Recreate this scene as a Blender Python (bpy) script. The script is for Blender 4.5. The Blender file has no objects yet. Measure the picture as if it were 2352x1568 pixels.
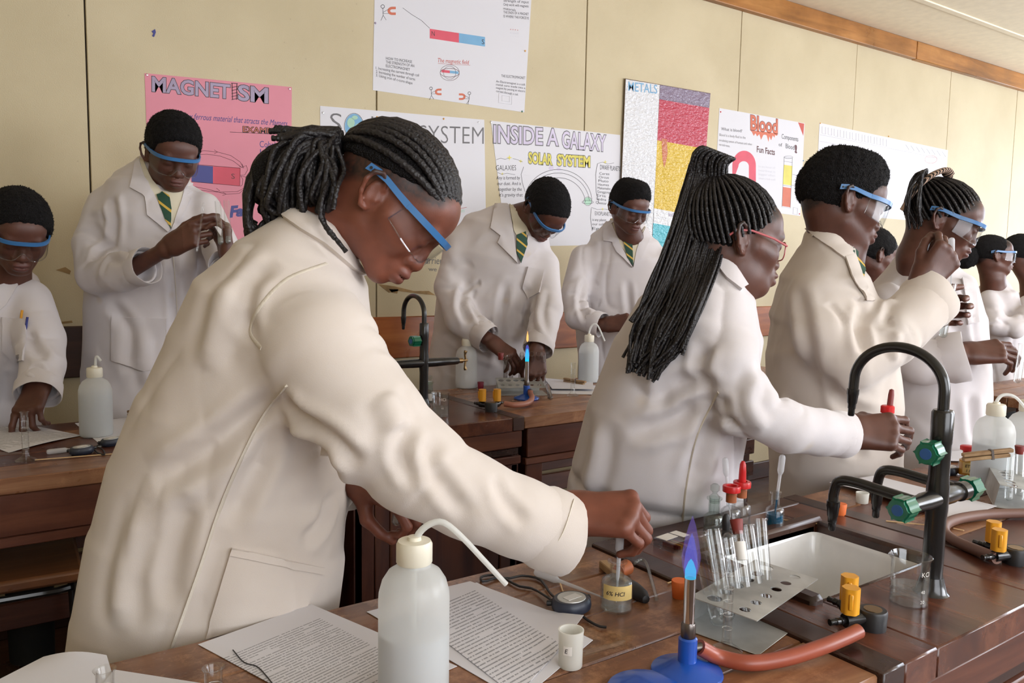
import bpy, math, random
import numpy as np
from mathutils import Matrix, Vector
from mathutils.bvhtree import BVHTree
from mathutils.geometry import delaunay_2d_cdt
random.seed(7); RNG = np.random.default_rng(7)
scene = bpy.context.scene
COL = scene.collection
PI = math.pi

# ------------------------------------------------------------------ camera
FPX = 1882.0                                   # focal length in pixels of the 2352 x 1568 frame
YAW, PITCH, ROLL = (math.radians(a) for a in (35.127, 5.609, 0.960))
CAM = np.array([0.0, 0.0, 1.40])
VW = np.array([math.sin(YAW)*math.cos(PITCH), math.cos(YAW)*math.cos(PITCH), -math.sin(PITCH)])
_r = np.array([math.cos(YAW), -math.sin(YAW), 0.0]); _u = np.cross(_r, VW)
RT = math.cos(ROLL)*_r + math.sin(ROLL)*_u
UP = -math.sin(ROLL)*_r + math.cos(ROLL)*_u
cd = bpy.data.cameras.new('camera'); cam = bpy.data.objects.new('camera', cd); COL.objects.link(cam)
cd.sensor_width = 36.0; cd.lens = FPX/2352*36.0; cd.clip_start = 0.03; cd.clip_end = 100
cam.matrix_world = Matrix(((RT[0], UP[0], -VW[0], CAM[0]), (RT[1], UP[1], -VW[1], CAM[1]), (RT[2], UP[2], -VW[2], CAM[2]), (0, 0, 0, 1)))
scene.camera = cam

# ------------------------------------------------------------------ world, window light, exposure
wd = bpy.data.worlds.new('sky'); scene.world = wd; wd.use_nodes = True
wd.node_tree.nodes['Background'].inputs[0].default_value = (0.80, 0.90, 1.0, 1)
wd.node_tree.nodes['Background'].inputs[1].default_value = 3.0
def area(name, loc, rot, sx, sy, power, col):
    l = bpy.data.lights.new(name, 'AREA'); l.shape = 'RECTANGLE'; l.size = sx; l.size_y = sy; l.energy = power; l.color = col
    o = bpy.data.objects.new(name, l); o.location = loc; o.rotation_euler = rot; COL.objects.link(o); return o
area('daylight_right_window', (9.85, 0.9, 1.75), (0, PI/2, 0), 1.9, 3.8, 205, (0.93, 0.97, 1.0))
area('daylight_front_window_near', (0.6, -2.35, 1.9), (PI/2, 0, 0), 2.6, 1.7, 38, (1.0, 0.965, 0.93))
area('daylight_front_window_far', (5.2, -2.35, 1.9), (PI/2, 0, 0), 4.2, 1.7, 158, (0.97, 0.97, 1.0))
vs = scene.view_settings
vs.view_transform = 'Standard'; vs.look = 'None'; vs.gamma = 1.0; vs.use_curve_mapping = False; vs.exposure = 0.52
cy = scene.cycles
cy.max_bounces = 10; cy.transparent_max_bounces = 24; cy.caustics_reflective = False; cy.caustics_refractive = False
cy.use_denoising = True

# ------------------------------------------------------------------ pixel -> world helpers
def ray(x, y): return VW + RT*((x-1176.0)/FPX) - UP*((y-784.0)/FPX)
def Dp(x, y, d): return CAM + ray(x, y)*d
def Zp(x, y, z=0.9): q = ray(x, y); return CAM + q*((z-CAM[2])/q[2])
def Yp(x, y, Y): q = ray(x, y); return CAM + q*(Y/q[1])
def Xp(x, y, X): q = ray(x, y); return CAM + q*(X/q[0])
def unit(v): v = np.asarray(v, float); return v/np.linalg.norm(v)
def camdir(x, y, z): return x*RT + y*UP - z*VW      # right in the picture, up in it, towards the camera

# ------------------------------------------------------------------ materials
def nodes(name):
    m = bpy.data.materials.new(name); m.use_nodes = True; nt = m.node_tree
    return m, nt, nt.nodes['Principled BSDF']
def N(nt, t, **kw):
    n = nt.nodes.new(t)
    for k, v in kw.items():
        if k.startswith('i_'):
            key = k[2:]; key = int(key) if key.isdigit() else key.replace('_', ' ')
            n.inputs[key].default_value = v
        else: setattr(n, k, v)
    return n
def L(nt, a, b): nt.links.new(a, b)
def ramp(nt, fac, stops):
    r = nt.nodes.new('ShaderNodeValToRGB'); e = r.color_ramp.elements
    while len(e) < len(stops): e.new(0.5)
    for el, (p, c) in zip(e, stops): el.position = p; el.color = c if len(c) == 4 else (*c, 1)
    L(nt, fac, r.inputs[0]); return r.outputs[0]
def plain(name, col, rough=0.5, metal=0.0, spec=0.5, bump=0.0, bscale=200.0, var=0.0, coat=0.0):
    m, nt, b = nodes(name)
    b.inputs['Base Color'].default_value = (*col, 1); b.inputs['Roughness'].default_value = rough
    b.inputs['Metallic'].default_value = metal; b.inputs['Specular IOR Level'].default_value = spec
    b.inputs['Coat Weight'].default_value = coat
    if bump or var:
        tc = N(nt, 'ShaderNodeTexCoord'); nz = N(nt, 'ShaderNodeTexNoise', i_Scale=bscale, i_Detail=4.0)
        L(nt, tc.outputs['Object'], nz.inputs['Vector'])
        if bump:
            bp = N(nt, 'ShaderNodeBump', i_Strength=bump, i_Distance=0.002); L(nt, nz.outputs[0], bp.inputs['Height']); L(nt, bp.outputs[0], b.inputs['Normal'])
        if var:
            n2 = N(nt, 'ShaderNodeTexNoise', i_Scale=bscale*0.15, i_Detail=5.0); L(nt, tc.outputs['Object'], n2.inputs['Vector'])
            lo = tuple(c*(1-var) for c in col); hi = tuple(min(1, c*(1+var)) for c in col)
            L(nt, ramp(nt, n2.outputs[0], [(0.3, lo), (0.7, hi)]), b.inputs['Base Color'])
    return m
def wood(name, dark, mid, light, rough=0.35, axis=0, scale=1.0, wear=0.0):
    m, nt, b = nodes(name)
    tc = N(nt, 'ShaderNodeTexCoord'); oi = N(nt, 'ShaderNodeObjectInfo')
    mp = N(nt, 'ShaderNodeMapping'); s = [16.0, 16.0, 16.0]; s[axis] = 1.6
    mp.inputs['Scale'].default_value = [v*scale for v in s]
    ad = N(nt, 'ShaderNodeVectorMath', operation='ADD'); mu = N(nt, 'ShaderNodeMath', operation='MULTIPLY', i_1=13.0)
    L(nt, oi.outputs['Random'], mu.inputs[0]); L(nt, tc.outputs['Object'], ad.inputs[0]); L(nt, mu.outputs[0], ad.inputs[1]); L(nt, ad.outputs[0], mp.inputs['Vector'])
    nz = N(nt, 'ShaderNodeTexNoise', i_Scale=1.0, i_Detail=7.0, i_Roughness=0.62, i_Distortion=0.6); L(nt, mp.outputs[0], nz.inputs['Vector'])
    c = ramp(nt, nz.outputs[0], [(0.25, dark), (0.5, mid), (0.74, light)])
    n2 = N(nt, 'ShaderNodeTexNoise', i_Scale=3.2*scale, i_Detail=6.0, i_Roughness=0.6); L(nt, ad.outputs[0], n2.inputs['Vector'])
    mx = N(nt, 'ShaderNodeMix', data_type='RGBA', blend_type='MULTIPLY'); mx.inputs[0].default_value = 0.75
    L(nt, c, mx.inputs[6]); L(nt, ramp(nt, n2.outputs[0], [(0.3, (0.45, 0.42, 0.42)), (0.65, (1, 1, 1))]), mx.inputs[7])
    out = mx.outputs[2]
    if wear:
        n3 = N(nt, 'ShaderNodeTexNoise', i_Scale=12.0, i_Detail=9.0, i_Roughness=0.8); L(nt, ad.outputs[0], n3.inputs['Vector'])
        mw = N(nt, 'ShaderNodeMix', data_type='RGBA'); L(nt, ramp(nt, n3.outputs[0], [(0.50, (0, 0, 0)), (0.66, (wear, wear, wear))]), mw.inputs[0])
        L(nt, out, mw.inputs[6]); mw.inputs[7].default_value = (*[min(1, v*1.5) for v in light], 1); out = mw.outputs[2]
    L(nt, out, b.inputs['Base Color'])
    L(nt, ramp(nt, n2.outputs[0], [(0.3, (rough*0.75,)*3), (0.7, (min(1, rough*1.5),)*3)]), b.inputs['Roughness'])
    bp = N(nt, 'ShaderNodeBump', i_Strength=0.25, i_Distance=0.0015); L(nt, nz.outputs[0], bp.inputs['Height']); L(nt, bp.outputs[0], b.inputs['Normal'])
    return m
def glassy(name, tint=(0.985, 0.992, 0.992), gloss=0.045, edge=1.0):
    """Thin laboratory glass: clear sheet with a Fresnel reflection on its surface."""
    m, nt, b = nodes(name); nt.nodes.remove(b); out = nt.nodes['Material Output']
    lw = N(nt, 'ShaderNodeLayerWeight', i_Blend=0.35)
    tr = N(nt, 'ShaderNodeBsdfTransparent'); tr.inputs[0].default_value = (*tint, 1)
    t2 = N(nt, 'ShaderNodeBsdfTransparent'); t2.inputs[0].default_value = (*[c*0.74 for c in tint], 1)
    mt = N(nt, 'ShaderNodeMixShader'); pw = N(nt, 'ShaderNodeMath', operation='POWER', i_1=3.0); L(nt, lw.outputs['Facing'], pw.inputs[0])
    L(nt, pw.outputs[0], mt.inputs[0]); L(nt, tr.outputs[0], mt.inputs[1]); L(nt, t2.outputs[0], mt.inputs[2])
    gl = N(nt, 'ShaderNodeBsdfGlossy', i_Roughness=0.03)
    f = N(nt, 'ShaderNodeMath', operation='MULTIPLY_ADD', i_1=0.60*edge, i_2=gloss); p2 = N(nt, 'ShaderNodeMath', operation='POWER', i_1=2.2)
    L(nt, lw.outputs['Facing'], p2.inputs[0]); L(nt, p2.outputs[0], f.inputs[0])
    mx = N(nt, 'ShaderNodeMixShader'); L(nt, f.outputs[0], mx.inputs[0]); L(nt, mt.outputs[0], mx.inputs[1]); L(nt, gl.outputs[0], mx.inputs[2])
    L(nt, mx.outputs[0], out.inputs[0]); return m
def milky(name, col=(0.82, 0.83, 0.82), clear=0.34, rough=0.28):
    """Translucent moulded polythene."""
    m, nt, b = nodes(name); out = nt.nodes['Material Output']
    b.inputs['Base Color'].default_value = (*col, 1); b.inputs['Roughness'].default_value = rough
    tl = N(nt, 'ShaderNodeBsdfTranslucent'); tl.inputs[0].default_value = (*col, 1)
    tr = N(nt, 'ShaderNodeBsdfTransparent'); tr.inputs[0].default_value = (0.95, 0.96, 0.96, 1)
    a = N(nt, 'ShaderNodeMixShader', i_0=0.42); L(nt, b.outputs[0], a.inputs[1]); L(nt, tl.outputs[0], a.inputs[2])
    c = N(nt, 'ShaderNodeMixShader', i_0=clear); L(nt, a.outputs[0], c.inputs[1]); L(nt, tr.outputs[0], c.inputs[2])
    L(nt, c.outputs[0], out.inputs[0]); return m
def liquid(name, col, dens=0.5):
    m, nt, b = nodes(name); out = nt.nodes['Material Output']
    b.inputs['Base Color'].default_value = (*col, 1); b.inputs['Roughness'].default_value = 0.05
    tr = N(nt, 'ShaderNodeBsdfTransparent'); tr.inputs[0].default_value = (*col, 1)
    mx = N(nt, 'ShaderNodeMixShader', i_0=1-dens); L(nt, b.outputs[0], mx.inputs[1]); L(nt, tr.outputs[0], mx.inputs[2]); L(nt, mx.outputs[0], out.inputs[0]); return m
def fire(name, col, strength, dens):
    m, nt, b = nodes(name); nt.nodes.remove(b); out = nt.nodes['Material Output']
    em = N(nt, 'ShaderNodeEmission', i_Strength=strength); em.inputs[0].default_value = (*col, 1)
    tr = N(nt, 'ShaderNodeBsdfTransparent'); mx = N(nt, 'ShaderNodeMixShader', i_0=dens)
    L(nt, tr.outputs[0], mx.inputs[1]); L(nt, em.outputs[0], mx.inputs[2]); L(nt, mx.outputs[0], out.inputs[0]); return m

M = {}
def wallmat():
    m, nt, b = nodes('painted_board')
    tc = N(nt, 'ShaderNodeTexCoord'); nz = N(nt, 'ShaderNodeTexNoise', i_Scale=260.0, i_Detail=3.0); n2 = N(nt, 'ShaderNodeTexNoise', i_Scale=2.2, i_Detail=6.0)
    vo = N(nt, 'ShaderNodeTexVoronoi', i_Scale=11.0)
    for n in (nz, n2, vo): L(nt, tc.outputs['Object'], n.inputs['Vector'])
    c = ramp(nt, n2.outputs[0], [(0.3, (0.50, 0.418, 0.262)), (0.65, (0.575, 0.488, 0.318))])
    mx = N(nt, 'ShaderNodeMix', data_type='RGBA'); L(nt, ramp(nt, vo.outputs['Distance'], [(0.02, (0.75,)*3), (0.045, (0,)*3)]), mx.inputs[0])
    L(nt, c, mx.inputs[6]); mx.inputs[7].default_value = (0.42, 0.34, 0.22, 1)
    L(nt, mx.outputs[2], b.inputs['Base Color']); b.inputs['Roughness'].default_value = 0.6
    bp = N(nt, 'ShaderNodeBump', i_Strength=0.35, i_Distance=0.003); L(nt, nz.outputs[0], bp.inputs['Height']); L(nt, bp.outputs[0], b.inputs['Normal'])
    return m
def coatmat(name, col, stain=0.35):
    m, nt, b = nodes(name)
    tc = N(nt, 'ShaderNodeTexCoord')
    n1 = N(nt, 'ShaderNodeTexNoise', i_Scale=7.0, i_Detail=3.0); n2 = N(nt, 'ShaderNodeTexNoise', noise_type='RIDGED_MULTIFRACTAL', i_Scale=6.0, i_Detail=3.0, i_Distortion=1.0)
    n3 = N(nt, 'ShaderNodeTexNoise', i_Scale=900.0, i_Detail=1.0); vo = N(nt, 'ShaderNodeTexVoronoi', i_Scale=5.5)
    for n in (n1, n2, n3, vo): L(nt, tc.outputs['Object'], n.inputs['Vector'])
    c = ramp(nt, n1.outputs[0], [(0.3, tuple(v*w for v, w in zip(col, (0.95, 0.93, 0.90)))), (0.7, col)])
    mx = N(nt, 'ShaderNodeMix', data_type='RGBA'); L(nt, ramp(nt, vo.outputs['Distance'], [(0.03, (stain,)*3), (0.10, (0,)*3)]), mx.inputs[0])
    L(nt, c, mx.inputs[6]); mx.inputs[7].default_value = (0.62, 0.50, 0.36, 1)
    L(nt, mx.outputs[2], b.inputs['Base Color']); b.inputs['Roughness'].default_value = 0.85; b.inputs['Sheen Weight'].default_value = 0.25
    b.inputs['Specular IOR Level'].default_value = 0.25
    b1 = N(nt, 'ShaderNodeBump', i_Strength=0.8, i_Distance=0.016); L(nt, n2.outputs[0], b1.inputs['Height'])
    b2 = N(nt, 'ShaderNodeBump', i_Strength=0.16, i_Distance=0.001); L(nt, n3.outputs[0], b2.inputs['Height']); L(nt, b1.outputs[0], b2.inputs['Normal'])
    L(nt, b2.outputs[0], b.inputs['Normal']); return m
def skinmat(name, col, lip, palm):
    m, nt, b = nodes(name)
    at = N(nt, 'ShaderNodeAttribute', attribute_name='tint'); sp = N(nt, 'ShaderNodeSeparateColor'); L(nt, at.outputs['Color'], sp.inputs[0])
    tc = N(nt, 'ShaderNodeTexCoord'); nz = N(nt, 'ShaderNodeTexNoise', i_Scale=28.0, i_Detail=6.0); n2 = N(nt, 'ShaderNodeTexNoise', i_Scale=600.0, i_Detail=2.0)
    L(nt, tc.outputs['Object'], nz.inputs['Vector']); L(nt, tc.outputs['Object'], n2.inputs['Vector'])
    prev = ramp(nt, nz.outputs[0], [(0.3, tuple(v*0.82 for v in col)), (0.7, tuple(v*1.15 for v in col))])
    for ch, cc in ((0, lip), (1, palm), (2, (0.012, 0.010, 0.010))):
        mx = N(nt, 'ShaderNodeMix', data_type='RGBA'); L(nt, sp.outputs[ch], mx.inputs[0]); L(nt, prev, mx.inputs[6]); mx.inputs[7].default_value = (*cc, 1); prev = mx.outputs[2]
    L(nt, prev, b.inputs['Base Color']); b.inputs['Roughness'].default_value = 0.47; b.inputs['Specular IOR Level'].default_value = 0.45
    b.inputs['Subsurface Weight'].default_value = 0.06; b.inputs['Subsurface Radius'].default_value = (0.010, 0.004, 0.002); b.inputs['Subsurface Scale'].default_value = 0.5
    bp = N(nt, 'ShaderNodeBump', i_Strength=0.12, i_Distance=0.001); L(nt, n2.outputs[0], bp.inputs['Height']); L(nt, bp.outputs[0], b.inputs['Normal'])
    return m
def hairmat(name, col=(0.012, 0.011, 0.012), sc=420.0):
    m, nt, b = nodes(name); b.inputs['Base Color'].default_value = (*col, 1); b.inputs['Roughness'].default_value = 0.75; b.inputs['Specular IOR Level'].default_value = 0.18
    tc = N(nt, 'ShaderNodeTexCoord'); vo = N(nt, 'ShaderNodeTexVoronoi', i_Scale=sc); L(nt, tc.outputs['Object'], vo.inputs['Vector'])
    bp = N(nt, 'ShaderNodeBump', i_Strength=1.0, i_Distance=0.006); L(nt, vo.outputs['Distance'], bp.inputs['Height']); L(nt, bp.outputs[0], b.inputs['Normal']); return m
def stripes(name, base, stripe, direction, period, width=0.22):
    m, nt, b = nodes(name)
    tc = N(nt, 'ShaderNodeTexCoord'); dt = N(nt, 'ShaderNodeVectorMath', operation='DOT_PRODUCT'); dt.inputs[1].default_value = direction
    L(nt, tc.outputs['Object'], dt.inputs[0]); a = N(nt, 'ShaderNodeMath', operation='MULTIPLY', i_1=1/period); f = N(nt, 'ShaderNodeMath', operation='FRACT')
    L(nt, dt.outputs['Value'], a.inputs[0]); L(nt, a.outputs[0], f.inputs[0])
    r = nt.nodes.new('ShaderNodeValToRGB'); r.color_ramp.interpolation = 'CONSTANT'; r.color_ramp.elements[0].color = (*stripe, 1); r.color_ramp.elements[1].position = width; r.color_ramp.elements[1].color = (*base, 1)
    L(nt, f.outputs[0], r.inputs[0]); L(nt, r.outputs[0], b.inputs['Base Color']); b.inputs['Roughness'].default_value = 0.7; return m
def printed(name, u, v, org, line=0.0062, ink=(0.20, 0.20, 0.22), paper=(0.70, 0.69, 0.73), dens=0.54, box=None):
    """White paper printed with rows of small grey type; u runs along the rows, v across them, box = (u0, u1, v0, v1) of the printed area."""
    m, nt, b = nodes(name); g = N(nt, 'ShaderNodeNewGeometry'); sb = N(nt, 'ShaderNodeVectorMath', operation='SUBTRACT'); sb.inputs[1].default_value = tuple(org)
    L(nt, g.outputs['Position'], sb.inputs[0])
    def dot(vec):
        d = N(nt, 'ShaderNodeVectorMath', operation='DOT_PRODUCT'); d.inputs[1].default_value = tuple(vec); L(nt, sb.outputs[0], d.inputs[0]); return d.outputs['Value']
    def math_(op, a, bb=None):
        n = N(nt, 'ShaderNodeMath', operation=op)
        for i, x in enumerate((a, bb)):
            if x is None: continue
            if isinstance(x, (int, float)): n.inputs[i].default_value = x
            else: L(nt, x, n.inputs[i])
        return n.outputs[0]
    U, V = dot(u), dot(v); row = math_('DIVIDE', V, line); fr = math_('FRACT', row); ri = math_('FLOOR', row)
    cb = N(nt, 'ShaderNodeCombineXYZ'); L(nt, math_('MULTIPLY', U, 460.0), cb.inputs[0]); L(nt, math_('MULTIPLY', ri, 7.31), cb.inputs[1])
    nz = N(nt, 'ShaderNodeTexNoise', i_Scale=1.0, i_Detail=2.0); L(nt, cb.outputs[0], nz.inputs['Vector'])
    c2 = N(nt, 'ShaderNodeCombineXYZ'); L(nt, math_('MULTIPLY', U, 11.0), c2.inputs[0]); L(nt, math_('MULTIPLY', ri, 3.7), c2.inputs[1])
    n2 = N(nt, 'ShaderNodeTexNoise', i_Scale=1.0, i_Detail=1.0); L(nt, c2.outputs[0], n2.inputs['Vector'])
    on = math_('MULTIPLY', math_('GREATER_THAN', nz.outputs[0], 1-dens-0.05), math_('MULTIPLY', math_('GREATER_THAN', fr, 0.32), math_('LESS_THAN', fr, 0.66)))
    on = math_('MULTIPLY', on, math_('GREATER_THAN', n2.outputs[0], 0.37))
    if box:
        for val, lo, hi in ((U, box[0], box[1]), (V, box[2], box[3])):
            on = math_('MULTIPLY', on, math_('MULTIPLY', math_('GREATER_THAN', val, lo), math_('LESS_THAN', val, hi)))
    mx = N(nt, 'ShaderNodeMix', data_type='RGBA'); L(nt, math_('MULTIPLY', on, 0.75), mx.inputs[0]); mx.inputs[6].default_value = (*paper, 1); mx.inputs[7].default_value = (*ink, 1)
    L(nt, mx.outputs[2], b.inputs['Base Color']); b.inputs['Roughness'].default_value = 0.7; return m

M['wall'] = wallmat()
M['ceiling'] = plain('cream_ceiling', (0.84, 0.75, 0.57), 0.7, bump=0.1, bscale=120, var=0.05)
M['wood_dark'] = wood('mahogany', (0.045, 0.014, 0.009), (0.125, 0.040, 0.022), (0.22, 0.080, 0.040), 0.30)
M['wood_darky'] = wood('mahogany_across', (0.040, 0.013, 0.009), (0.115, 0.038, 0.022), (0.21, 0.078, 0.040), 0.20, axis=1)
M['wood_darkz'] = wood('mahogany_upright', (0.035, 0.010, 0.007), (0.10, 0.030, 0.017), (0.17, 0.056, 0.028), 0.34, axis=2)
M['wood_top'] = wood('worn_bench_wood', (0.085, 0.032, 0.016), (0.235, 0.100, 0.046), (0.43, 0.225, 0.115), 0.26, wear=0.45)
M['wood_edge'] = wood('bench_border_wood', (0.020, 0.009, 0.007), (0.050, 0.021, 0.014), (0.09, 0.040, 0.025), 0.28)
M['wood_rail'] = wood('varnished_rail', (0.20, 0.050, 0.012), (0.40, 0.115, 0.028), (0.56, 0.20, 0.055), 0.30)
M['wood_raild'] = wood('dark_rail', (0.020, 0.008, 0.006), (0.050, 0.019, 0.012), (0.085, 0.033, 0.019), 0.40)
M['wood_beam'] = wood('golden_beam', (0.20, 0.075, 0.014), (0.37, 0.15, 0.030), (0.50, 0.23, 0.06), 0.32)
M['wood_seat'] = wood('stool_seat_wood', (0.11, 0.040, 0.016), (0.24, 0.095, 0.036), (0.36, 0.16, 0.06), 0.32)
M['wood_pale'] = wood('pale_splint_wood', (0.26, 0.15, 0.07), (0.40, 0.25, 0.12), (0.52, 0.36, 0.19), 0.6)
M['splint'] = plain('splint', (0.72, 0.50, 0.27), 0.6, var=0.12)
M['floor'] = wood('floor_boards', (0.035, 0.016, 0.011), (0.085, 0.038, 0.024), (0.13, 0.065, 0.04), 0.35)
M['coat'] = coatmat('white_cotton', (0.67, 0.635, 0.655))
M['coat_warm'] = coatmat('offwhite_cotton', (0.655, 0.592, 0.545), 0.30)
M['shirt'] = plain('cream_shirt', (0.66, 0.60, 0.46), 0.8, bump=0.1, bscale=500)
M['seam'] = plain('seam_stitching', (0.62, 0.56, 0.47), 0.85, bump=0.6, bscale=160)
M['skin'] = skinmat('skin_deep', (0.098, 0.036, 0.023), (0.13, 0.045, 0.042), (0.19, 0.080, 0.055))
M['skin_warm'] = skinmat('skin_warm', (0.172, 0.054, 0.031), (0.14, 0.050, 0.043), (0.22, 0.095, 0.06))
M['hair'] = hairmat('curly_black_hair')
M['braid'] = hairmat('braided_black_hair', (0.014, 0.012, 0.013), 240.0); _b = M['braid'].node_tree.nodes['Principled BSDF']; _b.inputs['Roughness'].default_value = 0.48; [n for n in M['braid'].node_tree.nodes if n.type == 'BUMP'][0].inputs['Strength'].default_value = 0.30; _b.inputs['Specular IOR Level'].default_value = 0.42
M['black'] = plain('black_coated_metal', (0.012, 0.012, 0.013), 0.22, spec=0.6)
M['rubber_black'] = plain('black_rubber', (0.014, 0.014, 0.016), 0.45)
M['trouser'] = plain('dark_trouser_cloth', (0.030, 0.032, 0.036), 0.9, bump=0.2, bscale=400)
M['shoe'] = plain('black_shoe_leather', (0.010, 0.010, 0.010), 0.3)
M['blue'] = plain('blue_plastic', (0.045, 0.17, 0.40), 0.35)
M['pink'] = plain('pink_plastic', (0.50, 0.12, 0.13), 0.3)
M['blue_iron'] = plain('blue_enamelled_iron', (0.012, 0.080, 0.42), 0.30, coat=0.3)
M['blue_dot'] = plain('blue_disc', (0.025, 0.10, 0.30), 0.4)
M['green'] = plain('green_plastic', (0.004, 0.13, 0.068), 0.25, coat=0.3)
M['yellow'] = plain('yellow_plastic', (0.72, 0.33, 0.022), 0.35, var=0.12, bscale=90)
M['red'] = plain('red_plastic', (0.62, 0.014, 0.016), 0.3)
M['red_dark'] = plain('dark_red_rubber', (0.20, 0.022, 0.018), 0.5)
M['magenta'] = plain('magenta_rubber', (0.22, 0.012, 0.035), 0.5)
M['orange'] = plain('orange_rubber', (0.78, 0.17, 0.035), 0.6)
M['orange_brown'] = plain('brown_rubber', (0.36, 0.10, 0.03), 0.55, var=0.2)
M['hose'] = plain('red_rubber_hose', (0.29, 0.065, 0.035), 0.36, var=0.22, bscale=40)
M['hose_grey'] = plain('aged_rubber_hose', (0.15, 0.075, 0.055), 0.55, var=0.22, bscale=40)
M['hose_pink'] = plain('pink_rubber_hose', (0.33, 0.13, 0.085), 0.45, var=0.12, bscale=40)
M['chrome'] = plain('chrome', (0.70, 0.70, 0.72), 0.14, metal=1.0)
M['brass'] = plain('old_brass', (0.30, 0.20, 0.10), 0.35, metal=1.0)
M['tin'] = plain('dull_tin_plate', (0.50, 0.50, 0.48), 0.42, metal=0.5, var=0.35, bscale=70, bump=0.15)
M['porcelain'] = plain('white_porcelain', (0.78, 0.77, 0.76), 0.12, var=0.03)
M['glass'] = glassy('lab_glass')
M['glass_green'] = glassy('greenish_glass', (0.88, 0.92, 0.90), 0.06)
M['lens'] = glassy('clear_lens', (0.95, 0.955, 0.96), 0.022, 0.10)
M['clear_box'] = glassy('clear_plastic', (0.86, 0.87, 0.90), 0.10, 0.6)
M['poly'] = milky('polythene')
M['poly_liquid'] = liquid('water_behind_polythene', (0.78, 0.82, 0.86), 0.55)
M['poly_cap'] = plain('ivory_cap', (0.74, 0.70, 0.58), 0.4)
M['poly_white'] = milky('white_polythene', (0.86, 0.85, 0.80), 0.04, 0.35)
M['nozzle'] = milky('clear_tube', (0.88, 0.89, 0.87), 0.25, 0.25)
M['dropper'] = milky('dropper_plastic', (0.84, 0.85, 0.88), 0.35, 0.25)
M['water'] = liquid('water', (0.86, 0.88, 0.87), 0.10)
M['blue_liquid'] = liquid('blue_solution', (0.0, 0.13, 0.27), 0.62)
M['label_yellow'] = plain('yellowed_label', (0.70, 0.52, 0.20), 0.6, var=0.25, bscale=120)
M['label_white'] = plain('paper_label', (0.74, 0.71, 0.67), 0.6)
M['paper'] = plain('white_paper', (0.70, 0.695, 0.74), 0.7)
M['poster_white'] = plain('white_poster_paper', (0.64, 0.63, 0.665), 0.6)
M['poster_pink'] = plain('pink_poster_paper', (0.66, 0.235, 0.30), 0.6, var=0.05, bscale=30)
M['ink'] = plain('black_ink', (0.025, 0.022, 0.028), 0.6)
M['ink_grey'] = plain('pencil_grey', (0.15, 0.145, 0.15), 0.7)
M['ink_faint'] = plain('faint_pencil', (0.56, 0.55, 0.60), 0.7)
M['ink_blue'] = plain('blue_ink', (0.035, 0.045, 0.22), 0.6)
M['ink_red'] = plain('red_ink', (0.50, 0.075, 0.05), 0.6)
M['ink_brown'] = plain('brown_ink', (0.10, 0.03, 0.035), 0.6)
M['lilac'] = plain('lilac_crayon', (0.36, 0.30, 0.42), 0.7, var=0.12, bscale=60)
M['lilac_pale'] = plain('pale_lilac_crayon', (0.58, 0.52, 0.66), 0.7, var=0.10, bscale=60)
M['crayon_red'] = plain('red_crayon', (0.60, 0.075, 0.115), 0.6, var=0.10, bscale=60)
M['crayon_blue'] = plain('blue_crayon', (0.16, 0.36, 0.56), 0.6, var=0.10, bscale=60)
M['crayon_navy'] = plain('navy_marker', (0.030, 0.035, 0.21), 0.5)
M['crayon_yellow'] = plain('yellow_crayon', (0.66, 0.58, 0.11), 0.6, var=0.12, bscale=60)
M['crayon_orange'] = plain('orange_red_crayon', (0.56, 0.14, 0.075), 0.6, var=0.12, bscale=60)
M['crayon_green'] = plain('green_crayon', (0.36, 0.58, 0.44), 0.6, var=0.2, bscale=60)
M['stain'] = plain('peeled_paint', (0.30, 0.19, 0.08), 0.8, var=0.4, bscale=120)
M['joint'] = plain('dark_joint', (0.06, 0.045, 0.03), 0.9)
M['mdf'] = plain('board_edge', (0.10, 0.055, 0.025), 0.7)

# ------------------------------------------------------------------ object helpers
def raw_mesh(name, V, F, mats, fm=None, smooth=True):
    me = bpy.data.meshes.new(name)
    if isinstance(F, np.ndarray):
        n, k = F.shape
        me.vertices.add(len(V)); me.vertices.foreach_set('co', np.ascontiguousarray(V, np.float32).ravel())
        me.loops.add(n*k); me.loops.foreach_set('vertex_index', np.ascontiguousarray(F, np.int32).ravel())
        me.polygons.add(n); me.polygons.foreach_set('loop_start', np.arange(0, n*k, k, dtype=np.int32))
        me.update(calc_edges=True)
    else:
        me.from_pydata([tuple(map(float, v)) for v in V], [], [tuple(int(i) for i in f) for f in F])
    for m in (mats if isinstance(mats, (list, tuple)) else [mats]): me.materials.append(m)
    if fm is not None: me.polygons.foreach_set('material_index', np.asarray(fm, np.int32))
    if smooth: me.polygons.foreach_set('use_smooth', np.ones(len(me.polygons), bool))
    me.update(); return me
def link(name, me, parent=None):
    o = bpy.data.objects.new(name, me); COL.objects.link(o)
    if parent is not None: o.parent = parent; o.matrix_parent_inverse = parent.matrix_world.inverted() if False else Matrix.Identity(4)
    return o
def tag(o, label=None, cat=None, group=None, kind=None):
    if label: o['label'] = label
    if cat: o['category'] = cat
    if group: o['group'] = group
    if kind: o['kind'] = kind
    return o
def thing(name, label, cat, group=None, at=None):
    o = bpy.data.objects.new(name, None); COL.objects.link(o); o.empty_display_size = 0.05
    return tag(o, label, cat, group)
def auto_smooth(o, ang=40):
    me = o.data; 
    try: me.set_sharp_from_angle(angle=math.radians(ang))
    except Exception: pass
    return o
def frame(org, z=(0, 0, 1), x=None):
    """4x4 with its third axis along z, first near x."""
    z = unit(z); x = np.asarray(x if x is not None else ((1, 0, 0) if abs(z[0]) < 0.9 else (0, 1, 0)), float)
    x = unit(x - z*np.dot(x, z)); y = np.cross(z, x)
    T = np.eye(4); T[:3, 0], T[:3, 1], T[:3, 2], T[:3, 3] = x, y, z, org
    return T
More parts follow.
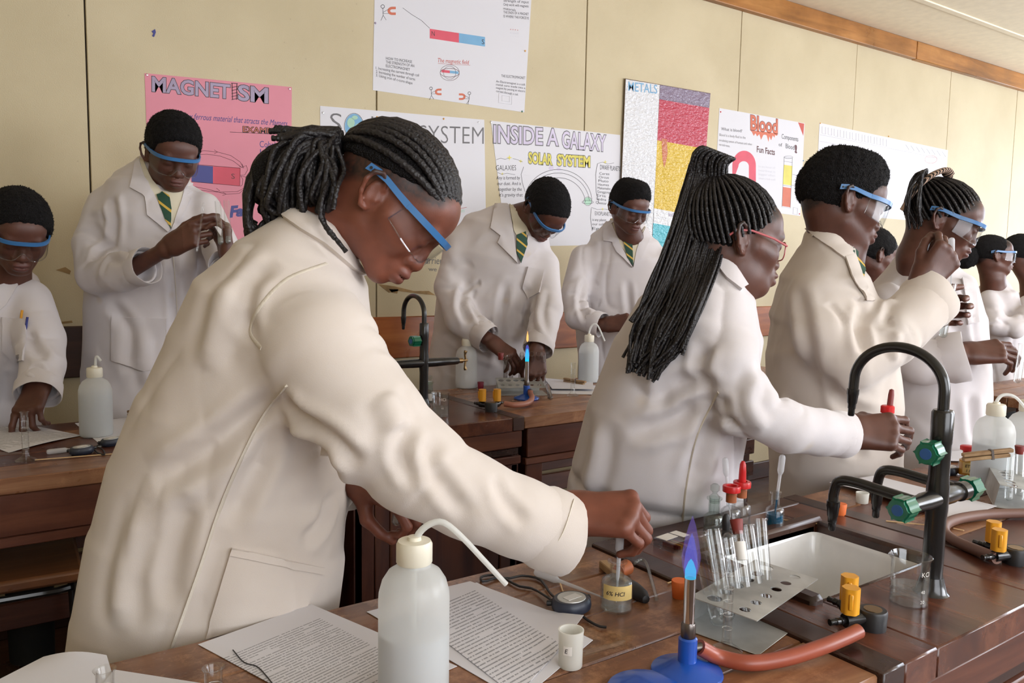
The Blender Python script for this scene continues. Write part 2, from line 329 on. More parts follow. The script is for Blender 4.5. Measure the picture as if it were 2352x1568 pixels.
class MB:
    """Collects shapes for ONE mesh object."""
    def __init__(self): self.v = []; self.f = []; self.m = []; self.n = 0
    def add(self, V, F, mat=0, T=None):
        V = np.asarray(V, float).reshape(-1, 3)
        if T is not None: V = V@np.asarray(T)[:3, :3].T + np.asarray(T)[:3, 3]
        self.v.append(V); self.f += [tuple(int(i)+self.n for i in f) for f in F]; self.m += [mat]*len(F); self.n += len(V); return self
    def box(self, lo, hi, mat=0, T=None, b=0.0):
        lo = np.minimum(lo, hi).astype(float) if True else lo; hi2 = np.maximum(np.asarray(lo, float), np.asarray(hi, float)); lo2 = np.asarray(lo, float)
        if b <= 0:
            V = [(x, y, z) for z in (lo2[2], hi2[2]) for y in (lo2[1], hi2[1]) for x in (lo2[0], hi2[0])]
            F = [(0, 2, 3, 1), (4, 5, 7, 6), (0, 1, 5, 4), (2, 6, 7, 3), (0, 4, 6, 2), (1, 3, 7, 5)]
            return self.add(V, F, mat, T)
        b = min(b, 0.45*min(hi2-lo2)); V = []; idx = {}
        for sx in (0, 1):
            for sy in (0, 1):
                for sz in (0, 1):
                    c = np.array([(lo2, hi2)[s][i] for i, s in enumerate((sx, sy, sz))]); d = np.array([1 if s == 0 else -1 for s in (sx, sy, sz)])*b
                    for ax in range(3):
                        p = c + d; p[ax] = c[ax]; idx[(sx, sy, sz, ax)] = len(V); V.append(p)
        F = []
        def q(s, ax): return idx[(*s, ax)]
        for ax in range(3):
            a1, a2 = (ax+1) % 3, (ax+2) % 3
            for s in (0, 1):
                loop = []
                for (p, r) in ((0, 0), (1, 0), (1, 1), (0, 1)):
                    k = [0, 0, 0]; k[ax] = s; k[a1] = p; k[a2] = r; loop.append(q(k, ax))
                F.append(loop if s else loop[::-1])
            for p in (0, 1):
                for r in (0, 1):
                    k0 = [0, 0, 0]; k0[a1] = p; k0[a2] = r; k1 = list(k0); k1[ax] = 1
                    lp = [q(k0, a1), q(k1, a1), q(k1, a2), q(k0, a2)]
                    F.append(lp[::-1] if (p == r) else lp)
        for sx in (0, 1):
            for sy in (0, 1):
                for sz in (0, 1):
                    lp = [q((sx, sy, sz), i) for i in range(3)]; F.append(lp if (sx+sy+sz) % 2 else lp[::-1])
        return self.add(V, F, mat, T)
    def lathe(self, prof, n=28, mat=0, T=None, cap0=True, cap1=True):
        prof = [(max(r, 0.0), z) for r, z in prof]; V = []; F = []; rings = []
        for r, z in prof:
            if r < 1e-6: rings.append([len(V)]); V.append((0, 0, z))
            else:
                rings.append(list(range(len(V), len(V)+n))); V += [(r*math.cos(2*PI*i/n), r*math.sin(2*PI*i/n), z) for i in range(n)]
        for a, b in zip(rings, rings[1:]):
            for i in range(n):
                j = (i+1) % n
                if len(a) == 1 and len(b) == 1: break
                if len(a) == 1: F.append((a[0], b[j], b[i]))
                elif len(b) == 1: F.append((a[i], a[j], b[0]))
                else: F.append((a[i], a[j], b[j], b[i]))
        if cap0 and len(rings[0]) > 1: F.append(tuple(rings[0][::-1]))
        if cap1 and len(rings[-1]) > 1: F.append(tuple(rings[-1]))
        return self.add(V, F, mat, T)
    def tube(self, pts, r, n=10, mat=0, caps=True, flat=1.0, nrm=None):
        P = np.asarray(pts, float); K = len(P); rr = np.full(K, r, float) if np.isscalar(r) else np.asarray(r, float)
        tg = np.gradient(P, axis=0); tg /= np.linalg.norm(tg, axis=1)[:, None]+1e-12
        x = np.asarray(nrm, float) if nrm is not None else np.cross(tg[0], (0.31, 0.2, 0.93)); V = []
        for i in range(K):
            x = x - tg[i]*np.dot(x, tg[i]); x /= np.linalg.norm(x)+1e-12; y = np.cross(tg[i], x)
            for j in range(n):
                a = 2*PI*j/n; V.append(P[i]+rr[i]*(math.cos(a)*x+flat*math.sin(a)*y))
        F = [(i*n+j, i*n+(j+1) % n, (i+1)*n+(j+1) % n, (i+1)*n+j) for i in range(K-1) for j in range(n)]
        if caps: F += [tuple(range(n))[::-1], tuple(range((K-1)*n, K*n))]
        return self.add(V, F, mat)
    def prism(self, poly, h0, h1, mat=0, T=None):
        n = len(poly); V = [(x, y, h0) for x, y in poly]+[(x, y, h1) for x, y in poly]
        F = [tuple(range(n))[::-1], tuple(range(n, 2*n))]+[(i, (i+1) % n, n+(i+1) % n, n+i) for i in range(n)]
        return self.add(V, F, mat, T)
    def build(self, name, mats, parent=None, smooth=True, ang=38):
        V = np.concatenate(self.v) if self.v else np.zeros((0, 3))
        o = link(name, raw_mesh(name, V, self.f, mats, self.m, smooth), parent)
        return auto_smooth(o, ang) if smooth else o
def curve_pts(ctrl, n=24):
    """Catmull-Rom through the control points."""
    P = np.asarray(ctrl, float); P = np.vstack([2*P[0]-P[1], P, 2*P[-1]-P[-2]]); out = []; S = len(P)-3
    for k in range(n):
        t = k/(n-1)*S; i = min(int(t), S-1); t -= i; a, b, c, d = P[i:i+4]
        out.append(0.5*((2*b)+(c-a)*t+(2*a-5*b+4*c-d)*t*t+(3*b-a-3*c+d)*t**3))
    return np.array(out)
def structure(o, label=None): return tag(o, label, None, None, 'structure')

# ------------------------------------------------------------------ lettering
_txt = {}
def text_mesh(s, offset=0.0, shear=0.0):
    key = (s, offset, shear)
    if key not in _txt:
        c = bpy.data.curves.new('lettering', 'FONT'); c.body = s; c.offset = offset; c.shear = shear; c.resolution_u = 3
        o = bpy.data.objects.new('lettering', c); COL.objects.link(o)
        dg = bpy.context.evaluated_depsgraph_get(); me = bpy.data.meshes.new_from_object(o.evaluated_get(dg))
        V = np.array([v.co[:] for v in me.vertices]).reshape(-1, 3); F = [tuple(p.vertices) for p in me.polygons]
        bpy.data.objects.remove(o); bpy.data.curves.remove(c); bpy.data.meshes.remove(me)
        _txt[key] = (V, F)
    return _txt[key]
def letters(s, p0, p1, up, mat, parent, nrm, lift=0.0006, offset=0.0, shear=0.0, name='lettering', ref=None):
    """Text stretched so that its baseline runs p0 -> p1 and a capital stands up high."""
    V, F = text_mesh(s, offset, shear)
    if not len(V): return None
    base, _ = text_mesh(s, 0.0, shear)
    x0, x1 = base[:, 0].min(), base[:, 0].max(); p0, p1, up, nrm = (np.asarray(a, float) for a in (p0, p1, up, nrm))
    W = p0 + np.outer((V[:, 0]-x0)/(x1-x0), p1-p0) + np.outer(V[:, 1]/0.70, up) + nrm*lift
    return link(name, raw_mesh(name, W, F, mat, smooth=False), parent)

# ================================================================== the room
WY = 3.40                                        # face of the long wall with the posters
JX = [-1.93, -0.72, 0.482, 1.636, 2.836, 4.048, 5.25, 6.51, 7.615, 8.90]
wb = structure(MB().box((-2.0, WY+0.016, 0), (8.95, WY+0.12, 3.10)).build('wall_back', M['joint'], smooth=False), 'cream board wall behind the back row of benches')
for a, b in zip(JX, JX[1:]):
    g = 0.003 if abs(b-5.25) > .01 and abs(a-5.25) > .01 else 0.0012
    structure(MB().box((a+g, WY, 0), (b-g, WY+0.016, 2.93), b=0.002).build('wall_panel', M['wall'], wb))
structure(MB().box((-2.0, -2.5, -0.08), (8.95, WY+0.12, 0)).build('floor', M['floor'], smooth=False))
ceil_ = structure(MB().box((-2.0, -2.5, 3.045), (8.95, WY+0.12, 3.12)).build('ceiling', M['ceiling'], smooth=False))
structure(MB().box((-2.0, 2.83, 3.036), (8.90, 2.875, 3.046), b=.003).build('batten', M['ceiling'], ceil_))
beam = structure(MB().box((-2.0, 3.36, 2.918), (5.93, WY+0.02, 3.044), b=.004).build('trim_1', M['wood_beam']), 'golden varnished beam under the ceiling')
structure(MB().box((5.935, 3.357, 2.916), (8.90, WY+0.02, 3.044), b=.004).build('beam_length', M['wood_beam'], beam))
rail = structure(MB().box((0.9, WY-0.022, 0.944), (8.9, WY+.002, 1.136), b=.004).build('trim_2', M['wood_rail']), 'varnished wooden rail along the back wall')
structure(MB().box((-1.95, WY-0.022, 0.944), (0.894, WY+.002, 1.134), b=.004).build('rail_length', M['wood_raild'], rail))
structure(MB().box((-1.95, WY-0.02, 0.0), (8.9, WY+.002, 0.11), b=.004).build('baseboard_back', M['wood_raild']))
def wall_with_window(name, axis, pos, span, holes, zb=0.95, zt=2.85, thick=0.12):
    """Plain wall across X or Y with window openings, their frames and panes."""
    def bx(mb, a0, a1, z0, z1, d0=0.0, d1=1.0, **k):
        p0, p1 = pos+thick*d0, pos+thick*d1
        return mb.box((a0, p0, z0), (a1, p1, z1), **k) if axis == 'x' else mb.box((p0, a0, z0), (p1, a1, z1), **k)
    mb = MB(); bx(mb, span[0], span[1], 0, zb); bx(mb, span[0], span[1], zt, 3.05); c = span[0]
    for h0, h1 in holes: bx(mb, c, h0, zb, zt); c = h1
    bx(mb, c, span[1], zb, zt); w = structure(mb.build(name, M['wall'], smooth=False))
    return w
def window(k, axis, pos, h0, h1, zb, zt, thick=0.12):
    fr = MB(); gl = MB(); n = max(2, int((h1-h0)/0.9))
    def bx(mb, a0, a1, z0, z1, d0, d1):
        p0, p1 = pos+thick*d0, pos+thick*d1
        mb.box((a0, p0, z0), (a1, p1, z1)) if axis == 'x' else mb.box((p0, a0, z0), (p1, a1, z1))
    for i in range(n+1):
        x = h0+(h1-h0)*i/n; bx(fr, x-.025, x+.025, zb, zt, .3, .7)
    for z in (zb+.02, (zb+zt)*.55, zt-.02): bx(fr, h0, h1, z-.025, z+.025, .3, .7)
    o = structure(fr.build('window_%d' % k, M['poster_white'], smooth=False)); bx(gl, h0, h1, zb, zt, .49, .51)
    structure(gl.build('pane', M['clear_box'], o, smooth=False))
wall_with_window('wall_right', 'y', 8.90, (-2.5, WY), [(-1.4, 3.2)]); window(1, 'y', 8.90, -1.4, 3.2, .95, 2.85)
wall_with_window('wall_front', 'x', -2.62, (-2.0, 8.95), [(-0.8, 2.0), (3.0, 7.4)]); window(2, 'x', -2.62, -.8, 2.0, .95, 2.85); window(3, 'x', -2.62, 3.0, 7.4, .95, 2.85)
wall_with_window('wall_left', 'y', -2.12, (-2.5, WY), [])
# marks on the wall: peeled strips of paint, a blue smudge, pencilled words
def wpt(x, y, off=0.0): return Yp(x, y, WY-off)
def wall_patch(polys, mat, name, parent, off=0.0015):
    mb = MB()
    for poly in polys:
        V = [wpt(x, y, 0) for x, y in poly]; n = len(V); W = [v-np.array([0, off, 0]) for v in V]
        mb.add(V+W, [tuple(range(n, 2*n))]+[(i, (i+1) % n, n+(i+1) % n, n+i) for i in range(n)])
    return mb.build(name, mat, parent, smooth=False)
structure(wall_patch([[(868, 652), (905, 657), (950, 668), (985, 668), (1000, 678), (960, 674), (915, 668), (893, 672), (880, 662)], [(893, 664), (915, 664), (912, 674), (900, 672)],
            [(128, 620), (150, 613), (163, 622), (160, 630), (146, 625)], [(130, 740), (165, 736), (167, 741), (140, 744)]], M['stain'], 'peeled_paint', wb))
structure(wall_patch([[(348, 72), (356, 67), (358, 74), (354, 85), (349, 83), (352, 77)]], M['crayon_navy'], 'ink_smudge', wb))
def wt(s, x0, y0, x1, y1, h, mat, parent, lift=0.0018, name='lettering', **k):
    p0, p1 = wpt(x0, y0), wpt(x1, y1); letters(s, p0, p1, wpt(x0, y0-h)-p0, M[mat], parent, (0, -1, 0), lift, name=name, **k)
wt('Barriers', 968, 605, 1022, 607, 17, 'ink_grey', wb, .0006, shear=.1); wt('we', 984, 622, 1003, 623, 10, 'ink_grey', wb, .0006)

# ------------------------------------------------------------------ posters
def poster(label, c, mat='poster_white', t=0.0012, pins=()):
    W = [wpt(x, y, 0.0002) for x, y in c]; F_ = [w-np.array([0, t, 0]) for w in W]
    mb = MB().add(W+F_, [(4, 5, 6, 7), (0, 1, 5, 4), (1, 2, 6, 5), (2, 3, 7, 6), (3, 0, 4, 7)])
    o = tag(mb.build('poster', M[mat], smooth=False), label, 'poster', 'hand-drawn posters on the back wall')
    for x, y, m in pins:
        MB().lathe([(0.0045, 0), (0.0045, .002), (.003, .004), (0, .0045)], 10, 0, frame(wpt(x, y, t), (0, -1, 0))).build('pin', M[m], o)
    return o
def strokes(lines, mat, parent, w=0.0011, name='drawing', lift=0.0016):
    mb = MB(); w = w*1.55
    for l in lines:
        P = [wpt(x, y, lift) for x, y in l]
        if len(P) < 2: continue
        mb.tube(P, w, 5, flat=0.5, nrm=None)
    return mb.build(name, M[mat], parent, smooth=False)
def fill(polys, mat, parent, name='coloured_area', off=0.0016): 
    mb = MB()
    for poly in polys:
        V = [wpt(x, y, 0.0012) for x, y in poly]; n = len(V); W = [v-np.array([0, off-.0012, 0]) for v in V]
        mb.add(V+W, [tuple(range(n, 2*n))]+[(i, (i+1) % n, n+(i+1) % n, n+i) for i in range(n)])
    return mb.build(name, M[mat], parent, smooth=False)
def oval(cx, cy, rx, ry, a0=0, a1=360, n=26, tilt=0.0):
    return [(cx+rx*math.cos(math.radians(a0+(a1-a0)*i/n)), cy+ry*math.sin(math.radians(a0+(a1-a0)*i/n))+tilt*rx*math.cos(math.radians(a0+(a1-a0)*i/n))) for i in range(n+1)]
def bubble(s, x0, y0, x1, y1, h, mat, parent, out='ink', o1=.028, o2=.056, **k):
    wt(s, x0, y0, x1, y1, h, out, parent, .0016, offset=o2, **k); wt(s, x0, y0, x1, y1, h, mat, parent, .0022, offset=o1, **k)

p = poster('pink poster headed MAGNETISM with a bar magnet and its field lines', [(332, 168), (670, 200), (668, 575), (346, 560)], 'poster_pink', pins=((338, 172, 'chrome'), (665, 204, 'chrome')))
bubble('MAGNET', 350, 209, 527, 226, 33, 'lilac', p); bubble('SM', 548, 229, 614, 236, 34, 'lilac', p)
strokes([[(531, 191), (546, 192)], [(533, 191), (534, 228)], [(544, 192), (543, 229)]]+[[(532, y+3), (546, y)] for y in (198, 205, 212, 219, 226)], 'ink', p, .0013)
wt('Any ferrous material that atracts the Magnets', 418, 272, 660, 290, 14, 'ink_blue', p, shear=.35)
wt('EXAMPLE', 558, 303, 642, 308, 13, 'ink', p, .0016, offset=.06); wt('EXAMPLE', 558, 303, 642, 308, 13, 'crayon_orange', p, .0021, offset=-.005)
strokes([[(528, 303), (650, 309)]], 'ink', p, .001)
wt('Cobalt', 596, 338, 638, 340, 15, 'ink_blue', p, offset=-.004); wt('Iron', 597, 354, 627, 355, 12, 'ink_blue', p, offset=-.004); wt('Bli', 597, 366, 613, 367, 12, 'ink_blue', p, offset=-.004)
fill([[(440, 378), (489, 382), (489, 422), (440, 417)]], 'crayon_navy', p); fill([[(489, 382), (552, 386), (551, 427), (489, 422)]], 'crayon_red', p)
strokes([[(440, 377), (552, 386), (551, 427), (440, 417)]], 'ink_brown', p)
wt('S', 531, 410, 539, 411, 12, 'ink_brown', p)
strokes([[(440, 349), (470, 346), (500, 349), (530, 357), (552, 372), (558, 384)], [(440, 356), (475, 354), (505, 358), (535, 369), (556, 385)], [(556, 384), (566, 380), (569, 390), (562, 402), (552, 402)],
         [(553, 404), (564, 406), (566, 416), (560, 432), (545, 440), (500, 441), (440, 434)], [(553, 404), (558, 412), (557, 424), (552, 428)], [(440, 427), (480, 435), (520, 446), (550, 444), (563, 432)],
         [(492, 344), (500, 349), (492, 353)], [(497, 432), (505, 438), (496, 440)], [(556, 376), (560, 386), (550, 382)], [(512, 441), (520, 446), (511, 449)]], 'ink_brown', p, .0009)
bubble('Fac', 529, 498, 572, 494, 24, 'crayon_navy', p, 'crayon_navy', shear=.15)

p = poster('white poster on electromagnets pinned highest on the wall', [(861, -60), (1222, -30), (1204, 258), (856, 207)], pins=((862, 53, 'lilac'), (1206, 117, 'yellow'), (1199, 256, 'green')))
fill([[(987, 66), (1054, 76), (1054, 98), (987, 88)]], 'crayon_red', p); fill([[(1054, 76), (1114, 85), (1114, 107), (1054, 98)]], 'crayon_blue', p)
strokes([[(925, 18), (945, 33), (968, 47), (987, 65)]], 'ink', p, .0009); wt('N', 991, 82, 998, 83, 11, 'ink', p); wt('S', 1106, 101, 1112, 102, 11, 'ink', p)
def stickman(x, y, s, d):
    strokes([oval(x, y, 4*s, 4*s, n=12), [(x, y+4*s), (x+1*d, y+20*s), (x-4*s, y+32*s)], [(x+1*d, y+20*s), (x+8*s*d, y+31*s)], [(x, y+14*s), (x+14*d*s, y+6*s)], [(x, y+16*s), (x+14*d*s, y+16*s)]], 'ink', p, .0008)
    c = x+22*d*s; ou = oval(c, y+10*s, 11*s, 9.5*s, 95, 265, 14) if d > 0 else oval(c, y+10*s, 11*s, 9.5*s, 85, -85, 14)
    inn = oval(c, y+10*s, 5*s, 3.6*s, 95, 265, 14) if d > 0 else oval(c, y+10*s, 5*s, 3.6*s, 85, -85, 14)
    fill([ou+[(c+8*d*s, y+.5*s), (c+8*d*s, y+6.3*s)]+inn[::-1]+[(c+8*d*s, y+13.7*s), (c+8*d*s, y+19.5*s)]], 'crayon_orange', p)
stickman(879, 15, 1.0, 1); stickman(990, 203, .8, 1); stickman(1078, 214, .8, -1)
for k, (s, x1) in enumerate((('HOW TO INCREASE', 946), ('THE STRENGTH OF AN', 951), ('ELECTROMAGNET', 941))): wt(s, 886, 137+k*8.5, x1, 145+k*8.5+(1 if k else 0), 6.5, 'ink', p)
for k, (s, x1) in enumerate((('1. Increasing the current through coil', 962), ('2. Increasing the number of turns', 953), ('3. Using iron of c-core shape', 947))): wt(s, 863, 159+k*8.2, x1, 176+k*9, 6.5, 'ink', p)
wt('The magnetic field', 1005, 143, 1077, 148, 10, 'ink_red', p, shear=.15); strokes([[(1006, 146), (1080, 150)]], 'ink_red', p, .0008)
strokes([oval(1033, 167, 22, 18), oval(1033, 167, 22, 10), oval(1033, 167, 14, 15)], 'ink_brown', p, .0007)
fill([[(1014, 160), (1033, 162), (1033, 168), (1014, 166)]], 'crayon_red', p); fill([[(1033, 162), (1053, 164), (1053, 170), (1033, 168)]], 'crayon_blue', p)
wt('THE ELECTROMAGNET', 1151, 177, 1206, 182, 6, 'ink', p)
for k, s in enumerate(('An Electromagnet is a soft', 'metal core made into a', 'magnet by passing an electric', 'current through a coil.')): wt(s, 1139, 189+k*7.4, 1206-(16 if k == 3 else 0), 197+k*7.6, 5.2, 'ink', p)
for k, s in enumerate(('Strength of input', 'Only work with magnetic', 'materials', 'THE ENDS OF A MAGNET', 'IS WHERE THE FORCE IS')): wt(s, 1156, 4+k*9, 1214-(30 if k == 2 else 0), 8+k*9.2, 6, 'ink', p)
strokes([[(1146, 213), (1176, 217), (1175, 240), (1145, 236), (1146, 213)], [(1153, 219), (1170, 221), (1170, 234), (1153, 232), (1153, 219)]], 'ink_faint', p, .0007)
for k in range(3): wt(('+ + + +', 'coil', '- - - -')[k], 1171, 70+k*7, 1190, 72+k*7, 5, ('ink_red', 'ink_faint', 'ink_faint')[k], p)

p = poster('wide white poster titled SOLAR SYSTEM behind the front girl', [(735, 243), (1112, 275), (1117, 566), (737, 545)], pins=((742, 259, 'chrome'), (866, 269, 'yellow'), (1019, 273, 'yellow'), (1099, 281, 'chrome')))
wt('S', 757, 303, 786, 306, 46, 'ink_grey', p, offset=-.012); wt('LAR', 852, 310, 945, 318, 45, 'ink_grey', p, offset=-.012); wt('SYSTEM', 962, 328, 1111, 331, 42, 'ink_grey', p, offset=-.012)
fill([oval(813, 290, 21, 29)], 'crayon_blue', p); fill([oval(806, 282, 9, 12, n=9), oval(822, 296, 8, 13, n=8), oval(815, 270, 7, 5, n=8)], 'crayon_green', p, off=.002); strokes([oval(813, 290, 22, 30)], 'ink', p, .0009)
strokes([[(1012, 545), (1020, 540), (1024, 525), (1017, 505), (1016, 490), (1024, 483), (1035, 486), (1050, 480), (1072, 476)], oval(1021, 480, 5, 5, n=12), oval(1014, 541, 5, 5, n=12)], 'ink_red', p, .0012)
wt('Fun', 1050, 487, 1066, 488, 10, 'crayon_green', p, shear=.2)
for k, (s, x1) in enumerate((('There are', 1052), ('with', 1042), ('Saturn', 1047), ('is', 1034))): wt(s, 1022 if k < 3 else 1028, 501+k*9.5, x1, 503+k*9.7, 7, 'ink', p)

p = poster('white poster headed INSIDE A GALAXY in outlined lilac letters', [(1127, 277), (1424, 310), (1428, 562), (1163, 566)], pins=((1128, 281, 'chrome'),))
bubble('INSIDE A', 1134, 327, 1281, 334, 40, 'lilac_pale', p, 'ink_grey', .015, .055); bubble('GALAXY', 1291, 339, 1390, 347, 38, 'lilac_pale', p, 'ink_grey', .015, .055)
bubble('SOLAR', 1214, 374, 1267, 378, 24, 'crayon_yellow', p, 'ink_grey', .04, .09); bubble('SYSTEM', 1280, 379, 1354, 383, 24, 'crayon_yellow', p, 'ink_grey', .04, .09)
def star(x, y, r): return [(x+(r if i % 2 == 0 else r*.3)*math.cos(i*PI/4), y+(r if i % 2 == 0 else r*.3)*math.sin(i*PI/4)) for i in range(8)]
fill([star(1170, 362, 7), star(1196, 370, 5), star(1154, 399, 4), star(1390, 372, 5), star(1384, 480, 4)], 'crayon_yellow', p)
wt('GALAXIES', 1139, 391, 1185, 391, 12, 'ink', p, offset=-.006)
strokes([[(1140, 367), (1150, 363), (1160, 366), (1170, 363)], [(1178, 364), (1190, 367), (1200, 372)], [(1143, 396), (1152, 400), (1165, 398), (1183, 401)], [(1203, 383), (1197, 400), (1200, 420), (1206, 440)],
         oval(1282, 465, 78, 76, 185, 355), oval(1282, 467, 72, 70, 185, 355), oval(1283, 470, 62, 62, 190, 355), [(1372, 376), (1384, 372), (1396, 377), (1410, 374)], [(1372, 376), (1368, 400), (1369, 440), (1376, 468)],
         [(1358, 476), (1372, 481), (1390, 480), (1405, 484)], [(1358, 478), (1356, 500), (1360, 530)]], 'ink', p, .0009)
for k, s in enumerate(('Any is formed by', 'our dust. And is', 'together by the', "it's gravity that")): wt(s, 1140+k*2, 412+k*13, 1194+k*2, 412+k*13, 8, 'ink', p, shear=.1)
wt('DWARF PLANETS', 1378, 389, 1424, 393, 11, 'ink', p)
for k, s in enumerate(('Ceres', 'Orcus', 'Pluto', 'Haumea', 'Makemake', 'Gonggong', 'Eris', 'Sedna', 'Quaoar')): wt(s, 1376-k, 401+k*8.3, 1388+min(len(s), 8)*2.2-k, 402+k*8.5, 5.8, 'ink', p)
wt('EXOPLANETS', 1366, 494, 1404, 496, 9, 'ink', p, offset=-.004)
for k, s in enumerate(('is any planet', 'our solar', 'Eg. a')): wt(s, 1360, 507+k*10, 1392, 508+k*10, 6, 'ink', p)
fill([oval(1350, 462, 8, 9)], 'crayon_green', p); strokes([oval(1350, 464, 13, 4), oval(1350, 462, 9, 10)], 'ink', p, .0008)
fill([oval(1266, 386, 6, 5, n=10), oval(1283, 388, 5, 4, n=10)], 'lilac_pale', p)

# the painted board about metals, a thick panel
def paintmat(name, col):
    m, nt, b = nodes(name); b.inputs['Base Color'].default_value = (*col, 1); b.inputs['Roughness'].default_value = 0.3
    tc = N(nt, 'ShaderNodeTexCoord'); mp = N(nt, 'ShaderNodeMapping'); mp.inputs['Scale'].default_value = (45, 45, 70); nz = N(nt, 'ShaderNodeTexNoise', i_Scale=1.0, i_Detail=2.5)
    L(nt, tc.outputs['Object'], mp.inputs[0]); L(nt, mp.outputs[0], nz.inputs['Vector'])
    bp = N(nt, 'ShaderNodeBump', i_Strength=1.0, i_Distance=0.012); L(nt, nz.outputs[0], bp.inputs['Height']); L(nt, bp.outputs[0], b.inputs['Normal']); return m
TB = 0.014
def board_poly(px, mat, parent, name, off):
    V = [wpt(x, y, TB-.001) for x, y in px]; n = len(V); W = [v-np.array([0, off, 0]) for v in V]
    return MB().add(V+W, [tuple(range(n, 2*n))]+[(i, (i+1) % n, n+(i+1) % n, n+i) for i in range(n)]).build(name, mat, parent, smooth=False)
c = [(1436, 180), (1632, 214), (1602, 592), (1420, 565)]
W = [wpt(x, y, 0.001) for x, y in c]; F_ = [wpt(x, y, TB) for x, y in c]
p = tag(MB().add(W+F_, [(4, 5, 6, 7), (0, 1, 5, 4), (1, 2, 6, 5), (2, 3, 7, 6), (3, 0, 4, 7)]).build('painted_board', M['mdf'], smooth=False), 'thick METALS board painted in purple, red, yellow and blue bands', 'poster', 'hand-drawn posters on the back wall')
SIDE = (1632-1516, 214-194)
def bp(f, y): # point on the board's right field at horizontal share f, picture row y at the field's left edge
    xl = 1516-(y-194)*0.053; xr = 1631.5-(y-194)*0.078; return (xl+(xr-xl)*f, y+20*f)
board_poly([(1437, 182), (1515, 195), (1497, 577), (1421.5, 564)], paintmat('board_white_paint', (0.66, 0.66, 0.68)), p, 'white_column', .0015)
for y0, y1, col, nm in ((195, 228, (0.22, 0.17, 0.24), 'purple_band'), (228, 322, (0.46, 0.050, 0.085), 'red_band'), (322, 478, (0.62, 0.42, 0.045), 'yellow_band'), (478, 512, (0.68, 0.68, 0.70), 'white_band'), (512, 566, (0.10, 0.44, 0.52), 'blue_band')):
    board_poly([bp(0, y0), bp(1, y0), bp(1, y1), bp(0, y1)], paintmat(nm, col), p, nm, .0015)
board_poly([(1519, 318), (1531, 320), (1533, 350), (1529, 372), (1525, 385), (1521, 365)], paintmat('drip_paint', (0.52, 0.17, 0.08)), p, 'paint_drip', .0024)
wt('METALS', 1439, 209, 1505, 216, 21, 'crayon_blue', p, lift=TB+.0012, offset=.005); wt('Included', 1532, 497, 1560, 498, 10, 'lilac', p, lift=TB+.0012)

p = poster('white poster titled Blood with red dripping letters', [(1652, 248), (1848, 283), (1838, 496), (1640, 470)], pins=((1655, 257, 'red'), (1845, 369, 'crayon_blue'), (1836, 491, 'red')))
wt('Blood', 1724, 297, 1785, 306, 33, 'ink_brown', p, .0016, offset=.05); wt('Blood', 1724, 297, 1785, 306, 33, 'crayon_orange', p, .0022, offset=.025)
fill([[(1723, 299), (1786, 306), (1785, 312), (1780, 310), (1779, 316), (1775, 311), (1771, 322), (1767, 313), (1765, 326), (1761, 311), (1757, 309), (1753, 310), (1748, 321), (1744, 308), (1739, 313), (1735, 306), (1731, 312), (1727, 303)]], 'crayon_orange', p)
wt('What is blood?', 1656, 299, 1704, 304, 7, 'ink', p); wt('Blood is a body fluid in the', 1652, 312, 1712, 319, 6, 'ink_grey', p); wt('circulating system of humans and other', 1651, 324, 1727, 334, 5.5, 'ink_grey', p); wt('vertebrates.', 1651, 334, 1676, 338, 5.5, 'ink_grey', p)
wt('Components', 1795, 318, 1833, 325, 11, 'ink', p); wt('of', 1788, 335, 1796, 337, 8, 'ink', p); wt('Blood', 1804, 340, 1824, 344, 11, 'ink', p); wt('!', 1826, 350, 1829, 351, 17, 'ink_brown', p, offset=.05)
wt('Fun Facts', 1738, 349, 1779, 356, 14, 'ink_brown', p, offset=.02)
fill([oval(1709, 380, 27, 34, 180, 360)+[(1736, 420), (1720, 420)]+oval(1708, 382, 12, 12, 0, -180, 12)+[(1682, 420)]], 'crayon_red', p)
fill([[(1800, 378), (1820, 381), (1818, 426), (1798, 423)]], 'crayon_yellow', p); fill([[(1798, 429), (1817, 432), (1815, 476), (1796, 473)]], 'crayon_orange', p)
strokes([[(1801, 360), (1820, 363), (1815, 478), (1796, 475), (1801, 360)], [(1800, 370), (1820, 373)], [(1798, 425), (1818, 428)], [(1820, 400), (1838, 405)], [(1818, 425), (1838, 428)], oval(1811, 361, 10, 3)], 'ink', p, .0008)
fill([[(1833, 281), (1847, 284), (1845, 312)]], 'ink_red', p)
strokes([[(1840, 395+k*7), (1834-k % 3, 394+k*7)] for k in range(9)], 'ink_grey', p, .0009); strokes([[(1822, 476), (1832, 478), (1831, 493), (1821, 491), (1822, 476)]], 'ink_grey', p, .0006)
for k, s in enumerate(('In an hour of', 'heartbeat is', 'bigger often', 'than red cell')): wt(s, 1742, 384+k*9, 1780, 388+k*9, 5, 'ink_faint', p)

p = poster('pale poster with faint pencil lines at the right end of the row', [(1882, 282), (2177, 345), (2166, 512), (1872, 488)], pins=((1884, 283, 'yellow'), (2041, 313, 'yellow')))
strokes([[(1883, 309), (1990, 330), (2170, 366)], [(1882, 324), (2000, 345)], [(1880, 342), (1980, 360)]]+[[(1888+k*14, 290+k*2.8), (1888+k*14, 306+k*2.8), (1896+k*14, 308+k*2.8), (1896+k*14, 292+k*2.8)] for k in range(11)], 'ink_faint', p, .0009)
strokes([[(1878+i*6, y+i*.9+(2 if i % 2 else -1)) for i in range(n)] for y, n in ((352, 6), (366, 4), (376, 5), (388, 3), (402, 4), (420, 5), (438, 3), (456, 4))], 'crayon_red', p, .0008)
strokes([[(2080+k*12, 332+k*2.3), (2088+k*12, 344+k*2.3), (2079+k*12, 348+k*2.3)] for k in range(8)], 'ink_faint', p, .001); strokes([oval(2138, 366, 14, 9), [(2128, 360), (2150, 362)]], 'ink_red', p, .0007)

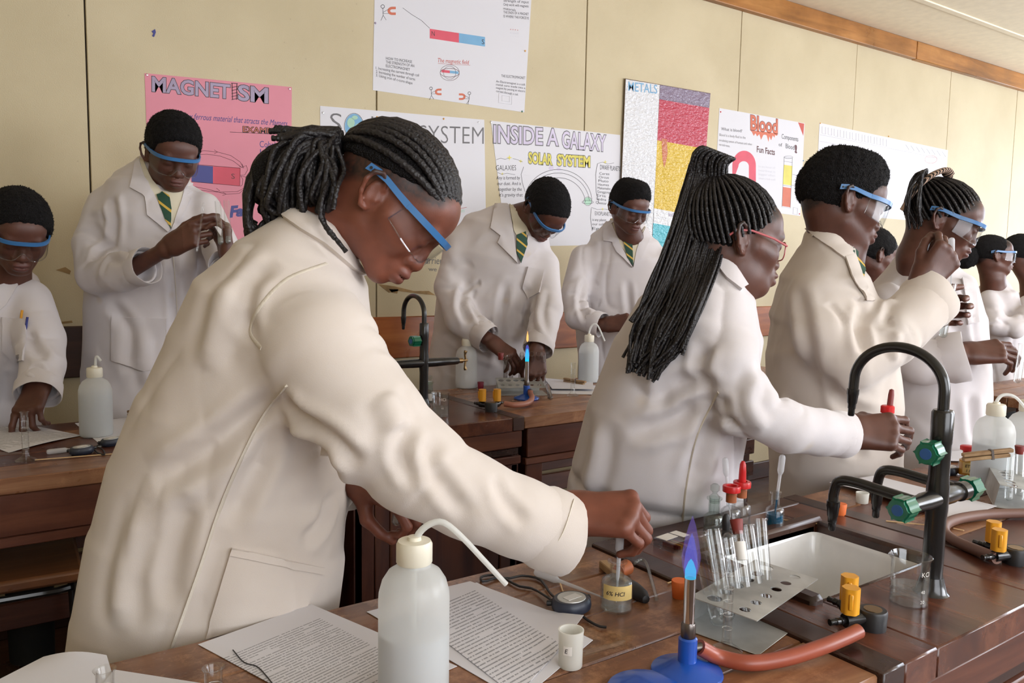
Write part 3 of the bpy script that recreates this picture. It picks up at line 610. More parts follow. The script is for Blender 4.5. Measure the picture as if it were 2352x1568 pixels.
# ================================================================== benches
BZ = 0.90
def planks(parent, x0, x1, y0, y1, mats, n=5, t=0.038, z=BZ, jit=0.0006):
    for k in range(n):
        a, b = y0+(y1-y0)*k/n, y0+(y1-y0)*(k+1)/n
        MB().box((x0, a+.0006, z-t), (x1, b-.0006, z-jit*(k % 2)), b=.0025).build('plank', mats[k % len(mats)], parent)
def table(label, x0, x1, y0, y1, group='wooden lab tables of the bench rows', legs=True, mats=('wood_top',), n=5, drop=0.165):
    t = thing('lab_table', label, 'table', group); planks(t, x0, x1, y0, y1, [M[m] for m in mats], n)
    for y in (y0+.012, y1-.04): MB().box((x0+.02, y, BZ-.038-.10), (x1-.02, y+.028, BZ-.039), b=.003).build('apron', M['wood_dark'], t)
    MB().box((x0+.02, y0+.018, BZ-drop), (x1-.02, y0+.04, BZ-.14), b=.003).build('apron', M['wood_dark'], t)
    for x in (x0+.03, x1-.10):
        for y in (y0+.03, y1-.10): MB().box((x, y, 0), (x+.07, y+.07, BZ-.039), b=.004).build('leg', M['wood_darkz'], t)
    for z in (.36, .47, .56): MB().box((x0+.06, y0+.47, z), (x1-.06, y0+.49, z+.075), b=.003).build('slat', M['wood_dark'], t)
    return t
HOLE = (1.06, 1.365, 0.70, 0.918)
def sink_unit(label, x0, x1, y0, y1, hole=None):
    t = thing('sink_cabinet', label, 'cabinet', 'dark sink cabinets set between the tables')
    z = BZ+0.004; h = hole; mt = M['wood_darky']
    def slab(a, b, c, d, nm='top_board', m=mt, zz=0.0): MB().box((a, c, BZ-.04), (b, d, z+zz), b=.0025).build(nm, m, t)
    e = 0.045
    slab(x0-.004, x0+e, y0-.006, y1+.012, 'border_strip', M['wood_edge'], .001); slab(x1-e, x1, y0-.006, y1+.012, 'border_strip', M['wood_edge'], .001)
    slab(x0+e+.0006, x1-e-.0006, y1-.035, y1+.012, 'border_strip', M['wood_edge'], .001)
    a, b, c, d = x0+e+.0006, x1-e-.0006, y0-.006, y1-.0356
    if h:
        slab(a, h[0]-.001, c, d); slab(h[1]+.001, b, c, d); slab(h[0]-.0006, h[1]+.0006, c, h[2]); slab(h[0]-.0006, h[1]+.0006, h[3], d)
        for (p, q, r, s, up) in ((h[0]-.03, h[1]+.03, h[3], h[3]+.03, .012), (h[0]-.03, h[0], h[2]-.012, h[3], .012), (h[1], h[1]+.026, h[2]-.012, h[3], .008), (h[0], h[1], h[2]-.012, h[2], .002)):
            MB().box((p, r, BZ-.03), (q, s, z+up), b=.006).build('sink_rim', M['wood_edge'], t)
        rings = []; rr = 0.035
        def rring(inset, zz, rad):
            P = []; cx = [(h[1]-inset-rad, h[3]-inset-rad, 0), (h[0]+inset+rad, h[3]-inset-rad, 90), (h[0]+inset+rad, h[2]+inset+rad, 180), (h[1]-inset-rad, h[2]+inset+rad, 270)]
            for X, Y, a0 in cx:
                for i in range(6): A = math.radians(a0+90*i/5); P.append((X+rad*math.cos(A), Y+rad*math.sin(A), zz))
            return P
        prof = [(-.004, .878, .012), (.0008, .893, .016), (.004, .886, .018), (.008, .81, .02), (.016, .755, .03), (.035, .738, .04), (.09, .733, .018)]
        mb = MB(); V = []; F = []
        for k, q in enumerate(prof): V += rring(*q)
        n = 24
        for k in range(len(prof)-1): F += [(k*n+i, k*n+(i+1) % n, (k+1)*n+(i+1) % n, (k+1)*n+i) for i in range(n)]
        F.append(tuple(range((len(prof)-1)*n, len(prof)*n))); sk = mb.add(V, F).build('sink_basin', M['porcelain'], t)
        MB().lathe([(.018, .734), (.018, .737), (.012, .7375), (0, .735)], 16, 0, frame(((h[0]+h[1])/2, (h[2]+h[3])/2, 0))).build('drain', M['chrome'], sk)
    else: slab(a, b, c, d)
    MB().box((x0+.01, y0+.012, .08), (x0+.035, y1-.01, BZ-.041)).build('side_panel', M['wood_darkz'], t); MB().box((x1-.035, y0+.012, .08), (x1-.01, y1-.01, BZ-.041)).build('side_panel', M['wood_darkz'], t)
    MB().box((x0+.035, y1-.03, .08), (x1-.035, y1-.01, BZ-.041)).build('back_panel', M['wood_dark'], t)
    MB().box((x0+.005, y0-.002, BZ-.095), (x1-.005, y0+.02, BZ-.041), b=.003).build('apron', M['wood_dark'], t)
    MB().box((x0+.01, y0+.008, BZ-.122), (x1-.01, y0+.02, BZ-.096), b=.004).build('moulding', M['wood_edge'], t)
    MB().box((x0+.005, y0+.002, BZ-.15), (x1-.005, y0+.02, BZ-.123), b=.003).build('moulding', M['wood_dark'], t)
    MB().box((x0+.012, y0+.012, .06), (x0+.075, y0+.032, BZ-.151), b=.003).build('stile', M['wood_darkz'], t); MB().box((x1-.075, y0+.012, .06), (x1-.012, y0+.032, BZ-.151), b=.003).build('stile', M['wood_darkz'], t)
    dr = MB().box((x0+.078, y0+.014, .10), (x1-.078, y0+.032, BZ-.155), b=.003).build('door', M['wood_darkz'], t)
    MB().box((x0+.125, y0+.006, .16), (x1-.125, y0+.016, BZ-.21), b=.006).build('raised_panel', M['wood_darkz'], dr)
    MB().lathe([(.006, 0), (.006, .012), (.012, .018), (.010, .026), (0, .028)], 14, 0, frame((x1-.10, y0+.015, .56), (0, -1, 0))).build('knob', M['brass'], dr)
    MB().box((x0+.02, y0+.04, 0), (x1-.02, y1-.03, .08)).build('plinth', M['wood_edge'], t)
    return t
table('long worn table top at the front holding papers, bottle and burner', -0.75, 0.930, .525, 1.070)
sink_unit('dark cabinet with the white sink at the front right', 0.935, 1.513, .525, 1.058, HOLE)
table('front row table beyond the sink, carrying the second gas tap', 1.517, 3.05, .525, 1.065, mats=('wood_top', 'wood_dark'))
table('back left table under the pointing hand and the papers', -0.85, 0.93, 2.10, 2.72, mats=('wood_top', 'wood_dark', 'wood_dark'))
sink_unit('dark cabinet carrying the tap in the back row', 0.935, 1.528, 2.10, 2.725)
table('back row table with the lit burner and the tube rack', 1.533, 3.35, 2.10, 2.72)
table('far small table at the right edge below the far girls', 3.42, 4.50, 1.36, 1.72, n=3)

# ------------------------------------------------------------------ stools
def stool(label, c, zt, half=0.17, rz=0.0):
    t = thing('stool', label, 'stool', 'wooden stools with black frames')
    ca, sa = math.cos(rz), math.sin(rz); T = np.eye(4); T[:2, :2] = [[ca, -sa], [sa, ca]]; T[:3, 3] = (c[0], c[1], 0)
    MB().box((-half, -half, zt-.030), (half, half, zt), T=T, b=.008).build('seat', M['wood_seat'], t)
    def w(x, y, z): return (T@np.array([x, y, z, 1]))[:3]
    for sx in (-1, 1):
        for sy in (-1, 1): MB().tube([w(sx*half*.92, sy*half*.92, zt-.03), w(sx*half*1.02, sy*half*1.02, 0)], .0105, 10).build('leg', M['black'], t)
    for z, s in ((zt-.045, .93), (.24, .98)):
        r = half*s; pts = [w(r*math.copysign(min(abs(math.cos(a))*1.3, 1), math.cos(a)), r*math.copysign(min(abs(math.sin(a))*1.3, 1), math.sin(a)), z) for a in [2*PI*i/32 for i in range(33)]]
        MB().tube(pts, .009, 8, caps=False).build('ring_rail', M['black'], t)
    return t
stool('wooden stool with black legs at the back left table', (0.105, 2.305), .650, .165, -0.06)
stool('stool half hidden between the front girl and the second girl', (1.86, 1.84), .66, .16)

# ================================================================== laboratory things
def lath(name, prof, mat, parent, T, n=28, **k): return MB().lathe(prof, n, 0, T, **k).build(name, M[mat], parent)
GRP = {}
def wash_bottle(label, base, spout, H=0.158, R=0.043, level=0.6, bent=True, mat='poly'):
    t = thing('wash_bottle', label, 'bottle', 'polythene wash bottles'); T = frame(base)
    lath('body', [(R-.006, 0), (R-.001, .003), (R, .008), (R, H*.72), (R*.985, H*.78), (R*.90, H*.86), (R*.74, H*.925), (R*.5, H*.965), (.0185, H*.985), (.0185, H*1.02)], mat, t, T, 40, cap1=False)
    lath('liquid', [(R-.004, .004), (R-.002, .010), (R-.002, H*level), (R*.5, H*level+.0005), (0, H*level+.0006)], 'poly_liquid', t, T, 32)
    lath('cap', [(.0195, H*.99), (.0205, H*1.0), (.0205, H*1.125), (.0185, H*1.15), (.008, H*1.155), (.0075, H*1.18), (.0045, H*1.185)], 'poly_cap' if mat == 'poly' else 'poly_white', t, T, 32)
    MB().tube([T[:3, 3]+(0, 0, .012), T[:3, 3]+(0, 0, H*1.0)], .003, 8).build('dip_tube', M['nozzle'], t)
    MB().tube(spout, np.linspace(.0043, .0030, len(spout)), 12).build('spout', M['nozzle'], t)
    return t
def vpl(base, px, py): # point seen at px, py on the upright plane through base that faces the camera
    n = np.array([VW[0], VW[1], 0]); q = ray(px, py); return CAM + q*(np.dot(np.asarray(base)-CAM, n)/np.dot(q, n))
def spout_px(base, pts, k=22): return curve_pts([vpl(base, x, y) for x, y in pts], k)
b = Zp(950, 1597); wash_bottle('large milky wash bottle nearest the camera with curved white spout', b, spout_px(b, [(953, 1310), (950, 1265), (962, 1225), (990, 1202), (1020, 1200), (1060, 1232), (1110, 1285), (1163, 1342)]), H=.160, R=.0405, level=.5)
b = Zp(222, 1000); wash_bottle('wash bottle with short bent spout beside the pointing hand', b, spout_px(b, [(219, 860), (219, 838), (220, 822), (224, 819), (232, 829)]), H=.165, R=.0425, level=.72)
b = Zp(1071, 890); wash_bottle('wash bottle standing behind the brass tap handle on the back row', b, spout_px(b, [(1072, 790), (1072, 765), (1080, 748), (1096, 741), (1112, 752), (1136, 783)]), H=.168, R=.0425, level=.1)
b = Zp(1351, 877); wash_bottle('wash bottle half hidden by long braids near the measuring cylinder', b, spout_px(b, [(1353, 779), (1354, 760), (1361, 746), (1370, 745), (1378, 757), (1389, 783)]), H=.172, R=.0425, level=.72)
b = Zp(2275, 1112); wash_bottle('wash bottle behind the red capped bottle on the right table', b, spout_px(b, [(2284, 955), (2287, 928), (2298, 910), (2315, 906), (2335, 914), (2358, 940)]), H=.165, R=.0435, level=.6)
b = Zp(2350, 1098); wash_bottle('wash bottle cut by the right edge of the picture', b, spout_px(b, [(2362, 945), (2366, 925), (2380, 915), (2395, 925)]), H=.165, R=.0435, level=.55)

def test_tube(label, bottom, top, r=0.0085, cat='test tube', group='glass test tubes', fillh=0.0, lip=True, flip=False, holder=None, mat='glass'):
    bottom, top = np.asarray(bottom, float), np.asarray(top, float); H = np.linalg.norm(top-bottom); T = frame(bottom, top-bottom); w = .0009
    prof = [(0, 0)]+[(r*math.sin(a), r-r*math.cos(a)) for a in np.linspace(.2, PI/2, 7)]+[(r, H-.003)]+([(r+.0016, H-.0014), (r+.0014, H)] if lip else [(r, H)])
    prof += [(r-w, H), (r-w, r)]+[((r-w)*math.cos(a), r-(r-w)*math.sin(a)) for a in np.linspace(.2, PI/2, 6)]
    mb = MB().lathe(prof, 20, 0, T, cap0=False, cap1=False)
    o = mb.build('test_tube', M[mat]); tag(o, label, cat, group)
    if fillh: lath('liquid', [(0, .001)]+[((r-.0011)*math.sin(a), r-(r-.001)*math.cos(a)) for a in np.linspace(.3, PI/2, 6)]+[(r-.0011, fillh), (0, fillh)], 'water', o, T, 18)
    return o
def cylinder_glass(label, base, H, r, rb, group='glass measuring cylinders'):
    T = frame(base); w = .001
    o = MB().lathe([(0, .001), (rb, 0), (rb, .003), (rb*.72, .007), (r*1.25, .011), (r, .017), (r, H-.004), (r+.0025, H), (r-w, H-.001), (r-w, .018), (0, .016)], 24, 0, T, cap0=False).build('measuring_cylinder', M['glass'])
    tag(o, label, 'cylinder', group)
    mk = MB()
    for k in range(9): mk.lathe([(r+.0002, H*.25+k*H*.07), (r+.0004, H*.25+k*H*.07+.0005)], 8, 0, T, False, False) if k % 2 == 0 else None
    mk.build('scale_mark', M['label_white'], o); return o
def beaker(label, base, H, r, level, words=None, toward=None):
    T = frame(base, x=-VW*[1, 1, 0]+.9*np.array([-1, .4, 0])*0.6); w = .0012
    o = MB().lathe([(0, 0), (r-.005, 0), (r, .005), (r, H-.006), (r+.003, H), (r+.0015, H+.0008), (r-w, H-.004), (r-w, .006), (r-.006, .0015), (0, .0015)], 36, 0, T, cap0=False)
    V = o.v[0]; c = np.asarray(base, float)
    for i, p in enumerate(V):
        d = p-c; k = max(0.0, 1-abs(d[2]-H)/.010); a = math.atan2(d[1], d[0])-math.atan2(*(np.array([-RT[1], -RT[0]])))  # lip pulled out into a pouring spout
        s = math.exp(-(((a+PI) % (2*PI)-PI)/.28)**2)*k; V[i] = p+np.array([d[0], d[1], 0])*.16*s
    o = o.build('beaker', M['glass']); tag(o, label, 'beaker', 'glass beakers')
    lath('liquid', [(r-.006, .0016), (r-.0016, .006), (r-.0016, level), (0, level)], 'water', o, T, 32)
    f = unit(np.array([-VW[0], -VW[1], 0])); rt = unit(np.array([RT[0], RT[1], 0]))
    for s, dx, z0, h in words or ():
        p0 = c+f*(r*.985)+rt*dx+np.array([0, 0, z0]); V, F = text_mesh(s, -.004); x0, x1 = V[:, 0].min(), V[:, 0].max(); a0 = dx/r
        W = []
        for v in V:
            a = a0+(v[0]-x0)*h/.7/r; W.append(c+(f*math.cos(a)+rt*math.sin(a))*(r+.0003)+np.array([0, 0, z0+v[1]*h/.7]))
        link('lettering', raw_mesh('lettering', W, F, M['label_white'], smooth=False), o)
    return o
def reagent_bottle(label, base, H, r, neck, mat='glass', fillh=0.0, liq='water', group='glass reagent bottles', neck_h=.32, flare=1.35):
    T = frame(base); n0 = H*(1-neck_h)
    t = thing('reagent_bottle', label, 'bottle', group)
    lath('body', [(0, .002), (r-.003, 0), (r, .003), (r, n0*.78), (r*.93, n0*.87), (r*.7, n0*.96), (neck, n0), (neck, H-.006), (neck*flare, H-.003), (neck*flare, H), (neck*.8, H-.001), (neck-.0015, n0), (r*.68, n0*.94), (r-.0015, n0*.77), (r-.0015, .004), (0, .004)], mat, t, T, 30, cap0=False)
    if fillh: lath('liquid', [(0, .0042), (r-.002, .0042), (r-.002, fillh), (0, fillh)], liq, t, T, 26)
    return t
def dropper(label, tip, bulb_end, L_bulb=.042, rb=.0062, group='plastic dropping pipettes', tinted=None):
    tip, e = np.asarray(tip, float), np.asarray(bulb_end, float); H = np.linalg.norm(e-tip); T = frame(tip, e-tip); b0 = H-L_bulb
    t = thing('pipette', label, 'pipette', group)
    lath('stem', [(.0008, 0), (.0011, .006), (.0016, b0*.45), (.0026, b0*.55), (.0030, b0)], 'dropper', t, T, 14)
    lath('bulb', [(.0030, b0), (rb*.8, b0+.004), (rb, b0+.008), (rb, H-.006), (rb*.75, H-.002), (0, H)], 'dropper', t, T, 18)
    if tinted: lath('liquid', [(.0014, b0*.1), (.0022, b0*.6), (.0024, b0*.66), (0, b0*.66)], tinted, t, T, 12)
    return t
def stopper(label, base, r0, r1, h, mat, axis=(0, 0, 1), group='rubber stoppers'):
    o = MB().lathe([(r0*.96, 0), (r0, .001), (r1, h-.001), (r1*.96, h), (0, h)], 22, 0, frame(base, axis)).build('stopper', M[mat]); return tag(o, label, 'stopper', group)
def label_on(parent, base, r, a0, a1, z0, z1, mat, words=None, toward=True, ink='ink'):
    f = unit(np.array([-VW[0], -VW[1], 0])); rt = unit(np.array([RT[0], RT[1], 0])); c = np.asarray(base, float); n = 12
    def pt(a, z, rr): return c+(f*math.cos(a)+rt*math.sin(a))*rr+np.array([0, 0, z])
    V = []; 
    for rr in (r+.0002, r+.0006):
        for z in (z0, z1): V += [pt(a0+(a1-a0)*i/n, z, rr) for i in range(n+1)]
    m = n+1; F = []
    for i in range(n): F += [(2*m+i, 2*m+i+1, 3*m+i+1, 3*m+i), (i, m+i, m+i+1, i+1), (m+i, 3*m+i, 3*m+i+1, m+i+1), (i, i+1, 2*m+i+1, 2*m+i)]
    o = MB().add(V, F).build('label', M[mat], parent)
    for s, aa, zz, h in words or ():
        W0, F0 = text_mesh(s, .008, .15); x0 = W0[:, 0].min()
        W = [pt(aa+(v[0]-x0)*h/.7/r, zz+v[1]*h/.7, r+.0009) for v in W0]
        link('lettering', raw_mesh('lettering', W, F0, M[ink], smooth=False), o)
    return o
# ---- front table: the small bottle being filled
fb = Zp(1415, 1398)
t = reagent_bottle('small glass bottle with yellow label under the dripping pipette', fb, .073, .0235, .0105, fillh=.045)
label_on(t, fb, .0238, -1.0, .95, .022, .043, 'label_yellow', [('6% HCl', -.75, .029, .006)])
# stopwatch with its cord
def stopwatch(label, c, rz, r=.030, cord=(), tilt=.0, squash=.82):
    t = thing('stopwatch', label, 'stopwatch', 'dark stopwatches with cords'); T = frame(c); R = np.eye(4); R[:2, :2] = [[math.cos(rz), -math.sin(rz)], [math.sin(rz), math.cos(rz)]]; R[1, :2] *= 1.0; T = T@R; S = np.diag([1.0, squash, 1, 1]); T = T@S
    lath('case', [(r*.80, 0), (r*.97, .004), (r, .009), (r*.97, .015), (r*.86, .0185), (0, .0185)], 'rubber_navy', t, T, 32)
    lath('face', [(r*.72, .0184), (r*.70, .0195), (0, .0195)], 'tin', t, T, 28)
    MB().box((-r*.42, -r*.30, .0195), (r*.42, r*.20, .0202), T=T, b=.0004).build('display', M['label_white'], t)
    for a in (.0, 2.4): lath('button', [(.004, 0), (.004, .007), (.003, .008), (0, .008)], 'rubber_black', t, T@frame((r*math.cos(a)*.97, r*math.sin(a)*.97, .010), (math.cos(a), math.sin(a), 0)), 12)
    for pts in cord: MB().tube(curve_pts(pts, 30), .0019, 8).build('cord', M['rubber_black'], t)
    return t
M['rubber_navy'] = plain('navy_rubber', (0.022, 0.028, 0.048), 0.4)
zc = lambda x, y, z=.9035: Zp(x, y, z)
stopwatch('navy stopwatch with grey face and long black cord behind the papers', Zp(1312, 1400)+np.array([0, 0, .0]), 0.1, .0305,
          [[zc(1268, 1378, .908), zc(1225, 1352), zc(1190, 1345), zc(1150, 1325), zc(1112, 1335), zc(1105, 1325), zc(1130, 1320), zc(1165, 1328), zc(1200, 1322), zc(1240, 1330), zc(1262, 1360), zc(1275, 1372, .908)],
           [zc(1335, 1412, .906), zc(1352, 1425), zc(1375, 1437), zc(1393, 1440)]], squash=.9)
# wooden tube holder with burnt jaw, delivery tube in a brown stopper
A, B = Zp(1392, 1300, .9065), Zp(1470, 1365, .9065)
t = thing('tube_holder', 'wooden peg with charred black end behind the small bottle', 'peg', 'wooden test tube holders'); Tt = frame(A, B-A, (0, 0, 1)); Hh = np.linalg.norm(B-A)
MB().box((-.0065, -.0075, -.012), (.0065, .0075, Hh*.72), T=Tt, b=.0015).build('grip', M['wood_pale'], t)
MB().lathe([(.004, Hh*.64), (.0105, Hh*.72), (.012, Hh*.85), (.011, Hh*1.05), (.006, Hh*1.16), (0, Hh*1.18)], 14, 0, Tt).build('burnt_jaw', M['rubber_black'], t)
t = thing('delivery_tube', 'bent glass tube pushed through a brown rubber stopper', 'tube')
s0 = Zp(1420, 1312, .9115); s1 = Zp(1458, 1293, .9115); MB().lathe([(.0105, 0), (.0125, .026), (0, .026)], 20, 0, frame(s0, s1-s0)).build('bung', M['orange_brown'], t)
MB().tube(curve_pts([Zp(1458, 1293, .9115), Zp(1472, 1285, .912), Zp(1484, 1292, .910), Zp(1493, 1320, .905), Zp(1508, 1375, .9042)], 26), .0030, 12).build('glass_bend', M['glass_green'], t)
stopper('bright orange stopper standing left of the blue burner flame', Zp(1560, 1371), .0105, .0125, .0265, 'orange')
dropper('clear pipette lying across the front table under the sleeve', Zp(1402, 1378, .9035), Zp(1228, 1312, .9065), .05, .0062)
for lb, a, b, g in (('short orange splint standing out from under the stopwatch', (1294, 1362), (1287, 1340), .9035), ('tiny brown splint left of the orange stopper', (1533, 1339), (1545, 1335), .902),
                 ('pale splint lying behind the sink left of the orange stopper', (1797, 1193), (1925, 1208), .906), ('pale splint lying between the spouts and the tap column', (2035, 1196), (2125, 1205), .906), ('broken splint end right of the tap column under the hose', (2190, 1213), (2214, 1218), .902)):
    tag(MB().tube([Zp(*a, g), Zp(*b, g)], .0013, 6).build('splint', M['splint']), lb, 'splint', 'wooden splints on the front bench')
# film canister marked E
def canister(label, base, r=.0155, h=.047, words=None):
    t = thing('film_canister', label, 'pot', 'white film canisters'); T = frame(base)
    lath('pot', [(r*.92, 0), (r*.95, .001), (r, h-.004), (r*1.03, h-.002), (r*1.03, h), (r*.93, h), (r*.90, .003), (0, .003)], 'poly_white', t, T, 28)
    if words: label_on(t, base, r*.975, -.72, .02, h*.42, h*.66, 'label_white', words)
    return t
canister('open white film canister lettered E on the printed sheet', Zp(1310, 1528), words=[('E', -.55, .0225, .0055)])
canister('white film canister behind the tap spouts', Zp(1980, 1154), .013, .022)
tag(MB().tube([Zp(1342, 1500, .9035), Zp(1434, 1474, .9035)], .0035, 12).build('glass_tube', M['glass']), 'short glass tube lying right of the film canister', 'tube')
cylinder_glass('measuring cylinder in front of the tube rack', Zp(1668, 1497), .128, .0062, .0205)
cylinder_glass('measuring cylinder beside the pointing hand', Zp(60, 1058), .120, .0080, .024)
cylinder_glass('measuring cylinder right of the back row rack', Zp(1315, 909), .125, .0085, .0225)
for lb, x, y in (('measuring cylinder rim at the bottom edge on the left papers', 240, 1536), ('measuring cylinder rim at the bottom edge by the left sheet', 490, 1532)):
    top = CAM+ray(x, y)*.80; cylinder_glass(lb, (top[0], top[1], .90), top[2]-.90, .0085, .024)
# bunsen burner
def bunsen(label, base, H, s=1.0, hose_dir=(1, 0, 0), flame=(), group='blue gas burners'):
    t = thing('gas_burner', label, 'burner', group); T = frame(base)
    lath('base', [(.042*s, 0), (.044*s, .003), (.043*s, .006), (.026*s, .012), (.014*s, .018), (0, .018)], 'blue_iron', t, T, 40)
    lath('body', [(.0115*s, .016), (.0115*s, .046*s), (.0095*s, .048*s), (0, .048*s)], 'blue_iron', t, T, 24)
    lath('collar', [(.0085*s, .048*s), (.0090*s, .049*s), (.0090*s, .064*s), (.0080*s, .066*s)], 'chrome_dark', t, T, 24)
    lath('barrel', [(.0068*s, .064*s), (.0068*s, H), (.0055*s, H), (.0055*s, H-.02)], 'chrome', t, T, 24, cap0=False, cap1=False)
    d = unit(hose_dir); lath('gas_inlet', [(.0055*s, 0), (.0055*s, .024*s), (0, .024*s)], 'chrome_dark', t, frame(np.asarray(base)+(0, 0, .032*s), d), 14)
    for prof, m in flame: lath('flame', prof, m, t, T, 22, cap0=False, cap1=False)
    return t
M['chrome_dark'] = plain('tarnished_steel', (0.16, 0.14, 0.13), 0.35, metal=1.0)
M['flame_blue'] = fire('flame_blue', (0.16, 0.20, 0.95), .62, .30); M['flame_core'] = fire('flame_core', (0.02, 0.62, 0.90), .95, .55); M['flame_tip'] = fire('flame_tip', (1.0, 0.42, 0.12), 1.3, .7); M['flame_outer'] = fire('flame_outer', (0.30, 0.20, 0.75), .40, .22)
bb = Zp(1577, 1548)
H1 = .122
bunsen('blue burner with a lit blue flame at the front', bb, H1, 1.0, (.75, -.2, 0), [([(.0066, H1), (.0066, H1+.010), (.0030, H1+.020), (0, H1+.024)], 'flame_core'), ([(.0068, H1), (.0100, H1+.014), (.0115, H1+.026), (.0088, H1+.045), (.004, H1+.066), (0, H1+.078)], 'flame_outer'), ([(.0062, H1+.001), (.0082, H1+.014), (.0070, H1+.03), (.003, H1+.048), (0, H1+.056)], 'flame_blue')])
bb2 = Zp(1209, 916)
H2 = .138
bunsen('burner with blue and orange flame on the back row', bb2, H2, 1.05, (.2, -1, 0), [([(.0070, H2), (.0075, H2+.022), (.004, H2+.042), (0, H2+.048)], 'flame_core'), ([(.0075, H2+.01), (.0085, H2+.03), (.005, H2+.055), (0, H2+.062)], 'flame_blue'), ([(0, H2+.07), (.004, H2+.078), (.0035, H2+.092), (0, H2+.112)], 'flame_tip')])
tag(MB().lathe([(.046, 0), (.048, .003), (.046, .006), (.02, .013), (0, .013)], 36, 0, frame(Zp(1486, 1592))).build('burner_base', M['blue_iron']), 'edge of a second blue burner base at the bottom of the picture', 'burner')
# gas taps and hoses
def gas_tap(label, base, rz, k=1.0):
    t = thing('gas_tap', label, 'gas tap', 'black gas taps with yellow knobs'); T = frame(base); R = np.eye(4); R[:2, :2] = [[math.cos(rz), -math.sin(rz)], [math.sin(rz), math.cos(rz)]]; T = T@R
    lath('turret', [(.0225*k, 0), (.0225*k, .002), (.0185*k, .004), (.0195*k, .028*k), (.018*k, .031*k), (0, .031*k)], 'rubber_black', t, T, 28)
    lath('turret_disc', [(.012*k, .0309*k), (.012*k, .0318*k), (0, .0318*k)], 'brass', t, T, 24)
    for s in (-1, 1):
        d = unit((-.80, s*.60, 0)); p0 = np.array([0, 0, .020*k])+d*.016*k; p1 = p0+d*.022*k; p2 = p0+d*.052*k
        lath('valve', [(.0085*k, 0), (.0085*k, .020*k), (.0095*k, .021*k), (.0095*k, .030*k), (0, .030*k)], 'black', t, T@frame(p0, d), 16)
        lath('hose_tail', [(.0060*k, 0), (.0062*k, .006*k), (.0048*k, .008*k), (.0058*k, .014*k), (.0045*k, .016*k), (.0054*k, .022*k), (.004*k, .024*k), (.0045*k, .032*k), (0, .032*k)], 'black', t, T@frame(p1, d), 14)
        kn = [(.0115*k*(1+.05*math.cos(6*a))*math.cos(a), .0115*k*(1+.05*math.cos(6*a))*math.sin(a)) for a in [2*PI*i/30 for i in range(30)]]
        o = MB().prism(kn, .030*k, .066*k, 0, T@frame(p1*[1, 1, 0])).build('knob', M['yellow'], t)
        MB().box((-.0025*k, -.0135*k, .038*k), (.0025*k, -.010*k, .060*k), T=T@frame(p1*[1, 1, 0]), b=.001).build('grip', M['yellow'], o)
    return t, T
def tail_tip(T, s, k=1.0, d=.05): q = unit((-.80, s*.60, 0)); return (T@np.append(np.array([0, 0, .020*k])+q*(.016+d)*k, 1))[:3]
gt1, T1 = gas_tap('gas tap feeding the front burner hose', Zp(2002, 1448), -.96, 1.0)
gt2, T2 = gas_tap('gas tap with grey hose by the right edge', Zp(2330, 1298), -.96, 1.0)
gt3, T3 = gas_tap('gas tap on the back row cabinet', Zp(1128, 947), -2.0, 1.1)
tag(MB().tube(curve_pts([bb+[.016, -.004, .032], Zp(1650, 1508, .915), Zp(1720, 1522, .912), Zp(1800, 1512, .913), Zp(1880, 1488, .917), Zp(1940, 1464, .920), Zp(1972, 1449, .922)], 40), .0098, 16).build('gas_hose', M['hose']), 'thick red rubber hose from the front burner', 'hose', 'rubber gas hoses')
tag(MB().tube(curve_pts([Zp(2290, 1282, .918), Zp(2240, 1262, .914), Zp(2190, 1240, .911), Zp(2168, 1218, .911), Zp(2178, 1200, .911), Zp(2215, 1188, .911), Zp(2280, 1180, .911), Zp(2380, 1178, .911)], 40), .0098, 16).build('gas_hose', M['hose_grey']), 'grey brown rubber hose looping behind the right gas tap', 'hose', 'rubber gas hoses')
tag(MB().tube(curve_pts([Zp(1158, 927, .920), Zp(1185, 930, .916), Zp(1212, 925, .914), Zp(1222, 914, .918), Zp(1218, 902, .926), bb2+[.004, -.02, .034]], 34), .0095, 16).build('gas_hose', M['hose_pink']), 'pink rubber hose of the back row burner', 'hose', 'rubber gas hoses')
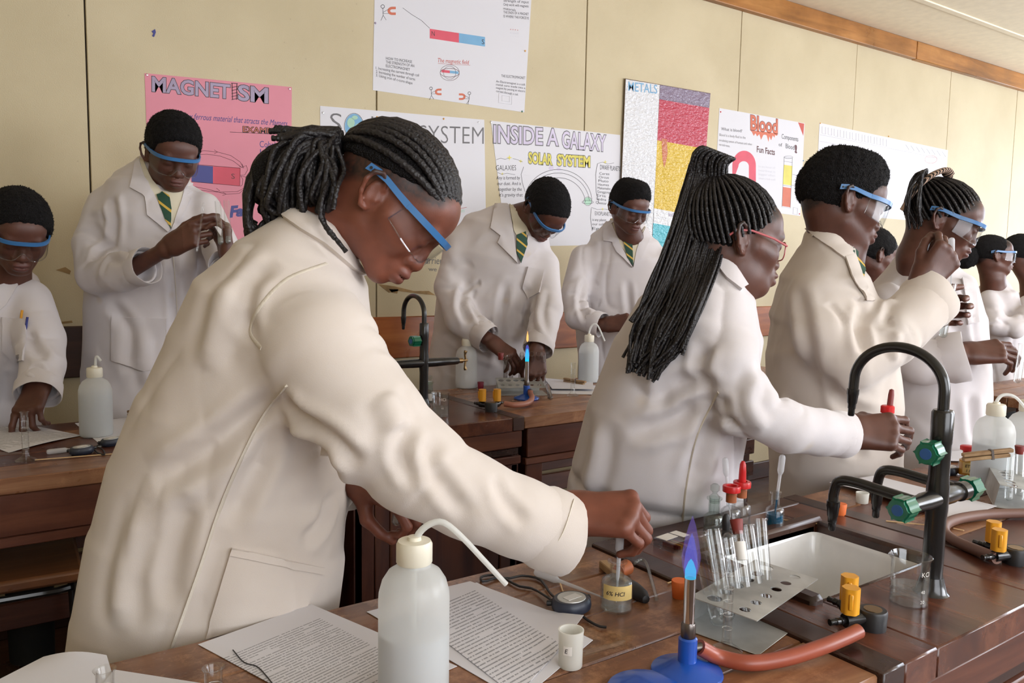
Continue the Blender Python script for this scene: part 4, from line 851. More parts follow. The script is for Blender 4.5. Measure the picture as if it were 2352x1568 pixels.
# test tube racks
def rack(label, base, rz, tilt, L_=.165, Wd=.085, gap=.050, inv=False):
    """Folded tin rack: a holed upper plate above a solid lower plate, with a bent side."""
    t = thing('tube_rack', label, 'rack', 'tin test tube racks'); T = frame(base); R = np.eye(4); R[:2, :2] = [[math.cos(rz), -math.sin(rz)], [math.sin(rz), math.cos(rz)]]; T = T@R
    def plate(nm, z0, tl, holes, T):
        us = np.linspace(-L_/2, L_/2, 7); vs_ = [-Wd/2, 0, Wd/2]; mb = MB(); th = .0012; n = 16
        Rx = np.eye(4); Rx[:3, :3] = np.array([[1, 0, 0], [0, math.cos(tl), -math.sin(tl)], [0, math.sin(tl), math.cos(tl)]]); Rx[2, 3] = z0; TT = T@Rx
        if not holes: mb.box((-L_/2-.012, -Wd/2-.012, 0), (L_/2+.012, Wd/2+.012, th), T=TT, b=.0004); return mb.build(nm, M['tin'], t), TT
        for i in range(6):
            for j in range(2):
                x0, x1, y0, y1 = us[i], us[i+1], vs_[j], vs_[j+1]; cx, cy_ = (x0+x1)/2, (y0+y1)/2; r = .0105 if j else .0078
                for z, fl in ((0, 1), (th, 0)):
                    V = []
                    for k in range(n):
                        a = 2*PI*(k+.5)/n; c, s = math.cos(a), math.sin(a); m = max(abs(c)/((x1-x0)/2), abs(s)/((y1-y0)/2)); V.append((cx+c/m, cy_+s/m, z))
                    V += [(cx+r*math.cos(2*PI*(k+.5)/n), cy_+r*math.sin(2*PI*(k+.5)/n), z) for k in range(n)]
                    # pull the outer ring's nearest points onto the cell corners
                    for X in (x0, x1):
                        for Y in (y0, y1):
                            k = min(range(n), key=lambda q: (V[q][0]-X)**2+(V[q][1]-Y)**2); V[k] = (X, Y, z)
                    F = [(k, (k+1) % n, n+(k+1) % n, n+k) for k in range(n)]; mb.add(V, F if fl == 0 else [f[::-1] for f in F], 0, TT)
                V = [(cx+r*math.cos(2*PI*(k+.5)/n), cy_+r*math.sin(2*PI*(k+.5)/n), z) for z in (0, th) for k in range(n)]; mb.add(V, [(k, (k+1) % n, n+(k+1) % n, n+k) for k in range(n)], 0, TT)
        for (a, b, c, d) in ((-L_/2-.004, L_/2+.004, -Wd/2-.004, -Wd/2), (-L_/2-.004, L_/2+.004, Wd/2, Wd/2+.004), (-L_/2-.004, -L_/2, -Wd/2, Wd/2), (L_/2, L_/2+.004, -Wd/2, Wd/2)): mb.box((a, c, 0), (b, d, th), T=TT)
        return mb.build(nm, M['tin'], t, smooth=False), TT
    _, T0 = plate('lower_plate', 0.0005, 0.0, False, T); _, TT = plate('upper_plate', gap, tilt, True, T)
    c = (TT@np.array([0, Wd/2+.003, 0, 1]))[:3]; c0 = (T@np.array([0, Wd/2+.011, .001, 1]))[:3]
    a = (T@np.array([-L_/2, 0, 0, 0]))[:3]
    MB().add([c+a, c-a, c0-a, c0+a, c+a+[.0012, .0012, 0], c-a+[.0012, .0012, 0], c0-a+[.0012, .0012, 0], c0+a+[.0012, .0012, 0]], [(0, 1, 2, 3), (7, 6, 5, 4), (0, 4, 5, 1), (3, 2, 6, 7), (0, 3, 7, 4), (1, 5, 6, 2)]).build('side_plate', M['tin'], t, smooth=False)
    def cell(i, j): return (TT@np.array([-L_/2+L_*(i+.5)/6, (-Wd/4 if j == 0 else Wd/4), 0, 1]))[:3]
    return t, cell
rk, cell = rack('slanting tin rack of test tubes behind the front burner', (.937, .718, .90), .22, .04, .190, .090, .043)
def tube_px(label, bx, by, tx, ty, dd=0.0, zb=.9028, **k):
    b = Zp(bx, by, zb); d = float((b-CAM)@VW)+dd; test_tube(label, b, CAM+ray(tx, ty)*d, **k)
tube_px('wide lipped tube leaning at the left end of the front rack', 1652, 1436, 1603, 1226, .0, r=.0115)
tube_px('wide tube with frosted band second in the front rack', 1672, 1428, 1638, 1214, .03, r=.0115)
b = Zp(1700, 1420, .9028); tt = CAM+ray(1671, 1222)*1.18; test_tube('upturned empty tube with rounded end up in the middle of the front rack', tt, b+(tt-b)*.22, r=.0082)
b = Zp(1668, 1448, .9028); tt = CAM+ray(1653, 1270)*1.12; test_tube('short upturned tube on the near row of the front rack', tt, b+(tt-b)*.25, r=.0078)
b = Zp(1722, 1420, .9028); tp = CAM+ray(1693, 1208)*1.20
o = MB().lathe([(0, 0), (.006, .002), (.0085, .009), (.0085, .122), (.0075, .122), (.0075, .01), (0, .003)], 20, 0, frame(b, tp-b), cap0=False, cap1=False).build('test_tube', M['glass']); tag(o, 'tube with brown stopper and white paper label in the front rack', 'test tube', 'glass test tubes')
u_ = unit(tp-b); stopper('brown stopper in the labelled tube of the front rack', b+u_*.117, .0072, .0095, .021, 'red_dark', u_)
MB().lathe([(.0088, .080), (.0088, .106)], 20, 0, frame(b, tp-b), False, False).build('label', M['label_white'], o)
tube_px('slim tube leaning left, second from the right in the front rack', 1748, 1408, 1719, 1204, .03, r=.0085)
tube_px('slim upright tube at the right end of the front rack', 1764, 1398, 1748, 1190, .03, r=.0085)
for i_, (x, y) in enumerate(((1704, 1440), (1738, 1422))):
    pass
rk2, _ = rack('tin rack with tubes by the right edge below the wash bottles', Zp(2335, 1146), .55, .10, .17, .085, .043)
def tube_at(label, x, y, tx, ty, d, **k): test_tube(label, Zp(x, y, .9028), CAM+ray(tx, ty)*d, **k)
tube_at('stoppered tube at the left of the right edge rack', 2316, 1150, 2322, 1046, 1.79, r=.0085); tube_at('tube second in the right edge rack', 2340, 1138, 2345, 1038, 1.85, r=.0085); tube_at('tube cut by the right edge in its rack', 2357, 1152, 2364, 1048, 1.78, r=.0085)
stopper('dark red stopper in the tube by the right edge', CAM+ray(2341, 1042)*1.79, .0075, .010, .018, 'red_dark')
rk3, _ = rack('tin rack of tubes on the back row table', (1.80, 2.50, .90), -.45, .28, .17, .085, .040)
for k, (x, y, tx, ty, d) in enumerate(((1160, 885, 1162, 822, 3.06), (1175, 882, 1170, 818, 3.1), (1194, 880, 1199, 812, 3.1), (1222, 880, 1221, 812, 3.08), (1236, 878, 1237, 812, 3.1), (1249, 880, 1247, 812, 3.08))):
    tube_at(('first', 'second', 'third', 'fourth', 'fifth', 'rightmost')[k]+' tube of the back row rack counted from the left', x, y, tx, ty, d, r=.0088)
stopper('red stopper on the left tube of the back row rack', CAM+ray(1150, 826)*3.06, .009, .0115, .026, 'red_dark')
test_tube('tube lying beside the back row rack', Zp(1265, 914, .909), Zp(1257, 886, .909), r=.0085)
stopper('magenta stopper behind the wash bottle on the back row', Zp(1104, 893), .011, .013, .028, 'magenta')

# bottles round the sink
b = Zp(1778, 1216); t = reagent_bottle('small bottle of blue solution holding a pipette', b, .074, .0172, .0078, fillh=.031, liq='blue_liquid', neck_h=.36)
dropper('pipette standing in the blue solution bottle', b+(.0, .002, .012), CAM+ray(1798, 1043)*1.55, .040, .0060, tinted='blue_liquid')
def cap_bottle(label, base, bulb=None):
    t = reagent_bottle(label, base, .078, .0185, .0085, neck_h=.34); T = frame(base)
    lath('neck_band', [(.0098, .060), (.0098, .080), (0, .080)], 'orange_brown', t, T, 22)
    lath('cap', [(.0115, .078), (.0165, .080), (.0168, .089), (.0160, .091), (.010, .0912), (.009, .083)], 'red', t, T, 26, cap0=False, cap1=False)
    if bulb: lath('bulb', [(.0075, .082), (.0068, .110), (.0058, .124), (.003, .130), (0, .131)], 'red', t, T, 20)
    return t
b = Zp(1676, 1224); cap_bottle('clear bottle with flat red cap holding a white pipette', b); dropper('pipette standing in the open red cap', b+(0, 0, .030), CAM+ray(1665, 1050)*1.55, .036, .0060)
cap_bottle('clear bottle with red cap and red rubber bulb', Zp(1700, 1212), True)
b = Zp(1638, 1226); t = reagent_bottle('frosted glass bottle with glass stopper left of the red caps', b, .070, .0185, .0105, mat='glass_green', neck_h=.42)
lath('glass_stopper', [(.009, .060), (.010, .072), (.0045, .077), (.0045, .080), (.0085, .084), (.0085, .092), (.004, .096), (0, .0965)], 'glass_green', t, frame(b), 22)
b = Zp(1664, 1282); t = reagent_bottle('small dropper bottle with black bulb behind the tubes', b, .040, .014, .007, neck_h=.3)
lath('bulb', [(.011, .038), (.0112, .048), (.0065, .051), (.0072, .064), (.0062, .073), (.003, .078), (0, .079)], 'rubber_black', t, frame(b), 20)
# clear box of test papers
c0 = Zp(1548, 1258); T = frame(c0, x=(1, .12, 0)); t = thing('paper_box', 'clear plastic box of coloured test papers behind the small bottle', 'box')
mb = MB(); 
for lo, hi in (((-.031, -.022, 0), (.031, .022, .0012)), ((-.031, -.022, .0012), (-.0298, .022, .018)), ((.0298, -.022, .0012), (.031, .022, .018)), ((-.0298, -.022, .0012), (.0298, -.0208, .018)), ((-.0298, .0208, .0012), (.0298, .022, .018))): mb.box(lo, hi, T=T)
mb.build('tray', M['clear_box'], t, smooth=False); MB().box((-.031, -.022, .0182), (.031, .022, .0205), T=T, b=.0008).build('lid', M['clear_box'], t)
MB().box((-.028, -.004, .0206), (.006, .019, .0209), T=T).build('label', M['label_white'], t); MB().box((.010, -.012, .0206), (.029, .018, .0209), T=T).build('label', M['label_white'], t)
for k in range(5): MB().box((-.012+k*.007, -.018, .0015), (-.0065+k*.007, .016, .010-k*.001), T=T).build('test_paper', M[('red_dark', 'yellow', 'orange_brown', 'label_yellow', 'crayon_red')[k]], t)
stopper('pale orange stopper standing behind the sink', Zp(1929, 1185), .0105, .0125, .026, 'orange')
tag(MB().box((-.004, -.004, 0), (.004, .004, .003), T=frame(Zp(1545, 1388))).build('chip', M['label_white']), 'white chip lying in front of the orange stopper', 'crumb') if False else None
# the beakers
beaker('glass beaker of clear water beside the tap column', Zp(2086, 1388), .076, .0265, .031, [('KCl', .004, .052, .007), ('40', .004, .027, .005), ('20', .004, .012, .005)])
beaker('glass beaker on the back row at the front girl\'s sleeve', Zp(1012, 958), .080, .0265, .034, [('HCl', -.002, .056, .010), ('40', .004, .030, .006)])
b = Zp(988, 925); t = reagent_bottle('small glass stoppered bottle behind the back row beaker', b, .075, .0165, .0095, mat='glass_green', neck_h=.4); label_on(t, b, .0168, -.6, .5, .010, .035, 'label_white')
lath('glass_stopper', [(.008, .066), (.0092, .077), (.004, .082), (.008, .087), (.008, .095), (0, .099)], 'glass_green', t, frame(b), 18)
b = Zp(2217, 1092); t = reagent_bottle('red capped bottle of yellow liquid by the right wash bottle', b, .064, .0165, .0085, fillh=.044, liq='amber') if False else None
M['amber'] = liquid('amber_solution', (0.75, 0.42, 0.05), 0.6)
t = reagent_bottle('red capped bottle of yellow liquid by the right wash bottle', b, .060, .0170, .0085, fillh=.040, liq='amber'); label_on(t, b, .0173, -.9, .9, .010, .036, 'label_yellow', [('ETHER', -.62, .024, .007), ('1.81', -.45, .013, .007)])
lath('neck_band', [(.0085, .050), (.0088, .063), (0, .063)], 'red', t, frame(b), 20); lath('cap', [(.0105, .062), (.0155, .064), (.0155, .073), (.013, .0745), (0, .0745)], 'red', t, frame(b), 24)
def peg(label, A, B, up=(0, 0, 1), burnt=False):
    t = thing('tube_holder', label, 'peg', 'wooden test tube holders'); T = frame(A, np.asarray(B)-A, up); H = np.linalg.norm(np.asarray(B)-A)
    MB().box((.0008, -.007, 0), (.009, .007, H), T=T, b=.0015).build('upper_jaw', M['wood_pale'], t); MB().box((-.009, -.007, 0), (-.0008, .007, H*.93), T=T, b=.0015).build('lower_jaw', M['wood_pale'], t)
    MB().box((-.0105, -.0078, H*.55), (.0105, .0078, H*.60), T=T).build('spring', M['chrome_dark'], t)
peg('wooden peg gripping the stoppered tube by the right edge', CAM+ray(2211, 1050)*1.80, CAM+ray(2326, 1038)*1.79)
peg('wooden peg lying on the papers beside the left wash bottle', Zp(296, 948, .9135), Zp(345, 958, .9135)); peg('wooden peg lying behind the back row papers', Zp(1296, 872, .9135), Zp(1345, 880, .9135))
stopwatch('black oval stopwatch nearer the pipette on the back left table', Zp(188, 1042), .35, .030, [[zc(214, 1030), zc(225, 1040), zc(240, 1043), zc(236, 1032), zc(222, 1024), zc(240, 1020)]], squash=.72)
stopwatch('black oval stopwatch touching the front girl\'s coat on the back left table', Zp(256, 1022), .55, .030, squash=.68)
stopwatch('black stopwatch behind the tap on the right table', Zp(2180, 1088), .2, .028, squash=.7)
dropper('clear pipette lying on the back left table', Zp(232, 1024, .9035), Zp(106, 1038, .9065), .05, .0065)
tag(MB().tube([Zp(80, 1056, .902), Zp(285, 1040, .902)], .0016, 6).build('splint', M['splint']), 'thin splint lying under the stopwatches', 'splint')
tag(MB().tube([Zp(-20, 1042, .9035), Zp(52, 1040, .9035)], .0035, 10).build('glass_tube', M['glass']), 'glass tube lying left of the measuring cylinder', 'tube')
tag(MB().box((0, -.006, 0), (.20, .006, .005), T=frame(Zp(2000, 1074), x=Zp(2140, 1100)-Zp(2000, 1074)), b=.001).build('ruler', M['rubber_black']), 'black ruler lying behind the tap on the right papers', 'ruler')

# ------------------------------------------------------------------ laboratory water columns
def knob_green(parent, T, k=1.0):
    n = 48; P = [((.0165+.0035*max(0, math.cos(6*a))**6)*k*math.cos(a), (.0165+.0035*max(0, math.cos(6*a))**6)*k*math.sin(a)) for a in [2*PI*i/n for i in range(n)]]
    P2 = [(x*.86, y*.86) for x, y in P]
    o = MB().prism(P, .006*k, .034*k, 0, T).prism(P2, .034*k, .0385*k, 0, T).build('knob', M['green'], parent)
    lath('stem', [(.0095*k, -.012*k), (.0095*k, .003*k), (.012*k, .004*k), (.012*k, .0065*k)], 'black', parent, T, 20)
    lath('disc', [(.0085*k, .0386*k), (.0082*k, .0395*k), (0, .0395*k)], 'blue_dot', o, T, 22)
def nozzle(parent, p, d, k=1.0):
    T = frame(p, d); lath('nozzle', [(.0085*k, 0), (.0105*k, .001), (.0105*k, .010*k), (.0098*k, .012*k), (.0085*k, .026*k), (.0072*k, .028*k), (.0070*k, .036*k), (.0060*k, .037*k), (.0058*k, .048*k), (.0045*k, .050*k), (0, .050*k)], 'black', parent, T, 20)
def tap(label, base, side_knobs=True):
    base = np.asarray(base, float); t = thing('water_tap', label, 'tap', 'black laboratory water columns'); T = frame(base)
    lath('base_flange', [(.026, 0), (.026, .004), (.022, .008), (.019, .020), (.0165, .030), (0, .030)], 'black', t, T, 32)
    lath('column', [(.0152, .02), (.0148, .12), (.0162, .135), (.0162, .170), (.0148, .185), (.0150, .235), (.0158, .240), (.0158, .284), (.0135, .288), (0, .288)], 'black', t, T, 28)
    r = .074; top = base+(0, 0, .280); arc = [top, top+(0, 0, .03)]+[top+(0, r-r*math.cos(a), .035+r*math.sin(a)*.82) for a in np.linspace(0.05, PI, 26)]+[top+(0, 2*r+.001, .018)]
    MB().tube(arc, .0082, 14).build('gooseneck', M['black'], t); nozzle(t, top+(0, 2*r+.001, .020), (0, .03, -1), .92)
    knob_green(t, T@frame((-.016, 0, .228), (-1, -.16, 0))); z = .152
    if side_knobs:
        lath('cross_arm', [(.0122, -.080), (.0128, -.045), (.0140, -.040), (.0140, .040), (.0128, .045), (.0122, .062), (.0150, .064), (.0150, .082), (.0122, .084)], 'black', t, T@frame((0, 0, z), (1, 0, 0)), 24)
        knob_green(t, T@frame((-.076, 0, z), (-1, -.06, 0))); knob_green(t, T@frame((.082, 0, z), (1, .06, 0)))
        for x, L_ in ((-.060, .135), (.066, .135)):
            p = base+(x, 0, z+.004); MB().tube(curve_pts([p, p+(0, .05, .003), p+(0, L_-.035, .006), p+(0, L_-.008, .001), p+(0, L_, -.020), p+(0, L_, -.034)], 26), .0082, 12).build('spout', M['black'], t); nozzle(t, p+(0, L_, -.032), (0, 0, -1), 1.0)
    else:
        lath('cross_arm', [(.010, -.13), (.0125, -.12), (.0150, -.040), (.0150, .040), (.0125, .13), (.010, .136)], 'black', t, T@frame((0, 0, z), (1, 0, 0)), 24)
        for s in (1, -1):
            lath('valve', [(.009, .136), (.009, .152), (.0045, .154), (.0045, .172), (0, .172)], 'brass', t, T@frame((0, 0, z), (s, 0, 0)), 16)
            MB().tube(curve_pts([base+(s*.166, 0, z+.034), base+(s*.163, 0, z+.02), base+(s*.166, 0, z), base+(s*.163, 0, z-.02), base+(s*.166, 0, z-.034)], 16), [.006]*3+[.004]*10+[.006]*3, 10).build('handle', M['brass'], t)
    return t
tap('black water tap with green knobs over the white sink', (1.233, .622, .900), True)
tap('black water tap with brass handle on the back row', (1.340, 2.420, .900), False)

# ------------------------------------------------------------------ papers
def sheet(label, px, mat, z=.9008, lift=None, n=10, group='loose papers on the benches', t=.0006):
    """A sheet whose four corners are seen at px; lift(s, r) raises it in metres."""
    C4 = [Zp(x, y, z) for x, y in px]; V = []
    for i in range(n+1):
        for j in range(n+1):
            s, r = i/n, j/n; p = (C4[0]*(1-s)+C4[1]*s)*(1-r)+(C4[3]*(1-s)+C4[2]*s)*r; p = p+np.array([0, 0, max(0, lift(s, r)) if lift else 0]); V.append(p)
    m = (n+1)**2; V += [v+np.array([0, 0, t]) for v in V]; F = []
    for i in range(n):
        for j in range(n):
            a = i*(n+1)+j; q = (a, a+1, a+n+2, a+n+1); F += [q[::-1], tuple(v+m for v in q)]
    ring = [i*(n+1) for i in range(n+1)]+[n*(n+1)+j for j in range(1, n+1)]+[i*(n+1)+n for i in range(n-1, -1, -1)]+[j for j in range(n-1, 0, -1)]
    F += [(ring[k], ring[(k+1) % len(ring)], ring[(k+1) % len(ring)]+m, ring[k]+m) for k in range(len(ring))]
    o = MB().add(V, F).build('paper_sheet', mat); return tag(o, label, 'paper', group)
def pr(name, px, corner=0, **k):
    C4 = [Zp(x, y, .9) for x, y in px]; u = unit(C4[1]-C4[0]); v = unit(C4[3]-C4[0]); return printed(name, u, v, C4[0], **k)
a = [(715, 1388), (455, 1480), (770, 1650), (1050, 1530)]
sheet('printed sheet with tables left of the big wash bottle', a, pr('printed_table', a, line=.0058, box=(.02, .20, .045, .30)))
a2 = [(1095, 1338), (842, 1405), (1195, 1610), (1362, 1470)]
sheet('lower sheet showing past the printed page behind the big bottle', a2, M['paper'], z=.9008)
b_ = [(1080, 1335), (900, 1378), (1186, 1600), (1340, 1432)]
sheet('printed page behind the big wash bottle by the stopwatch', b_, pr('printed_page', b_, line=.0078, box=(.015, .19, .03, .29)), z=.9022, lift=lambda s, r: .012*max(0, r-.75)*max(0, 1-s*2)*4)
tag(MB().tube(curve_pts([Zp(535, 1492, .9025), Zp(560, 1520, .9025), Zp(590, 1530, .9025), Zp(612, 1552, .9025), Zp(630, 1575, .9025)], 20), .0007, 6).build('thread', M['rubber_black']), 'thin dark thread lying across the left printed sheet', 'thread')
sheet('curled white sheet at the lower left corner', [(245, 1505), (100, 1510), (-80, 1600), (285, 1640)], M['paper'], z=.9008, lift=lambda s, r: .006*math.sin(s*3)*max(0, 1-r*1.2))
sheet('lower white sheet between the left cylinders at the bottom edge', [(500, 1575), (262, 1538), (180, 1640), (520, 1680)], M['paper'], z=.9024)
c_ = [(188, 1000), (60, 974), (-90, 1000), (20, 1040)]
sheet('worksheet under the pointing hand', c_, pr('printed_worksheet', c_, line=.012, box=(.0, .3, .0, .3)), z=.9008, lift=lambda s, r: .004*math.sin(3*r))
sheet('paper behind the left wash bottle', [(172, 972), (330, 955), (320, 985), (232, 1022)], M['paper'], z=.9008)
sheet('lower of the stacked papers behind the back row cylinder', [(1240, 872), (1375, 886), (1370, 906), (1262, 904)], M['paper'], z=.9008); sheet('upper of the stacked papers behind the back row cylinder', [(1250, 868), (1362, 878), (1362, 896), (1268, 895)], M['paper'], z=.905, lift=lambda s, r: .004*r)
sheet('white worksheet lying across the right table behind the tap', [(2010, 1092), (1905, 1108), (2195, 1195), (2290, 1162)], M['paper'], z=.9055, lift=lambda s, r: .006*math.sin(r*PI)*s); sheet('paper by the red capped bottle on the right table', [(2240, 1032), (2165, 1038), (2180, 1058), (2260, 1060)], M['paper'], z=.9055)

# ================================================================== figures: implicit surfaces meshed with surface nets
f32 = np.float32
def cone(a, b, ra, rb):
    a = np.asarray(a, f32); ab = (np.asarray(b, f32)-a); l2 = max(float(ab@ab), 1e-9)
    def f(P):
        q = P-a; t = np.clip(q@ab/l2, 0, 1); q = q-t[:, None]*ab; return np.sqrt(np.einsum('ij,ij->i', q, q))-(ra+(rb-ra)*t)
    return f
def ell(c, r, R=None):
    c = np.asarray(c, f32); r = np.asarray(r, f32); R = None if R is None else np.asarray(R, f32)
    def f(P):
        q = P-c
        if R is not None: q = q@R
        q = q/r; k0 = np.sqrt(np.einsum('ij,ij->i', q, q)); q = q/r; k1 = np.sqrt(np.einsum('ij,ij->i', q, q)); return k0*(k0-1)/np.maximum(k1, 1e-6)
    return f
def esec(s0, s1):
    """Elliptic tube between two sections (centre, width vector, depth vector)."""
    c0, a0, b0 = (np.asarray(v, f32) for v in s0); c1, a1, b1 = (np.asarray(v, f32) for v in s1)
    ax = c1-c0; l2 = max(float(ax@ax), 1e-9); d = ax/math.sqrt(l2); a0, a1, b0, b1 = (v-d*float(v@d) for v in (a0, a1, b0, b1))   # widths measured square to the axis
    def ln(v): return float(np.sqrt(v@v))
    A0, A1, B0, B1 = ln(a0), ln(a1), ln(b0), ln(b1); ua0, ua1, ub0, ub1 = a0/A0, a1/A1, b0/B0, b1/B1
    def f(P):
        q = P-c0; t = np.clip(q@ax/l2, 0, 1); q = q-t[:, None]*ax
        A = A0+(A1-A0)*t; B = B0+(B1-B0)*t; qa = q@ua0+t*(q@(ua1-ua0)); qb = q@ub0+t*(q@(ub1-ub0)); qd = q@d; C = np.minimum(A, B)*.34
        x, y, z = qa/A, qb/B, qd/C; k0 = np.sqrt(x*x+y*y+z*z); x, y, z = x/A, y/B, z/C; k1 = np.sqrt(x*x+y*y+z*z); return k0*(k0-1)/np.maximum(k1, 1e-6)
    return f
def half(p, n, rough=0.0):
    p = np.asarray(p, f32); n = unit(n).astype(f32)
    return (lambda P: (P-p)@n) if not rough else (lambda P: (P-p)@n+(rough*vnoise(P*150, 4)).astype(f32))
def smin(a, b, k):
    if k <= 0: return np.minimum(a, b)
    h = np.clip(.5+.5*(b-a)/k, 0, 1); return b+(a-b)*h-k*h*(1-h)
def smax(a, b, k): return -smin(-a, -b, k)
def ops(lst):
    """lst of (op, k, f): '+' union, '-' subtract, '&' intersect, one after the other."""
    def f(P):
        d = None
        for op, k, g in lst:
            v = g(P)
            if d is None: d = v
            elif op == '+': d = smin(d, v, k)
            elif op == '-': d = smax(d, -v, k)
            else: d = smax(d, v, k)
        return d
    return f
def chain(fs, k=0.0): return ops([('+', k, f) for f in fs])
_EDGE = [(0, 1), (2, 3), (4, 5), (6, 7), (0, 2), (1, 3), (4, 6), (5, 7), (0, 4), (1, 5), (2, 6), (3, 7)]
_OFF = np.array([(i >> 2 & 1, i >> 1 & 1, i & 1) for i in range(8)])
def nets(D, org, h):
    s = D < 0; c = np.zeros(tuple(n-1 for n in D.shape), np.uint8)
    for o in _OFF: c += s[o[0]:D.shape[0]-1+o[0], o[1]:D.shape[1]-1+o[1], o[2]:D.shape[2]-1+o[2]]
    act = (c > 0) & (c < 8); ii = np.argwhere(act); idx = np.full(act.shape, -1, np.int32); idx[act] = np.arange(len(ii), dtype=np.int32)
    val = np.stack([D[ii[:, 0]+o[0], ii[:, 1]+o[1], ii[:, 2]+o[2]] for o in _OFF], 1); acc = np.zeros((len(ii), 3)); num = np.zeros(len(ii))
    for a, b in _EDGE:
        m = (val[:, a] < 0) != (val[:, b] < 0); va, vb = val[m, a], val[m, b]; t = va/(va-vb); acc[m] += _OFF[a]+t[:, None]*(_OFF[b]-_OFF[a]); num[m] += 1
    V = np.asarray(org)+h*(ii+acc/num[:, None]); Q = []
    for ax in range(3):
        n = [1, 1, 1]; a = [slice(None)]*3; b = [slice(None)]*3; a[ax] = slice(0, -1); b[ax] = slice(1, None)
        sa, sb = s[tuple(a)], s[tuple(b)]; e = np.argwhere(sa != sb); a1, a2 = (ax+1) % 3, (ax+2) % 3
        e = e[(e[:, a1] > 0) & (e[:, a2] > 0) & (e[:, a1] < D.shape[a1]-1) & (e[:, a2] < D.shape[a2]-1)]
        ins = sa[e[:, 0], e[:, 1], e[:, 2]]; cs = []
        for p, q in ((-1, -1), (0, -1), (0, 0), (-1, 0)):
            g = e.copy(); g[:, a1] += p; g[:, a2] += q; cs.append(idx[g[:, 0], g[:, 1], g[:, 2]])
        F = np.stack(cs, 1); F[~ins] = F[~ins][:, ::-1]; Q.append(F)
    return V, np.concatenate(Q)
def sdf_mesh(groups, lo, hi, h, k=0.0):
    """groups: list of functions joined by a smooth union; blocks far from the surface are skipped."""
    lo = np.asarray(lo, float)-4*h; n = np.ceil((np.asarray(hi)+4*h-lo)/h/8).astype(int); B = 8
    D = np.empty(tuple(n*B+1), f32); cen = np.stack(np.meshgrid(*[lo[i]+h*(np.arange(n[i])*B+B/2) for i in range(3)], indexing='ij'), -1).reshape(-1, 3).astype(f32)
    gv = np.stack([g(cen) for g in groups]); best = gv.min(0); rad = h*B*.87*1.25+k; act = np.abs(best) < rad+.01
    fillv = np.where(best > 0, .1, -.1).astype(f32).reshape(n); big = np.repeat(np.repeat(np.repeat(fillv, B, 0), B, 1), B, 2); D[:-1, :-1, :-1] = big; D[-1] = .1; D[:, -1] = .1; D[:, :, -1] = .1
    ai = np.argwhere(act)[:, 0]; bi = np.stack(np.unravel_index(ai, n), 1); loc = np.stack(np.meshgrid(*[np.arange(B+1)]*3, indexing='ij'), -1).reshape(-1, 3)
    for s in range(0, len(ai), 700):
        b = bi[s:s+700]; G = (b[:, None, :]*B+loc[None]); P = (lo+h*G).astype(f32); d = np.full(P.shape[:2], .2, f32)
        for gi, g in enumerate(groups):
            m = gv[gi, ai[s:s+700]] < rad+.03+k
            if m.any():
                v = g(P[m].reshape(-1, 3)).reshape(-1, len(loc)); d[m] = smin(d[m], v, k)
        D[G[..., 0], G[..., 1], G[..., 2]] = d
    return nets(D, lo, h)
def vnormals(V, F):
    n = np.cross(V[F[:, 2]]-V[F[:, 0]], V[F[:, 3]]-V[F[:, 1]]); o = np.zeros_like(V)
    for i in range(4): np.add.at(o, F[:, i], n)
    return o/np.maximum(np.linalg.norm(o, axis=1), 1e-9)[:, None]
def relax(V, F, it=1, w=.5):
    for _ in range(it):
        acc = np.zeros_like(V); c = np.zeros(len(V))
        for i in range(4):
            j = (i+1) % 4; np.add.at(acc, F[:, i], V[F[:, j]]); np.add.at(acc, F[:, j], V[F[:, i]]); np.add.at(c, F[:, i], 1); np.add.at(c, F[:, j], 1)
        V = V+(acc/np.maximum(c, 1)[:, None]-V)*w
    return V
def vnoise(P, seed=0):
    i = np.floor(P).astype(np.int64); f = P-i; f = f*f*(3-2*f); out = np.zeros(len(P))
    for o in _OFF:
        q = i+o; hsh = (q[:, 0]*73856093 ^ q[:, 1]*19349663 ^ q[:, 2]*83492791 ^ seed*2654435761) & 0xffffff; hsh = (hsh*1103515245+12345) & 0x7fffffff; hsh = (hsh ^ hsh >> 13)*1274126177 & 0x7fffffff
        out += (hsh/0x7fffffff)*np.prod(np.where(o, f, 1-f), axis=1)
    return out*2-1

